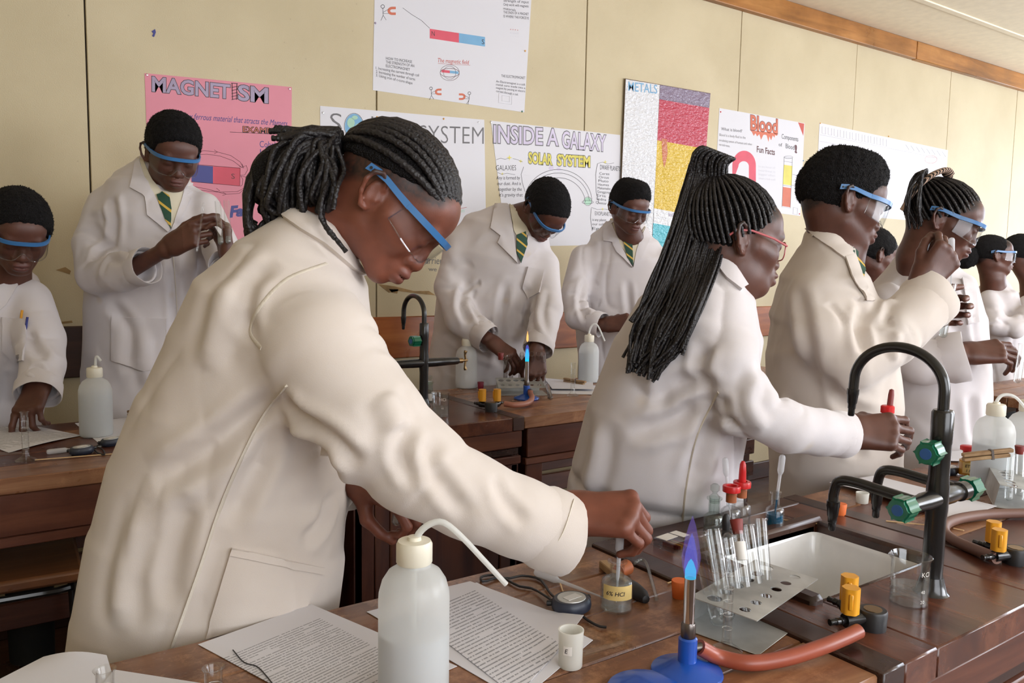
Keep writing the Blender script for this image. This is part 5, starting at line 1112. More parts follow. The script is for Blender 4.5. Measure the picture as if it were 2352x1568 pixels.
# ------------------------------------------------------------------ head, hand, hair
def head_frame(c, f, u, s=1.0):
    f = unit(f); r = unit(np.cross(f, u)); u = np.cross(r, f); return dict(c=np.asarray(c, float), R=np.stack([r, f, u], 1), s=s)
def hl(H, p): return H['c']+H['s']*(H['R']@np.asarray(p, float))
def local(H, g):
    R = H['R'].astype(f32); c = H['c'].astype(f32); s = f32(H['s']); return lambda P: g(((P-c)@R)/s)*s
def rotx(a): c, s = math.cos(a), math.sin(a); return np.array([[1, 0, 0], [0, c, -s], [0, s, c]])
def rotz(a): c, s = math.cos(a), math.sin(a); return np.array([[c, -s, 0], [s, c, 0], [0, 0, 1]])
def head_sdf(nose=1.0, lips=1.0, jaw=1.0, neck=None):
    L_ = [('+', 0, ell((0, -.010, .034), (.073, .100, .082))), ('+', .03, ell((0, .042, -.020), (.059*jaw, .055, .068))), ('+', .02, cone((0, .080, -.078), (0, .074, -.060), .0165, .022)),
          ('+', .025, ell((0, .058, .046), (.061, .046, .047)))]
    for s in (-1, 1):
        L_ += [('+', .025, cone((s*.018, .074, -.078), (s*.046*jaw, .010, -.050), .0145, .017)), ('+', .025, cone((s*.040, .069, -.018), (s*.056, .032, -.010), .019, .016))]
    if neck is not None: L_ += [('+', .030, neck)]
    L_ += [('+', .012, cone((-.034, .089, .021), (.034, .089, .021), .0135, .0135))]
    for s in (-1, 1): L_ += [('-', .014, ell((s*.031, .111, .004), (.018, .016, .012)))]
    L_ += [('+', .010, cone((0, .095, .012), (0, .1035, -.026), .0085, .0110*nose)), ('+', .008, ell((0, .1045, -.029), (.0125*nose, .0115, .0102)))]
    for s in (-1, 1): L_ += [('+', .006, ell((s*.0142*nose, .0975, -.031), (.0102*nose, .0115, .0085))), ('-', .003, ell((s*.0070, .105, -.0400), (.0042, .005, .004)))]
    L_ += [('+', .012, ell((0, .088, -.054), (.029, .018, .020))), ('+', .006, ell((0, .1040, -.0515), (.0225, .0098*lips, .0072*lips))), ('+', .006, ell((0, .1015, -.0645), (.0205, .0102*lips, .0080*lips))), ('-', .003, ell((0, .1135, -.0578), (.026, .0125, .0012)))]
    for s in (-1, 1): L_ += [('+', .005, ell((s*.031, .0860, .004), (.0158, .0140, .0118)))]
    for s in (-1, 1):
        E = rotz(s*.42)@rotx(.20); c = np.array((s*.0745, -.012, -.004))
        def e(p): return c+E@(np.array(p)*[s, 1, 1])
        L_ += [('+', .008, ell(e((.000, .006, -.004)), (.0075, .0145, .026), E))]
        pts = [e(p) for p in ((.004, .014, .012), (.008, .010, .025), (.010, -.002, .0315), (.012, -.014, .026), (.012, -.018, .010), (.010, -.013, -.010), (.007, -.002, -.026), (.004, .008, -.028))]
        L_ += [('+', .003, cone(a, b, .0038, .0038)) for a, b in zip(pts, pts[1:])]
        L_ += [('-', .004, ell(e((.012, .002, .004)), (.0075, .0085, .016), E)), ('+', .003, cone(e((.003, .017, -.002)), e((.006, .013, -.010)), .0042, .0038))]
    return ops(L_)
FINGERS = [(.029, .090, (.044, .026, .021), .0096), (.009, .094, (.048, .030, .022), .0098), (-.0115, .089, (.044, .028, .021), .0092), (-.030, .080, (.034, .021, .019), .0080)]
def hand_parts(W, F, D, right, curls, thumb, s=1.0, spread=.06):
    """Palm, four fingers and thumb as one implicit surface; wrist at W, F towards the knuckles, D out of the back of the hand."""
    F = unit(F); D = unit(np.asarray(D)-F*np.dot(D, F)); T = np.cross(D, F) if right else np.cross(F, D); W = np.asarray(W, float)
    def w(f, t, d): return W+s*(f*F+t*T+d*D)
    L_ = [('+', 0, cone(w(-.02, .008, 0), w(.02, .012, 0), .021*s, .020*s)), ('+', .012, cone(w(-.02, -.010, 0), w(.02, -.010, 0), .020*s, .019*s))]
    tips = []
    for i, (t, f, seg, r) in enumerate(FINGERS):
        k = w(f, t, .003); L_ += [('+', .014, cone(w(.012, t*.62, 0), k, .0165*s, .0125*s)), ('+', .006, ell(w(f+.001, t, .007), (.0095*s,)*3))]
        a = 0.0; p = k; sp = (1.5-i)*spread; base = F*math.cos(sp)+T*math.sin(sp); rr = r*s
        for j, (l, c) in enumerate(zip(seg, curls[i])):
            a += math.radians(c); d = base*math.cos(a)-D*math.sin(a); q = p+s*l*d; L_.append(('+', .004, cone(p, q, rr, rr*.90))); rr *= .90; p = q
        tips.append(p)
    c0 = w(.022, .024, -.008); p = c0; rr = .0155*s; L_.append(('+', .012, cone(w(.0, .016, -.002), c0, .019*s, .0165*s)))
    for d, l in zip(thumb, (.044, .034, .027)):
        d = unit(d); q = p+s*l*(d[0]*F+d[1]*T+d[2]*D); L_.append(('+', .008 if rr > .015*s else .004, cone(p, q, rr, rr*.80))); rr *= .80; p = q
    tips.append(p)
    return dict(f=ops(L_), W=W, F=F, T=T, D=D, tips=tips, s=s, lo=np.min([W]+tips, 0)-.04, hi=np.max([W]+tips, 0)+.04)
TH_REST = [(.60, .72, -.35), (.86, .40, -.30), (.93, .20, -.30)]
TH_PINCH = [(.55, .45, -.70), (.78, -.10, -.62), (.80, -.30, -.52)]
TH_GRIP = [(.45, .62, -.62), (.62, .05, -.78), (.50, -.45, -.74)]
def curlset(*c): return [c[0], c[1], c[2], c[3]]
def short_hair(H, top=.018, side=.007, crown=.0, flat=None, h=.0030, parent=None, line=.098, seed=1, nape=(-.020, -.030), low=None, fade=.014, fuzz=True):
    g = [('+', 0, ell((0, -.010, .034), (.073+side, .100+side+.002, .082+top)))]
    if crown: g.append(('+', .03, ell((0, .008, .070+crown*.35), (.068+side*.8, .090+side*.6, .050+crown))))
    if flat is not None: g.append(('&', .016, half((0, 0, flat), (0, -.06, 1))))
    n1 = np.array([0, .075, -.065]); g.append(('&', .013, half((0, line-.006, .074), n1, .0035)))
    g.append(('&', fade, half((0, nape[0], nape[1]), (0, -.22, -1), .003) if low is None else half((0, 0, low[0]), (0, low[1], -1))))
    for s in (-1, 1): g.append(('-', .006, ell((s*.082, -.006, -.006), (.022, .025, .034))))
    lf = local(H, ops(g)); c = hl(H, (0, -.01, .05)); e = .17*H['s']
    V, F = sdf_mesh([lf], c-e, c+e, h); nn = vnormals(V, F); V = V+nn*(vnoise(V*230, seed)*.0016+vnoise(V*90, seed+5)*.0015)[:, None]*H['s']
    rg_ = np.random.default_rng(seed); pick = rg_.integers(0, len(V), (3200 if h < .004 else 900) if fuzz else 8); nn = vnormals(V, F); p = V[pick]; n_ = nn[pick]; j = rg_.normal(0, .55, (len(pick), 3)); d_ = n_+j; d_ /= np.linalg.norm(d_, axis=1)[:, None]
    a_ = np.cross(d_, rg_.normal(0, 1, (len(pick), 3))); a_ /= np.linalg.norm(a_, axis=1)[:, None]; L_ = rg_.uniform(.0025, .0052, len(pick))[:, None]*H['s']; b_ = np.cross(d_, a_); w_ = .0011
    S = np.stack([p+a_*w_-n_*.001, p-a_*w_*.5+b_*w_-n_*.001, p-a_*w_*.5-b_*w_-n_*.001, p+d_*L_], 1).reshape(-1, 3); k = np.arange(len(pick))*4+len(V)     # loose curl ends
    me = raw_mesh('hair', np.concatenate([V, S]), [tuple(f) for f in F.tolist()]+[t_ for q_ in k.tolist() for t_ in ((q_, q_+1, q_+3), (q_+1, q_+2, q_+3), (q_+2, q_, q_+3))], M['hair'])
    o = link('hair', me, parent); return o
def goggles(H, label, bar='blue', z0=.0, reg=False, low=-.034):
    t = thing('safety_goggles', label, 'goggles', 'blue framed safety goggles') if not reg else thing('spectacles', label, 'glasses')
    def c(p): return hl(H, p)
    if reg:
        for s in (-1, 1):
            pts = [c((s*(.032+.025*math.copysign(abs(math.cos(a))**.7, math.cos(a))), .108-.012*abs(.032+.025*math.cos(a))/.057, -.004+.018*math.copysign(abs(math.sin(a))**.7, math.sin(a)))) for a in [2*PI*i/30 for i in range(31)]]
            MB().tube(pts, .0013, 6, caps=False).build('rim', M['pink'], t)
            MB().add([p for p in pts[:-1]], [tuple(range(30))]).build('lens', M['lens'], t, smooth=False)
            MB().tube([c((s*.058, .098, .004)), c((s*.074, .060, .010)), c((s*.079, .01, .016)), c((s*.078, -.020, .013)), c((s*.076, -.034, .0))], .0022, 8).build('temple', M['pink'], t)
        MB().tube([c((-.008, .110, .002)), c((0, .113, .006)), c((.008, .110, .002))], .0014, 6).build('bridge', M['pink'], t); return t
    th = np.linspace(-1, 1, 33)
    def path(q, z, k=0.0): x = .0755*math.sin(q*1.35)/math.sin(1.35); return (x, .042+.076*(1-abs(q)**2.6)-k, z)
    up = [c(path(q, .020+z0+.005*(1-q*q))) for q in th]; nrm = H['R'][:, 2]
    V = []; F = []
    for q in th:
        for dy, dz in ((-.0025, -.0052), (.0032, -.0052), (.0032, .0052), (-.0025, .0052)): p = np.array(path(q, .020+z0+.005*(1-q*q)))+[dy*math.sin(q*1.3)*.8, dy*math.cos(q*1.2), dz]; V.append(c(p))
    F = [(i*4+j, i*4+(j+1) % 4, i*4+4+(j+1) % 4, i*4+4+j) for i in range(32) for j in range(4)]+[(3, 2, 1, 0), (128, 129, 130, 131)]
    MB().add(V, F).build('brow_bar', M[bar], t, ang=50)
    for s in (-1, 1):
        V = []; 
        for y, z, hh, x in ((.046, .020, .0055, .0755), (.022, .021, .0050, .0800), (-.004, .023, .0048, .0840), (-.022, .022, .0058, .0845), (-.040, .017, .0065, .0830)):
            for dx, dz in ((-.0016, -1), (.0016, -1), (.0016, 1), (-.0016, 1)): V.append(c((s*(x+dx), y, z+z0*(y+.04)/.09+dz*hh)))
        o = MB().add(V, [(i*4+j, i*4+(j+1) % 4, i*4+4+(j+1) % 4, i*4+4+j) for i in range(4) for j in range(4)]+[(3, 2, 1, 0), (16, 17, 18, 19)]).build('temple', M[bar], t, ang=50)
        MB().lathe([(.0022, 0), (.0022, .0006), (0, .0006)], 10, 0, frame(c((s*.0865, -.034, .018+z0*.1)), H['R'][:, 0]*s)).build('rivet', M['rubber_black'], o)
    V = []; m = 7
    for off in (0, .0014):
        for q in th:
            zl = low+(low*-.75)*math.exp(-(q/.15)**2)+.010*abs(q)**4; zu = .016+z0
            for j in range(m): z = zu+(zl-zu)*j/(m-1); V.append(c(np.array(path(q, z, .004*(j/(m-1))**2+off*0))-np.array([off*math.sin(q*1.3), off*math.cos(q*1.2), 0])))
    K = 33*m; F = []
    for i in range(32):
        for j in range(m-1): a = i*m+j; q = (a, a+1, a+m+1, a+m); F += [q, tuple(v+K for v in q[::-1])]
        a = i*m+m-1; F.append((a, a+K, a+m+K, a+m))
    MB().add(V, F).build('lens', M['lens'], t)
    lp = [c(np.array(path(q, low+(low*-.75)*math.exp(-(q/.15)**2)+.010*abs(q)**4, .004))) for q in th]; MB().tube([c(path(-1, .014+z0))]+lp+[c(path(1, .014+z0))], .0012, 6).build('lens_rim', M['clear_box'], t); return t

# ------------------------------------------------------------------ a person
def patch(name, poly, bvh, mat, parent, off=.003, t=.003, step=7.0, dref=None):
    """Cloth piece cut to an outline and laid on the figure's surface, with thickness."""
    P = []; n = len(poly)
    for i in range(n):
        a, b = np.array(poly[i], float), np.array(poly[(i+1) % n], float); k = max(1, int(np.linalg.norm(b-a)/step))
        P += [a+(b-a)*j/k for j in range(k)]
    nb = len(P); pa = np.array(P); lo, hi = pa.min(0), pa.max(0)
    def inside(x, y):
        c = False
        for i in range(nb):
            x1, y1 = pa[i]; x2, y2 = pa[(i+1) % nb]
            if (y1 > y) != (y2 > y) and x < (x2-x1)*(y-y1)/(y2-y1)+x1: c = not c
        return c
    for x in np.arange(lo[0]+step/2, hi[0], step):
        for y in np.arange(lo[1]+step/2, hi[1], step):
            if inside(x, y) and np.min(np.hypot(pa[:, 0]-x, pa[:, 1]-y)) > step*.45: P.append(np.array([x, y]))
    res = delaunay_2d_cdt([Vector(p) for p in P], [], [list(range(nb))], 1, 1e-4)
    pts, tris = res[0], res[2]; C = Vector(CAM); H_ = []; N_ = []; hits = [bvh.ray_cast(C, Vector(ray(p[0], p[1])).normalized()) for p in pts]
    ds = sorted((h[0]-C).dot(Vector(VW)) for h in hits if h[0] is not None); dref = ds[len(ds)//2] if ds else 2.0
    for p, hit in zip(pts, hits):
        d = Vector(ray(p[0], p[1])).normalized()
        if hit[0] is None or abs((hit[0]-C).dot(Vector(VW))-dref) > .13: hit = bvh.find_nearest(C+Vector(ray(p[0], p[1]))*dref)
        nn = hit[1]; nn = nn if nn.dot(d) < 0 else -nn; H_.append(hit[0]); N_.append((nn-d*.6).normalized())
    V = [h+q*(off+t) for h, q in zip(H_, N_)]+[h+q*(off-.004) for h, q in zip(H_, N_)]; m = len(pts); F = [tuple(f) for f in tris]
    from collections import Counter
    ec = Counter(tuple(sorted((f[i], f[(i+1) % len(f)]))) for f in F for i in range(len(f))); S = []
    for f in F:
        for i in range(len(f)):
            a, b = f[i], f[(i+1) % len(f)]
            if ec[tuple(sorted((a, b)))] == 1: S.append((b, a, a+m, b+m))
    mb = MB().add([tuple(v) for v in V], F+S); return mb.build(name, M[mat] if isinstance(mat, str) else mat, parent, ang=60)
def section(lx, ly, rx, ry, d, th, zt=0.0):
    a, b = Dp(lx, ly, d), Dp(rx, ry, d); c = (a+b)/2; w = (b-a)/2; n = unit(VW*[1, 1, 0]-unit(w)*np.dot(VW*[1, 1, 0], unit(w))); return (c, w, n*th)
def person(label, head, neck, secs, sleeves, hands, coat='coat', skin='skin', hc=.0072, hb=.0032, hem=.46, seed=1, wr=.0045, folds=(), patches=(), nose=1.0, lips=1.0, jaw=1.0, legs=True, seams=(), wscale=9.0, sf=.94):
    t = thing('person', label, 'person', 'students in white lab coats'); S = [section(*s) for s in secs]
    # ---- coat
    c0, a0, b0 = S[0]; ah = a0*[1, 1, 0]; bh = b0*[1, 1, 0]; zb = min(hem, c0[2]-.05); S2 = [((c0[0], c0[1], zb), ah*1.03, bh*1.03)]+S
    torso = ops([('+', .005, esec(p, q)) for p, q in zip(S2, S2[1:])]+[('&', .004, half((0, 0, zb+.012), (0, 0, -1)))]); G = [torso]; arms = []; arms_r = []
    for sl in sleeves:
        J = [(Dp(x, y, d), r*(sf if k_ < len(sl)-1 else 1)) for k_, (x, y, d, r) in enumerate(sl)]; L_ = [('+', .012, cone(p[0], q[0], p[1], q[1])) for p, q in zip(J, J[1:])]; e, r = J[-1]; d = unit(e-J[-2][0])
        L_ += [('&', .004, half(e-d*.004, d)), ('-', .003, cone(e-d*.034, e+d*.02, r-.0135, r-.0085))]; G.append(ops(L_)); arms.append([p for p, _ in J]); arms_r.append(J)
    allp = np.array([p for c, a, b in S2 for p in (np.asarray(c)+a, np.asarray(c)-a, np.asarray(c)+b, np.asarray(c)-b)]+[Dp(x, y, d)+o for sl in sleeves for x, y, d, r in sl for o in (np.full(3, r), np.full(3, -r))])
    V, F = sdf_mesh(G, allp.min(0)-.03, allp.max(0)+.03, hc, .030); V = relax(V, F, 2, .5); nn = vnormals(V, F)
    q = V*[1, 1, .45]*wscale; disp = .75*wr*vnoise(q, seed); qw = V*[1.35, 1.35, .55]*wscale+vnoise(V*3.1, seed+2)[:, None]*1.1; disp -= 1.5*wr*(1-np.abs(vnoise(qw, seed+3)))**5*np.clip(vnoise(q*.5+31, seed+4)*2.2+.25, 0, 1); qf = V*[25, 25, 4.2]+2.2*vnoise(V*4.3, seed+6)[:, None]; disp += .50*wr*vnoise(qf, seed+7)*np.clip(.35+vnoise(V*5.5+3, seed+8)*1.6, 0, 1); V = V+nn*disp[:, None]
    if folds:
        bv = BVHTree.FromPolygons(V.tolist(), F.tolist())
        for pts, wd, ht in folds:
            wd, ht = wd*.82, ht*1.65
            K = []
            for x, y in pts:
                hit = bv.ray_cast(Vector(CAM), Vector(ray(x, y)).normalized())
                if hit[0] is not None: K.append(np.array(hit[0]))
            if len(K) < 2: continue
            K = curve_pts(K, 4*len(K)) if len(K) > 2 else np.array(K); dm = np.full(len(V), 9.0); tm = np.zeros(len(V)); near = np.all((V > K.min(0)-3.5*wd) & (V < K.max(0)+3.5*wd), axis=1); Vn = V[near]; dn = np.full(len(Vn), 9.0); tn = np.zeros(len(Vn))
            for i in range(len(K)-1):
                ab = K[i+1]-K[i]; u_ = np.clip((Vn-K[i])@ab/(ab@ab+1e-12), 0, 1); dd = np.linalg.norm(Vn-K[i]-u_[:, None]*ab, axis=1); m = dd < dn; dn[m] = dd[m]; tn[m] = ((i+u_)/(len(K)-1))[m]
            tap_ = np.clip(np.minimum(tn, 1-tn)*5, 0, 1); x = dn/wd; prof = np.exp(-x*x)-.45*np.exp(-((x-1.7)/.8)**2); dz = np.zeros(len(V)); dz[near] = ht*prof*tap_; V = V+nn*dz[:, None]
    for J in arms_r:
        for a, b, c in zip(J, J[1:], J[2:]):
            d1, d2 = unit(b[0]-a[0]), unit(c[0]-b[0]); bend = math.acos(np.clip(d1@d2, -1, 1)); tdir = unit(c[0]-a[0])
            if bend < .20: continue
            e = V-b[0]; r = b[1]; near = np.linalg.norm(e, axis=1) < r*2.1
            if bend > .25: inn = unit(d2-d1)
            else: inn = -UP
            s_ = e[near]@tdir; w_ = np.clip(.40+.60*(e[near]@inn)/r, 0, 1)*np.exp(-(s_/(r*1.25))**2)*min(1, .35+bend); k_ = vnoise(V[near]*11, seed+9); w_ = w_*np.clip(.55+vnoise(V[near]*17, seed+19), 0, 1)
            V[near] = V[near]-nn[near]*(.0125*w_*np.maximum(0, np.sin(2*PI*s_/.075+k_*3.4))**2)[:, None]
    co = link('lab_coat', raw_mesh('lab_coat', V, F, M[coat]), t); bvh = BVHTree.FromPolygons(V.tolist(), F.tolist())
    for J in arms_r:                                   # crisp hems round the wrists
        e, r = J[-1]; d = unit(e-J[-2][0]); T = frame(e, d); n = 30; Vc = []; prof = ((r-.005, -.050), (r+.0030, -.026), (r+.0030, .010), (r+.0016, .013), (r-.0012, .011), (r-.0012, -.030))
        for rr, z in prof:
            for i in range(n):
                a = 2*PI*i/n; w_ = 1+.030*math.sin(2*a+seed)+.020*math.sin(3*a+seed*2)+.012*math.sin(7*a+z*40); Vc.append((rr*w_*math.cos(a), rr*w_*math.sin(a), z+.003*math.sin(a*2+seed)))
        MB().add(Vc, [(k*n+i, k*n+(i+1) % n, (k+1)*n+(i+1) % n, (k+1)*n+i) for k in range(5) for i in range(n)], 0, T).build('cuff', M[coat], t, ang=60)
    # ---- body: head, neck, trunk, arms and hands as one surface
    nb = Dp(*neck); H = head; nl = (H['R'].T@(nb-H['c']))/H['s']; G = [local(H, head_sdf(nose, lips, jaw, cone((0, -.024, -.030), nl, .053, .060)))]
    chest = np.asarray(S[-3][0]); waist = np.asarray(S[max(0, len(S)//2-1)][0]); G.append(ops([('+', 0, cone(nb, chest, .058, .085)), ('+', .04, cone(chest, waist, .085, .08)), ('+', .04, cone(waist, S[0][0], .08, .08))]))
    HP = []
    for k, (J, hd) in enumerate(zip(arms, hands)):
        if hd is None: continue
        hp = hand_parts(*hd['a'], **hd.get('k', {})); HP.append(hp); pts = [chest*.35+J[0]*.65]+J[1:-1]+[hp['W']-hp['F']*.022]
        rr = np.linspace(.045, .0225*hp['s'], len(pts)); G.append(ops([('+', .01, cone(a, b, ra, rb)) for a, b, ra, rb in zip(pts, pts[1:], rr, rr[1:])]+[('+', .012, hp['f'])]))
    low = S[0][0][2]-.02; ap = np.array([hl(H, (x, y, z)) for x in (-.1, .1) for y in (-.13, .14) for z in (-.14, .14)]+[nb-.1, nb+.1, chest-.1, chest+.1, np.asarray(S[0][0])-.1, np.asarray(S[0][0])+.1]+[v for hp in HP for v in (hp['lo'], hp['hi'])]+[p for J in arms for p in J])
    lo_, hi_ = ap.min(0)-.02, ap.max(0)+.02; Vb, Fb = sdf_mesh(G, lo_, hi_, hb, .012); Vb = relax(Vb, Fb, 1, .3)
    me = raw_mesh('body', Vb, Fb, M[skin]); q = ((Vb-H['c'])@H['R'])/H['s']; tint = np.zeros((len(Vb), 4)); tint[:, 3] = 1
    def blob(c, r): e = (q-np.array(c))/np.array(r); return np.clip(1.6-np.linalg.norm(e, axis=1)*1.3, 0, 1)
    tint[:, 0] = np.maximum(blob((0, .106, -.0515), (.024, .014, .0085)), blob((0, .103, -.0645), (.022, .014, .0095)))*.85
    br = np.zeros(len(Vb))
    for s in (-1, 1):
        for i in range(6): br = np.maximum(br, blob((s*(.014+.0065*i), .101-.0018*i*i*.35, .0230+.0016*i-.00035*i*i), (.0055, .012, .0032)))
        br = np.maximum(br, .8*blob((s*.031, .100, -.0040), (.016, .008, .0018)))
    tint[:, 2] = br*.8
    ax_ = np.abs(q[:, 0]); sc = np.clip((q[:, 2]-(.004-.10*np.minimum(q[:, 1]+.02, 0)*-3.0 if False else .012+np.where(q[:, 1] < -.02, (q[:, 1]+.02)*1.0, (q[:, 1]+.02)*.42)))*60+.5, 0, 1)*np.clip((.082-q[:, 1]-np.maximum(0, .060-q[:, 2])*.55)*70, 0, 1)*(q[:, 2] < .14)*(q[:, 2] > -.075)
    tint[:, 2] = np.maximum(tint[:, 2], sc*np.clip(.80+.25*vnoise(Vb*300, 2), 0, 1))
    for hp in HP:
        e = (Vb-hp['W'])/hp['s']; dd = e@hp['D']; ff = e@hp['F']; m = (np.linalg.norm(e-np.outer(np.clip(ff, 0, .1), hp['F']), axis=1) < .13) & (ff > .0)
        nb_ = vnormals(Vb, Fb); tint[:, 1] = np.maximum(tint[:, 1], np.where(m & (np.linalg.norm(e, axis=1) < .21), np.clip(-(nb_@hp['D'])*.8-.1, 0, .8), 0))
    ca = me.color_attributes.new('tint', 'FLOAT_COLOR', 'POINT'); ca.data.foreach_set('color', tint.astype(f32).ravel()); link('body', me, t)
    # ---- trousers and shoes
    if legs:
        rt_ = unit(ah if np.linalg.norm(ah) < 9 else (1, 0, 0)); fw = unit(H['R'][:, 1]*[1, 1, 0]); sd = unit(np.cross(fw, (0, 0, 1))); c = np.asarray(S2[0][0])*[1, 1, 0]; mb = MB()
        for s in (-1, 1):
            p = c+sd*s*.085; MB().tube([p+(0, 0, zb+.25), p+(0, 0, zb), p+(0, 0, .30), p+(0, 0, .065)], [.080, .082, .070, .066], 20).build('trouser_leg', M['trouser'], t)
            V = []; 
            for y, wd_, hh in ((-.075, .022, .05), (-.06, .034, .065), (0, .038, .075), (.06, .042, .06), (.12, .044, .045), (.165, .034, .035), (.180, .016, .022)):
                V += [p+fw*y+sd*wd_*math.cos(a)+np.array([0, 0, .002+hh*max(0, math.sin(a))]) for a in np.linspace(0, PI, 9)]
            MB().add(V, [(i*9+j, i*9+j+1, i*9+10+j, i*9+9+j) for i in range(6) for j in range(8)]+[(i*9+9, i*9+17, i*9+8, i*9) for i in range(6)]+[tuple(range(9)), tuple(range(54, 63))]).build('shoe', M['shoe'], t)
    for nm, poly, mat, off, th, *r in patches: patch(nm, poly, bvh, mat, t, off, th, *(r or [7.0]))
    for pts, wd in seams:
        K = []
        for x, y in curve_pts([(x, y, 0) for x, y in pts], 26)[:, :2]:
            hit = bvh.ray_cast(Vector(CAM), Vector(ray(x, y)).normalized())
            if hit[0] is not None: K.append(np.array(hit[0])+np.array(hit[1])*.0004)
        if len(K) > 3: MB().tube(K, wd, 8, flat=.35, nrm=np.array(hit[1]) if hit[1] is not None else None).build('seam', M['seam'], t)
    return dict(t=t, H=H, bvh=bvh, HP=HP, coat=co)

# ================================================================== the students
def hf(th, ph, roll=0.0):
    a, b, r = math.radians(th), math.radians(ph), math.radians(roll)
    f = np.array([math.sin(a)*math.cos(b), -math.sin(b), math.cos(a)*math.cos(b)]); u = np.array([math.sin(a)*math.sin(b), math.cos(b), math.cos(a)*math.sin(b)]); x = np.cross(f, u)
    u = u*math.cos(r)+x*math.sin(r); return f, u
EAR, NOSE = (.0745, -.012, -.004), (0, .115, -.029)
def head_at(px, py, d, anchor, f, u, s):
    H = head_frame((0, 0, 0), camdir(*f), camdir(*u), s); H['c'] = Dp(px, py, d)-s*(H['R']@np.array(anchor)); return H
def hnd(px, py, d, F, D, right, curls, thumb=TH_REST, s=.95, spread=.06): return dict(a=(Dp(px, py, d), camdir(*F), camdir(*D), right, curls, thumb), k=dict(s=s, spread=spread))
STRIPE = stripes('striped_tie', (0.012, 0.060, 0.035), (0.62, 0.40, 0.06), tuple(camdir(.62, .78, 0)), .034, .20)
def braid(pts, r, parent, name='braid', n=20, mat='braid', cs=6):
    K = curve_pts(pts, n); i = np.arange(n); return MB().tube(K, r*(1+.16*np.sin(i*2.6)), cs).build(name, M[mat], parent, ang=80)
def on_cap(a, b, t, H, ax=(.0815, .1055, .0935), c=(0, -.014, .034)):
    ax, c = np.array(ax), np.array(c); p = (np.array(a)-c)/ax; q = (np.array(b)-c)/ax; v = unit(p)*(1-t)+unit(q)*t; return hl(H, c+ax*unit(v))

def crown_rows(H, k, parent, n, r, A):
    C_ = np.array((0, -.010, .034)); A = np.array(A); q = unit((np.array(k)-C_)/A)
    for i in range(n):
        a = math.radians(-150+300*i/(n-1)); c = math.cos(a); p = unit((np.array((.078*math.sin(a), .100*c-.006, .080-.100*(min(abs(math.degrees(a)), 105)/105)**1.5))-C_)/A); w = 1+.018*(i % 2)
        braid([hl(H, C_+A*w*unit(p*(1-t)+q*t)) for t in np.linspace(0, 1, 9)], r, parent, n=22)
# ---- the girl in the foreground
H3 = head_at(852, 436, 1.155, EAR, (.65, -.76, .0), (.76, .65, 0), .93)
P3 = person('girl with tied back braids in the foreground leaning over to fill a bottle', H3, (722, 545, 1.235),
    [(160, 1620, 770, 1520, 1.27, .165), (178, 1480, 780, 1390, 1.27, .165), (215, 1280, 797, 1230, 1.27, .165), (255, 1130, 812, 1075, 1.26, .165), (308, 1000, 832, 945, 1.255, .17), (392, 820, 858, 840, 1.25, .175), (462, 672, 862, 745, 1.245, .18), (552, 568, 838, 668, 1.24, .15), (664, 472, 803, 575, 1.235, .080)],
    [[(675, 698, 1.17, .081), (733, 808, 1.11, .084), (846, 968, 1.09, .0755), (955, 1068, 1.10, .066), (1086, 1145, 1.12, .0575), (1185, 1186, 1.14, .054), (1279, 1222, 1.17, .0565)],
     [(735, 720, 1.36, .070), (730, 900, 1.42, .064), (745, 1040, 1.36, .054), (806, 1105, 1.30, .045)]],
    [hnd(1302, 1178, 1.175, (.98, .0, .14), (.12, .80, .58), True, [(62, 58, 38), (66, 56, 35), (58, 62, 40), (50, 66, 42)], [(.60, .30, -.72), (.72, -.30, -.62), (.55, -.62, -.56)], 1.0, .03),
     hnd(824, 1102, 1.30, (.90, -.30, .25), (.30, .80, .50), False, [(48, 64, 42)]*4, TH_PINCH, .88)],
    coat='coat_warm', skin='skin_warm', hc=.0052, hb=.0027, seed=3, wr=.0032, nose=1.28, lips=1.35, wscale=7.0, sf=1.0,
    folds=[([(640, 905), (560, 975), (450, 1055), (350, 1110)], .022, -.011), ([(665, 930), (590, 1070), (520, 1210)], .020, -.008), ([(700, 1000), (745, 1050), (770, 1100)], .020, -.009), ([(580, 790), (560, 720), (575, 650), (640, 600)], .016, -.005),
           ([(905, 800), (880, 900), (920, 990)], .020, .005), ([(1010, 1000), (985, 1060), (1030, 1130), (1075, 1190)], .014, -.004), ([(940, 960), (920, 1040), (960, 1120)], .014, -.0045), ([(640, 905), (690, 960), (760, 1010), (830, 1070)], .016, -.010),
           ([(440, 1130), (400, 1260), (380, 1400)], .022, -.006), ([(330, 1150), (290, 1300), (270, 1450)], .022, .006), ([(1130, 1090), (1160, 1150), (1215, 1210)], .012, -.003), ([(760, 1130), (740, 1200), (690, 1250)], .016, -.006), ([(540, 640), (500, 740), (470, 850)], .022, .006)],
    patches=[('pocket', [(533, 1257), (742, 1303), (700, 1395), (560, 1440), (472, 1466)], 'coat_warm', .003, .004), ('pocket_hem', [(533, 1257), (742, 1303), (736, 1318), (528, 1273)], 'coat_warm', .0085, .0015),
             ('collar', [(650, 500), (690, 460), (738, 492), (800, 575), (836, 634), (806, 618), (742, 562), (690, 530)], 'coat_warm', .004, .004)],
    seams=[([(660, 885), (600, 965), (520, 1130), (455, 1320), (395, 1490)], .0042), ([(600, 800), (575, 760), (600, 700), (660, 640), (750, 605)], .0030), ([(1318, 1150), (1290, 1230), (1240, 1300)], .0032)])
co_ = Dp(668, 410, 1.225); V, F = sdf_mesh([ell(co_, (.060, .052, .052)), ell(Dp(720, 360, 1.225), (.045, .042, .036))], co_-.13, co_+.13, .006, .02); hr = short_hair(H3, top=.003, side=.004, h=.0034, parent=P3['t'], line=.102, low=(.043, .40), fade=.006, fuzz=False)
goggles(H3, 'blue framed safety goggles on the foreground girl', z0=.004, low=-.022)
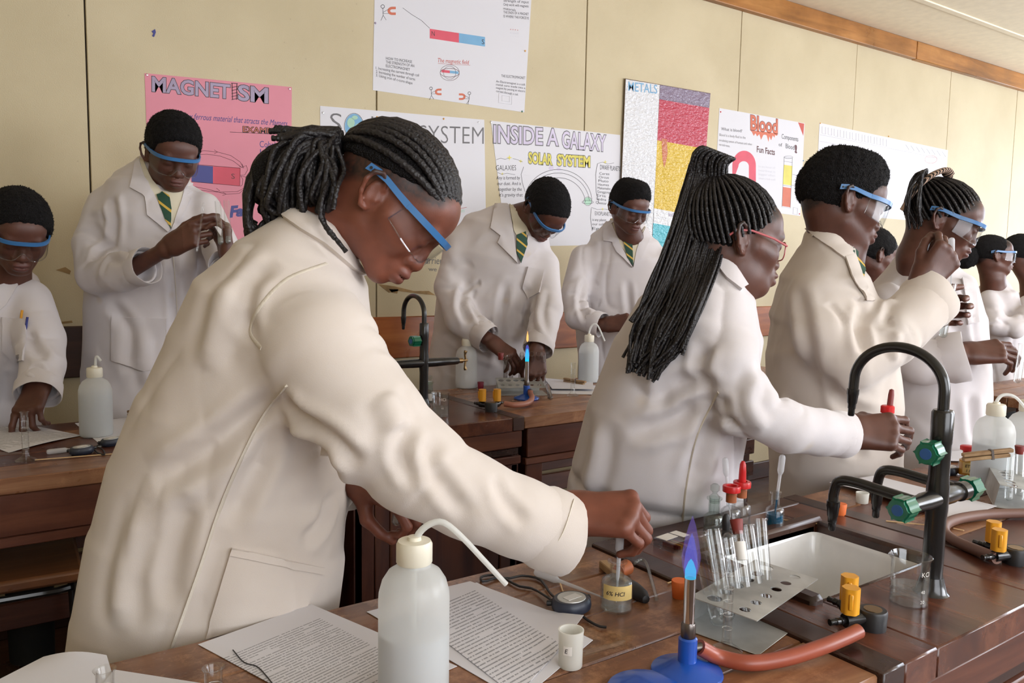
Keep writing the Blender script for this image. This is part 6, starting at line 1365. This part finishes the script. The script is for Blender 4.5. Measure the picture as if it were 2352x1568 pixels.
kn = (.012, -.120, .010)
for i in range(17):
    x = -.063+.126*i/16; st = (x, .101-7.0*x*x, .080-2.6*x*x)
    A_ = np.array((.0800+.0012*(i % 2), .1065+.0012*(i % 2), .0905)); C_ = np.array((0, -.010, .034)); xm = x*1.22; mid = (xm/A_[0], -.05, math.sqrt(max(.04, 1-(xm/A_[0])**2)))
    p_, q_ = unit((np.array(st)-C_)/A_), unit((np.array(kn)-C_)/A_)
    pts = [hl(H3, C_+A_*unit(p_*(1-t)**2+2*t*(1-t)*1.35*np.array(mid)+q_*t*t)) for t in np.linspace(0, 1, 12)]; braid(pts, .0056, hr, n=36, cs=8)
link('ponytail_core', raw_mesh('ponytail_core', V, F, M['hair']), hr); K3 = hl(H3, kn); rg = np.random.default_rng(5)
for i in range(150):
    e = rg.uniform(-1, 1, 6); a = rg.uniform(0, 1); dz = 1.215+e[0]*.045
    p0 = K3+UP*e[1]*.015+VW*e[2]*.018
    if i < 6: ctl = [p0, Dp(715, 305, dz), Dp(655+e[3]*14, 288+a*30, dz), Dp(634+e[4]*18, 290+a*28, dz)]
    elif i < 16: ctl = [p0, Dp(690+e[3]*20, 320+e[4]*20, dz), Dp(612+e[5]*18, 355+a*20, dz), Dp(578+e[4]*10, 425+e[3]*22, dz), Dp(568+e[3]*8, 500+a*40, dz), Dp(592+e[5]*22, 545-a*40, dz+.005)]
    else: ctl = [p0, Dp(705+a*52+e[3]*14, 312+e[4]*16+a*34, dz), Dp(640+a*128+e[5]*12, 352+a*44+e[3]*18, dz-.01), Dp(603+a*166+e[4]*12, 428+e[5]*20, dz-.015), Dp(608+a*168+e[3]*14, 486+e[4]*20-a*16, dz), Dp(640+a*128+e[5]*14, 512+e[3]*14-a*36, dz+.015)]
    braid(ctl, .0044, hr, n=24)
for ctl in ([(765, 335), (758, 400), (740, 455), (737, 500), (765, 540), (795, 578)], [(775, 340), (790, 390), (775, 430), (765, 480)], [(770, 430), (742, 480), (748, 520), (770, 548), (758, 530)]):
    braid([Dp(x, y, 1.135+.03*(k < 2)) for k, (x, y) in enumerate(ctl)], .0034, hr, n=26)

# ---- the girl passing behind, long thin braids
H6 = head_at(1698, 549, 1.585, EAR, *hf(101, 9), 1.0)
P6 = person('girl with long braids and pink spectacles turning away behind the sink', H6, (1672, 640, 1.66),
    [(1268, 1420, 1722, 1360, 1.845, .14), (1290, 1250, 1708, 1200, 1.835, .138), (1310, 1110, 1702, 1080, 1.74, .16), (1345, 965, 1718, 955, 1.72, .17), (1398, 825, 1745, 835, 1.70, .175), (1458, 715, 1752, 760, 1.69, .175), (1535, 632, 1735, 690, 1.68, .13), (1622, 576, 1714, 634, 1.67, .072)],
    [[(1650, 745, 1.60, .066), (1665, 835, 1.55, .066), (1715, 935, 1.53, .060), (1800, 980, 1.56, .050), (1880, 992, 1.62, .0455), (1932, 998, 1.66, .043)]],
    [hnd(1945, 992, 1.66, (1, .0, .0), (.05, .50, .86), True, [(22, 42, 30), (26, 44, 30), (30, 44, 30), (32, 46, 32)], [(.7, .5, -.5), (.9, .1, -.4), (.92, -.1, -.3)], 1.0, .05)],
    coat='coat', skin='skin', hc=.0066, hb=.003, seed=11, wr=.0065, nose=1.05, lips=1.15, wscale=7.5,
    folds=[([(1640, 895), (1560, 880), (1500, 930)], .022, -.009), ([(1650, 905), (1560, 960), (1440, 1000)], .022, -.010), ([(1648, 910), (1620, 1010), (1580, 1120)], .022, -.008), ([(1620, 780), (1610, 850), (1640, 900)], .018, -.008), ([(1740, 850), (1720, 930), (1760, 990)], .018, .006), ([(1380, 960), (1360, 1080), (1330, 1200)], .026, .007), ([(1655, 905), (1690, 990), (1760, 1030)], .014, -.008)],
    patches=[('collar', [(1640, 600), (1658, 584), (1680, 600), (1712, 655), (1700, 668), (1668, 640)], 'coat', .004, .005)], seams=[([(1650, 900), (1600, 1000), (1575, 1120), (1565, 1230)], .0036)])
hr6 = short_hair(H6, top=.012, side=.003, h=.0034, parent=P6['t'], fuzz=False, line=.102, nape=(-.02, -.035))
goggles(H6, 'pink framed spectacles on the girl with long braids', reg=True)
K6 = hl(H6, (0, -.050, .142)); rg = np.random.default_rng(9)
crown_rows(H6, (0, -.050, .132), hr6, 46, .0037, (.0805, .1055, .0985))
def on_coat(b, px, py, dmax, up=.012):
    hit = b.ray_cast(Vector(CAM), Vector(ray(px, py)).normalized())
    if hit[0] is None: return dmax
    return min(dmax, float((np.array(hit[0])-CAM)@VW)-up)
LINE6 = [(1655, 352, 32), (1630, 370, 36), (1622, 450, 50), (1594, 560, 60), (1552, 680, 62), (1508, 775, 52), (1474, 850, 34)]
for i in range(170):
    a = rg.uniform(-1, 1); b = rg.uniform(0, 1); ctl = [K6+UP*rg.uniform(-.01, .01)]; end = 4+(i % 5 > 0)+(i % 5 > 2)
    for k, (x, y, w_) in enumerate(LINE6[:end+1]):
        q = a*w_+rg.uniform(-5, 5)*(1+2*(k > 4)); yy = y+q*.38+rg.uniform(-20, 20)*(k > 4); d0 = 1.66-.02*k+.03*b
        ctl.append(Dp(x+q, yy, on_coat(P6['bvh'], x+q, yy, d0, .010+.030*b) if k > 1 else 1.66-.04*b))
    braid(ctl, .0031, hr6, n=26, cs=5)
    
# ---- tall boy in profile with a pipette and a tube
H7 = head_at(1946, 457, 1.955, EAR, *hf(93, 17), .99)
P7 = person('tall boy in profile holding a tube and pipette behind the tap', H7, (1925, 590, 2.05),
    [(1775, 1230, 2075, 1215, 2.15, .14), (1776, 1090, 2066, 1075, 2.14, .15), (1768, 950, 2058, 930, 2.10, .18), (1766, 810, 2040, 800, 2.10, .19), (1774, 705, 2012, 740, 2.09, .20), (1800, 620, 1985, 665, 2.08, .16), (1838, 550, 1960, 605, 2.07, .10), (1848, 506, 1950, 565, 2.055, .074)],
    [[(1872, 690, 1.98, .068), (1895, 770, 1.93, .074), (1955, 828, 1.91, .074), (2040, 780, 1.93, .068), (2138, 682, 1.98, .066)],
     [(1985, 720, 2.16, .06), (2040, 800, 2.13, .052), (2096, 745, 2.10, .045)]],
    [hnd(2120, 650, 1.97, (.62, .78, .02), (.15, -.12, .97), True, [(48, 62, 40), (52, 66, 42), (56, 66, 42), (58, 66, 42)], [(.85, .35, -.35), (.92, .05, -.38), (.88, -.2, -.4)], 1.02, .03),
     hnd(2122, 722, 2.06, (.80, .10, -.50), (-.55, .0, -.83), False, [(40, 75, 50)]*4, [(.75, .6, -.2), (.9, .3, -.3), (.9, .0, -.4)], .98, .06)],
    coat='coat_warm', skin='skin', hc=.0068, hb=.003, seed=21, wr=.0065, nose=1.1, lips=1.2,
    folds=[([(1900, 860), (1940, 930), (2020, 960)], .020, -.008), ([(1985, 700), (1975, 760), (1990, 820)], .018, -.009), ([(1830, 650), (1850, 760), (1880, 860)], .022, -.007), ([(2060, 760), (2050, 830), (2080, 880)], .016, .006), ([(1800, 900), (1805, 1050)], .022, .006), ([(1960, 940), (1970, 1060)], .02, -.006), ([(2010, 750), (2030, 700), (2060, 690)], .014, .006)],
    patches=[('collar', [(1848, 500), (1872, 495), (1920, 525), (1958, 560), (1962, 590), (1940, 595), (1895, 560), (1846, 525)], 'coat_warm', .004, .004), ('tie', [(1956, 572), (1968, 570), (1984, 622), (1980, 645), (1966, 620)], STRIPE, .004, .004), ('lapel', [(1940, 592), (1960, 585), (1980, 640), (2006, 692), (1990, 690), (1955, 635)], 'coat_warm', .006, .004)])
short_hair(H7, top=.014, side=.005, crown=.028, flat=.140, h=.0034, parent=P7['t'], line=.100, seed=4, nape=(-.02, -.034), fade=.011)
goggles(H7, 'blue framed safety goggles on the tall boy in profile')

# ---- girl further right holding out a tube
H8 = head_at(2152, 502, 2.27, EAR, *hf(68, 24), .96)
P8 = person('girl with wrapped braids holding a tube out at the right', H8, (2110, 590, 2.36),
    [(2012, 1180, 2278, 1160, 2.47, .15), (2005, 1000, 2270, 990, 2.47, .155), (2000, 860, 2262, 850, 2.46, .16), (1992, 750, 2252, 740, 2.46, .17), (1998, 660, 2232, 660, 2.44, .15), (2062, 562, 2162, 594, 2.40, .076)],
    [[(2045, 700, 2.38, .066), (2060, 800, 2.33, .066), (2120, 832, 2.27, .068), (2206, 818, 2.23, .066)]],
    [hnd(2218, 812, 2.23, (1, .06, .0), (.05, .75, .66), True, [(14, 28, 20), (20, 32, 24), (26, 38, 26), (32, 44, 30)], [(.86, .25, -.45), (.96, -.05, -.28), (.97, -.12, -.2)], 1.02, .03)],
    coat='coat', skin='skin', hc=.0076, hb=.0033, seed=31, lips=1.1,
    folds=[([(2210, 690), (2222, 780), (2240, 850)], .018, .008), ([(2180, 660), (2190, 760)], .018, -.008), ([(2060, 640), (2090, 700)], .018, -.007), ([(2230, 900), (2240, 1020)], .02, -.007)],
    patches=[('collar', [(2058, 548), (2076, 530), (2112, 556), (2140, 592), (2105, 590), (2080, 570)], 'coat', .004, .004), ('shirt_collar', [(2108, 540), (2120, 535), (2145, 580), (2140, 600), (2122, 575)], 'shirt', .003, .003), ('pocket', [(2208, 640), (2236, 650), (2246, 740), (2222, 745)], 'coat', .003, .006)])
hr8 = short_hair(H8, top=.005, side=.003, h=.0036, parent=P8['t'], fuzz=False, line=.098, nape=(-.02, -.03))
goggles(H8, 'blue framed safety goggles on the girl at the right')
K8 = hl(H8, (0, -.085, .098)); rg = np.random.default_rng(3)
crown_rows(H8, (0, -.085, .095), hr8, 40, .0042, (.0800, .1050, .0910))
for i in range(46):
    a = rg.uniform(0, 1); e = rg.uniform(-1, 1, 4); d = 2.30+e[0]*.05; out = i < 18
    braid([K8+UP*e[1]*.02, Dp(2130-a*14, 388+a*8, d), Dp(2102-a*12*out+e[2]*5+12*(not out), 418+e[3]*10, d), Dp(2086-a*8*out+e[1]*6+26*(not out), 470+e[2]*10, d), Dp(2096+e[3]*10+16*(not out), 520+e[1]*12, d+.02)], .0021 if out else .0030, hr8, n=20, cs=5)
bm, bn, bb_ = nodes('patterned_band'); wv = N(bn, 'ShaderNodeTexWave', i_Scale=38.0, i_Distortion=3.0); tc_ = N(bn, 'ShaderNodeTexCoord'); L(bn, tc_.outputs['Object'], wv.inputs[0]); L(bn, ramp(bn, wv.outputs[1], [(.45, (.015, .012, .012)), (.55, (.55, .38, .28))]), bb_.inputs[0])
MB().tube(curve_pts([K8+camdir(*v) for v in ((.055, .005, .03), (.028, .020, .055), (-.02, .0, .062), (-.055, -.038, .045), (-.075, -.085, .02))], 24), [.010]*2+[.016]*18+[.012]*4, 10, flat=.5).build('hair_band', bm, P8['t'])

# ---- boy bending over the back bench
f4, u4 = np.array((.25, -.87, .42)), np.array((.55, .45, .70))
H4 = head_at(1213, 474, 3.27, EAR, f4, u4, .97)
P4 = person('boy in green striped tie bending low over the back row rack', H4, (1172, 505, 3.40),
    [(968, 1000, 1205, 1000, 3.52, .15), (975, 860, 1222, 865, 3.50, .155), (992, 765, 1250, 770, 3.47, .16), (1003, 665, 1272, 690, 3.44, .165), (1020, 580, 1276, 612, 3.42, .165), (1062, 510, 1262, 545, 3.41, .13), (1136, 462, 1216, 506, 3.39, .072)],
    [[(1060, 560, 3.38, .072), (1035, 660, 3.34, .072), (1058, 735, 3.26, .066), (1118, 775, 3.20, .056)],
     [(1250, 610, 3.38, .068), (1258, 710, 3.30, .068), (1236, 798, 3.20, .060)]],
    [hnd(1128, 784, 3.19, (.78, -.60, .15), (.45, .60, .66), True, [(30, 40, 30)]*4, TH_PINCH, 1.0), hnd(1233, 806, 3.17, (-.05, -.95, .25), (.25, .25, .94), False, [(40, 50, 30)]*4, TH_PINCH, 1.0)],
    coat='coat', skin='skin', hc=.0085, hb=.0034, seed=41, wr=.0075,
    folds=[([(1075, 640), (1060, 700), (1080, 745)], .02, -.010), ([(1080, 690), (1110, 740), (1130, 790)], .018, -.008), ([(1165, 640), (1150, 740), (1145, 850)], .022, -.008), ([(1245, 660), (1235, 720), (1245, 780)], .018, .009), ([(1020, 760), (1080, 800), (1160, 830)], .02, -.007), ([(1215, 690), (1205, 760)], .018, -.008)],
    patches=[('shirt_collar', [(1170, 470), (1184, 463), (1203, 510), (1214, 535), (1192, 552), (1180, 530)], 'shirt', .004, .004), ('tie', [(1186, 540), (1206, 532), (1210, 562), (1196, 604), (1186, 580)], STRIPE, .008, .004), ('lapel', [(1138, 470), (1165, 470), (1178, 528), (1188, 604), (1143, 558), (1150, 542), (1127, 524)], 'coat', .006, .004), ('lapel', [(1212, 540), (1242, 556), (1225, 580), (1192, 606), (1204, 578)], 'coat', .006, .004), ('pocket', [(1212, 612), (1250, 620), (1240, 672), (1213, 686), (1198, 662)], 'coat', .003, .006)])
short_hair(H4, top=.020, side=.016, h=.0036, parent=P4['t'], line=.098, seed=6); goggles(H4, 'blue framed safety goggles on the boy bending over the back bench')

# ---- boy looking down beside him
H5 = head_at(1468, 512, 3.62, NOSE, *hf(28, 27), .97)
P5 = person('boy standing between the METALS board and the long braids', H5, (1448, 545, 3.80),
    [(1332, 890, 1542, 890, 3.96, .13), (1322, 770, 1545, 770, 3.95, .135), (1318, 660, 1552, 670, 3.92, .15), (1322, 595, 1540, 600, 3.90, .15), (1352, 550, 1515, 560, 3.88, .12), (1405, 503, 1482, 516, 3.83, .068)],
    [[(1338, 590, 3.86, .066), (1316, 680, 3.80, .066), (1326, 728, 3.72, .062), (1378, 745, 3.66, .055)], [(1525, 600, 3.86, .064), (1552, 690, 3.80, .062), (1520, 750, 3.70, .055)]],
    [hnd(1392, 746, 3.64, (.85, .1, .35), (-.2, .45, .87), True, [(60, 75, 40)]*4, TH_GRIP, 1.05), hnd(1490, 755, 3.66, (-.8, .0, .4), (.2, .45, .87), False, [(50, 65, 40)]*4, TH_GRIP, 1.0)],
    coat='coat', skin='skin', hc=.009, hb=.0036, seed=51,
    folds=[([(1345, 640), (1335, 700), (1352, 740)], .02, -.009), ([(1360, 680), (1350, 760)], .02, -.006), ([(1440, 640), (1450, 760)], .02, -.006)],
    patches=[('shirt_collar', [(1402, 505), (1415, 500), (1433, 545), (1466, 545), (1480, 520), (1484, 535), (1453, 607), (1425, 562)], 'shirt', .003, .004), ('tie', [(1431, 550), (1448, 546), (1452, 562), (1454, 610), (1440, 592)], STRIPE, .008, .004), ('lapel', [(1384, 508), (1402, 500), (1424, 560), (1453, 614), (1416, 578), (1406, 556), (1387, 554)], 'coat', .006, .004), ('lapel', [(1480, 522), (1494, 545), (1472, 592), (1454, 614), (1462, 572)], 'coat', .006, .004)])
short_hair(H5, top=.016, side=.007, crown=.026, flat=.138, h=.0038, parent=P5['t'], nape=(-.02, -.04), fade=.006, line=.097, seed=8); goggles(H5, 'blue framed safety goggles on the boy by the METALS board')

# ---- boy holding up two tubes at the back left
H2 = head_at(410, 404, 2.585, NOSE, *hf(36, 30), .98)
P2 = person('boy in front of the pink poster peering at two test tubes', H2, (375, 430, 2.70),
    [(195, 1010, 425, 990, 2.78, .14), (192, 860, 440, 850, 2.78, .145), (198, 730, 470, 725, 2.77, .15), (205, 610, 490, 610, 2.76, .16), (212, 500, 492, 500, 2.75, .16), (248, 432, 468, 438, 2.74, .13), (312, 370, 431, 395, 2.71, .072)],
    [[(240, 470, 2.72, .060), (214, 560, 2.68, .064), (224, 632, 2.60, .064), (280, 630, 2.52, .058), (333, 612, 2.47, .053)], [(470, 475, 2.72, .056), (510, 570, 2.68, .060), (520, 660, 2.60, .055), (515, 612, 2.50, .046)]],
    [hnd(392, 566, 2.44, (.88, .42, .20), (-.05, .12, .99), True, [(12, 28, 25), (40, 70, 40), (46, 72, 42), (48, 66, 40)], [(.78, .50, -.35), (.90, .25, -.35), (.9, .1, -.4)], .98, .03),
     hnd(522, 588, 2.48, (-.02, .98, .12), (.92, .05, -.38), False, [(40, 48, 30), (46, 50, 30), (50, 50, 30), (50, 48, 30)], [(.80, .50, -.35), (.9, .15, -.4), (.85, -.1, -.5)], .95, .10)],
    coat='coat', skin='skin', hc=.0076, hb=.0031, seed=61, wr=.0065, lips=1.2,
    folds=[([(258, 570), (262, 500), (255, 450)], .02, -.010), ([(230, 640), (260, 590), (300, 590)], .018, .009), ([(215, 600), (235, 570), (270, 560)], .016, -.009), ([(250, 690), (300, 760), (290, 860)], .024, -.007), ([(395, 570), (400, 700), (412, 830)], .016, -.007), ([(470, 520), (465, 600), (450, 700)], .022, -.008), ([(330, 760), (340, 900)], .024, .006)],
    patches=[('shirt_collar', [(318, 362), (331, 370), (350, 415), (372, 440), (408, 440), (432, 410), (437, 425), (393, 524), (356, 455), (327, 405)], 'shirt', .003, .004), ('tie', [(360, 448), (373, 441), (389, 450), (393, 480), (392, 526), (380, 505), (368, 475)], STRIPE, .008, .004),
             ('lapel', [(312, 376), (322, 366), (333, 408), (357, 452), (392, 527), (386, 533), (338, 494), (333, 453), (328, 447), (300, 431)], 'coat', .006, .004), ('lapel', [(430, 402), (441, 425), (440, 441), (428, 447), (438, 456), (420, 492), (393, 529), (415, 462)], 'coat', .006, .004), ('pocket', [(258, 727), (382, 731), (377, 842), (330, 852), (258, 828)], 'coat', .003, .006)], seams=[([(396, 560), (403, 650), (410, 745)], .0026), ([(258, 727), (258, 780), (258, 828)], .0016), ([(258, 828), (300, 845), (330, 852), (377, 842)], .0016), ([(258, 728), (320, 730), (382, 732)], .0016), ([(382, 731), (380, 790), (377, 842)], .0016)])
short_hair(H2, top=.020, side=.010, crown=.016, h=.0034, parent=P2['t'], nape=(-.02, -.04), fade=.008, line=.096, seed=10); goggles(H2, 'blue framed safety goggles on the boy with two tubes')
for (x0, y0, x1, y1, d, l) in ((507, 562, 500, 462, 2.40, 'left tube held up by the boy at the pink poster'), (525, 560, 520, 460, 2.43, 'right tube held up by the boy at the pink poster')): test_tube(l, Dp(x0, y0, d), Dp(x1, y1, d+.02), r=.0085, fillh=.022, lip=False)
tag(MB().tube([Dp(452, 578, 2.40), Dp(468, 466, 2.42)], .0032, 10).build('glass_tube', M['glass']), 'thin glass tube in the bent fingers of the boy at the pink poster', 'tube')

# ---- boy at the left edge pointing at the worksheet
H1 = head_at(52, 598, 2.33, NOSE, *hf(40, 32), .98)
P1 = person('boy cut by the left edge pointing at his worksheet', H1, (20, 640, 2.48),
    [(-110, 1010, 75, 1000, 2.60, .15), (-110, 880, 98, 880, 2.58, .155), (-108, 780, 104, 780, 2.55, .16), (-98, 700, 96, 705, 2.53, .16), (-70, 640, 72, 650, 2.51, .13), (-25, 590, 56, 606, 2.48, .073)],
    [[(68, 690, 2.50, .066), (96, 780, 2.46, .068), (100, 838, 2.40, .062), (88, 900, 2.335, .058)], [(-100, 700, 2.5, .066), (-120, 820, 2.4, .06), (-80, 900, 2.3, .055)]],
    [hnd(91, 880, 2.34, (-.02, -.80, .58), (-.05, .58, .80), False, [(20, 18, 14), (34, 44, 30), (38, 48, 30), (40, 50, 30)], [(.62, .62, -.45), (.90, .30, -.3), (.95, .05, -.3)], 1.02, .10), None],
    coat='coat', skin='skin', hc=.0076, hb=.0032, seed=71, folds=[([(60, 760), (80, 800), (112, 830)], .018, -.009), ([(70, 840), (100, 860), (118, 862)], .016, -.009), ([(20, 850), (10, 940)], .022, -.006)],
    patches=[('pocket', [(4, 728), (63, 734), (55, 828), (30, 834), (4, 805)], 'coat', .003, .006), ('lapel', [(30, 645), (42, 655), (14, 700), (-12, 722), (-12, 660)], 'coat', .005, .004)])
short_hair(H1, top=.022, side=.018, h=.0034, parent=P1['t'], nape=(-.02, -.045), fade=.008, line=.096, seed=12); goggles(H1, 'blue framed safety goggles on the boy at the left edge')
b1p = P1['bvh']
for l, x, y, m in (('yellow pencil in the left boy\'s breast pocket', 51, 712, 'yellow'), ('dark pen in the left boy\'s breast pocket', 63, 728, 'ink_blue')):
    h_ = b1p.ray_cast(Vector(CAM), Vector(ray(x, y+14)).normalized())[0]; d = float((np.array(h_)-CAM)@VW)-.008 if h_ else 2.35
    o = tag(MB().tube([Dp(x-6, y+40, d), Dp(x, y, d-.002)], .0036, 8).build('pencil' if m == 'yellow' else 'pen', M[m]), l, 'pen')

# ---- far girls and the boy hidden behind
H9 = head_at(2287, 588, 4.28, EAR, *hf(84, 2), .95)
P9 = person('far girl with a hair bun in bright window light', H9, (2280, 640, 4.36), [(2238, 980, 2342, 980, 4.44, .13), (2240, 840, 2344, 840, 4.44, .14), (2242, 740, 2338, 740, 4.43, .16), (2250, 670, 2325, 680, 4.42, .14), (2268, 635, 2308, 645, 4.40, .06)],
    [[(2272, 690, 4.34, .060), (2285, 745, 4.26, .060), (2330, 755, 4.22, .054), (2385, 700, 4.25, .05)]], [hnd(2392, 690, 4.25, (.8, .5, .1), (0, .3, .9), True, [(40, 50, 30)]*4)], hc=.0085, hb=.0046, seed=81, patches=[('collar', [(2260, 632), (2278, 614), (2306, 650), (2296, 664), (2280, 650)], 'coat', .004, .004, 4.0)])
hr9 = short_hair(H9, top=.008, side=.006, h=.005, parent=P9['t'], line=.090)
c9 = hl(H9, (0, -.135, .0)); V, F = sdf_mesh([ell(c9, (.062, .062, .066))], c9-.08, c9+.08, .006); V = V+vnormals(V, F)*(vnoise(V*90, 3)*.004)[:, None]; link('bun', raw_mesh('bun', V, F, M['hair']), P9['t'])
goggles(H9, 'blue framed safety goggles on the far girl')
H11 = head_at(2362, 585, 4.55, EAR, *hf(90, 5), .95)
P11 = person('student mostly cut off by the right edge beyond the far girl', H11, (2368, 640, 4.62), [(2330, 980, 2440, 980, 4.70, .13), (2332, 840, 2440, 840, 4.70, .14), (2334, 720, 2435, 730, 4.69, .16), (2345, 670, 2415, 680, 4.68, .12), (2355, 640, 2395, 645, 4.66, .06)], [[(2360, 700, 4.60, .058), (2358, 770, 4.54, .056), (2400, 780, 4.5, .05)]], [hnd(2410, 780, 4.5, (.9, .2, 0), (0, .4, .9), True, [(40, 50, 30)]*4)], hc=.011, hb=.005, seed=91)
short_hair(H11, top=.014, side=.010, h=.005, parent=P11['t'])
H10 = head_at(2020, 585, 3.30, EAR, *hf(100, 20), .95)
P10 = person('student almost hidden between the tall boy and the girl at the right', H10, (2005, 640, 3.40), [(1920, 980, 2090, 980, 3.46, .13), (1925, 800, 2090, 800, 3.46, .14), (1940, 720, 2075, 730, 3.45, .15), (1965, 665, 2050, 680, 3.42, .12), (1982, 640, 2035, 650, 3.40, .06)], [[(1985, 710, 3.36, .06), (1990, 790, 3.3, .055), (2040, 810, 3.24, .05)]], [hnd(2052, 810, 3.24, (.9, .2, 0), (0, .4, .9), True, [(40, 50, 30)]*4)], hc=.011, hb=.0046, seed=95)
short_hair(H10, top=.016, side=.010, h=.0046, parent=P10['t'])

# ---- things in their hands
test_tube('short tube in the foreground girl\'s far hand under her sleeve', Dp(908, 1207, 1.27), Dp(930, 1120, 1.29), r=.0088, fillh=.016)
tb = fb+np.array([0, 0, .010]); dropper('pipette dipped into the small bottle from the foreground girl\'s fingers', tb, tb+(Dp(1426, 1205, 1.165)-tb)*1.0, .045, .0058)
test_tube('tube held below the pipette by the tall boy in profile', Dp(2165, 776, 2.00), Dp(2187, 652, 2.00), r=.0095, fillh=.030)
dropper('pipette pinched in the tall boy\'s raised hand', Dp(2184, 672, 2.0), Dp(2186, 545, 1.95), .05, .0068)
test_tube('white filled tube held out at the right edge', Dp(2336, 880, 2.21), Dp(2349, 790, 2.22), r=.0095); 
b = Dp(2034, 1014, 1.695); t = reagent_bottle('small bottle with red cap in the passing girl\'s hand', b, .060, .0150, .008, mat='poly_white', fillh=0)
lath('cap', [(.0105, .060), (.0135, .061), (.0135, .074), (.011, .076), (0, .076)], 'red', t, frame(b), 22); lath('bulb', [(.0060, .075), (.0058, .098), (.0045, .108), (0, .110)], 'red_dark', t, frame(b, camdir(.12, 1, 0)), 16)
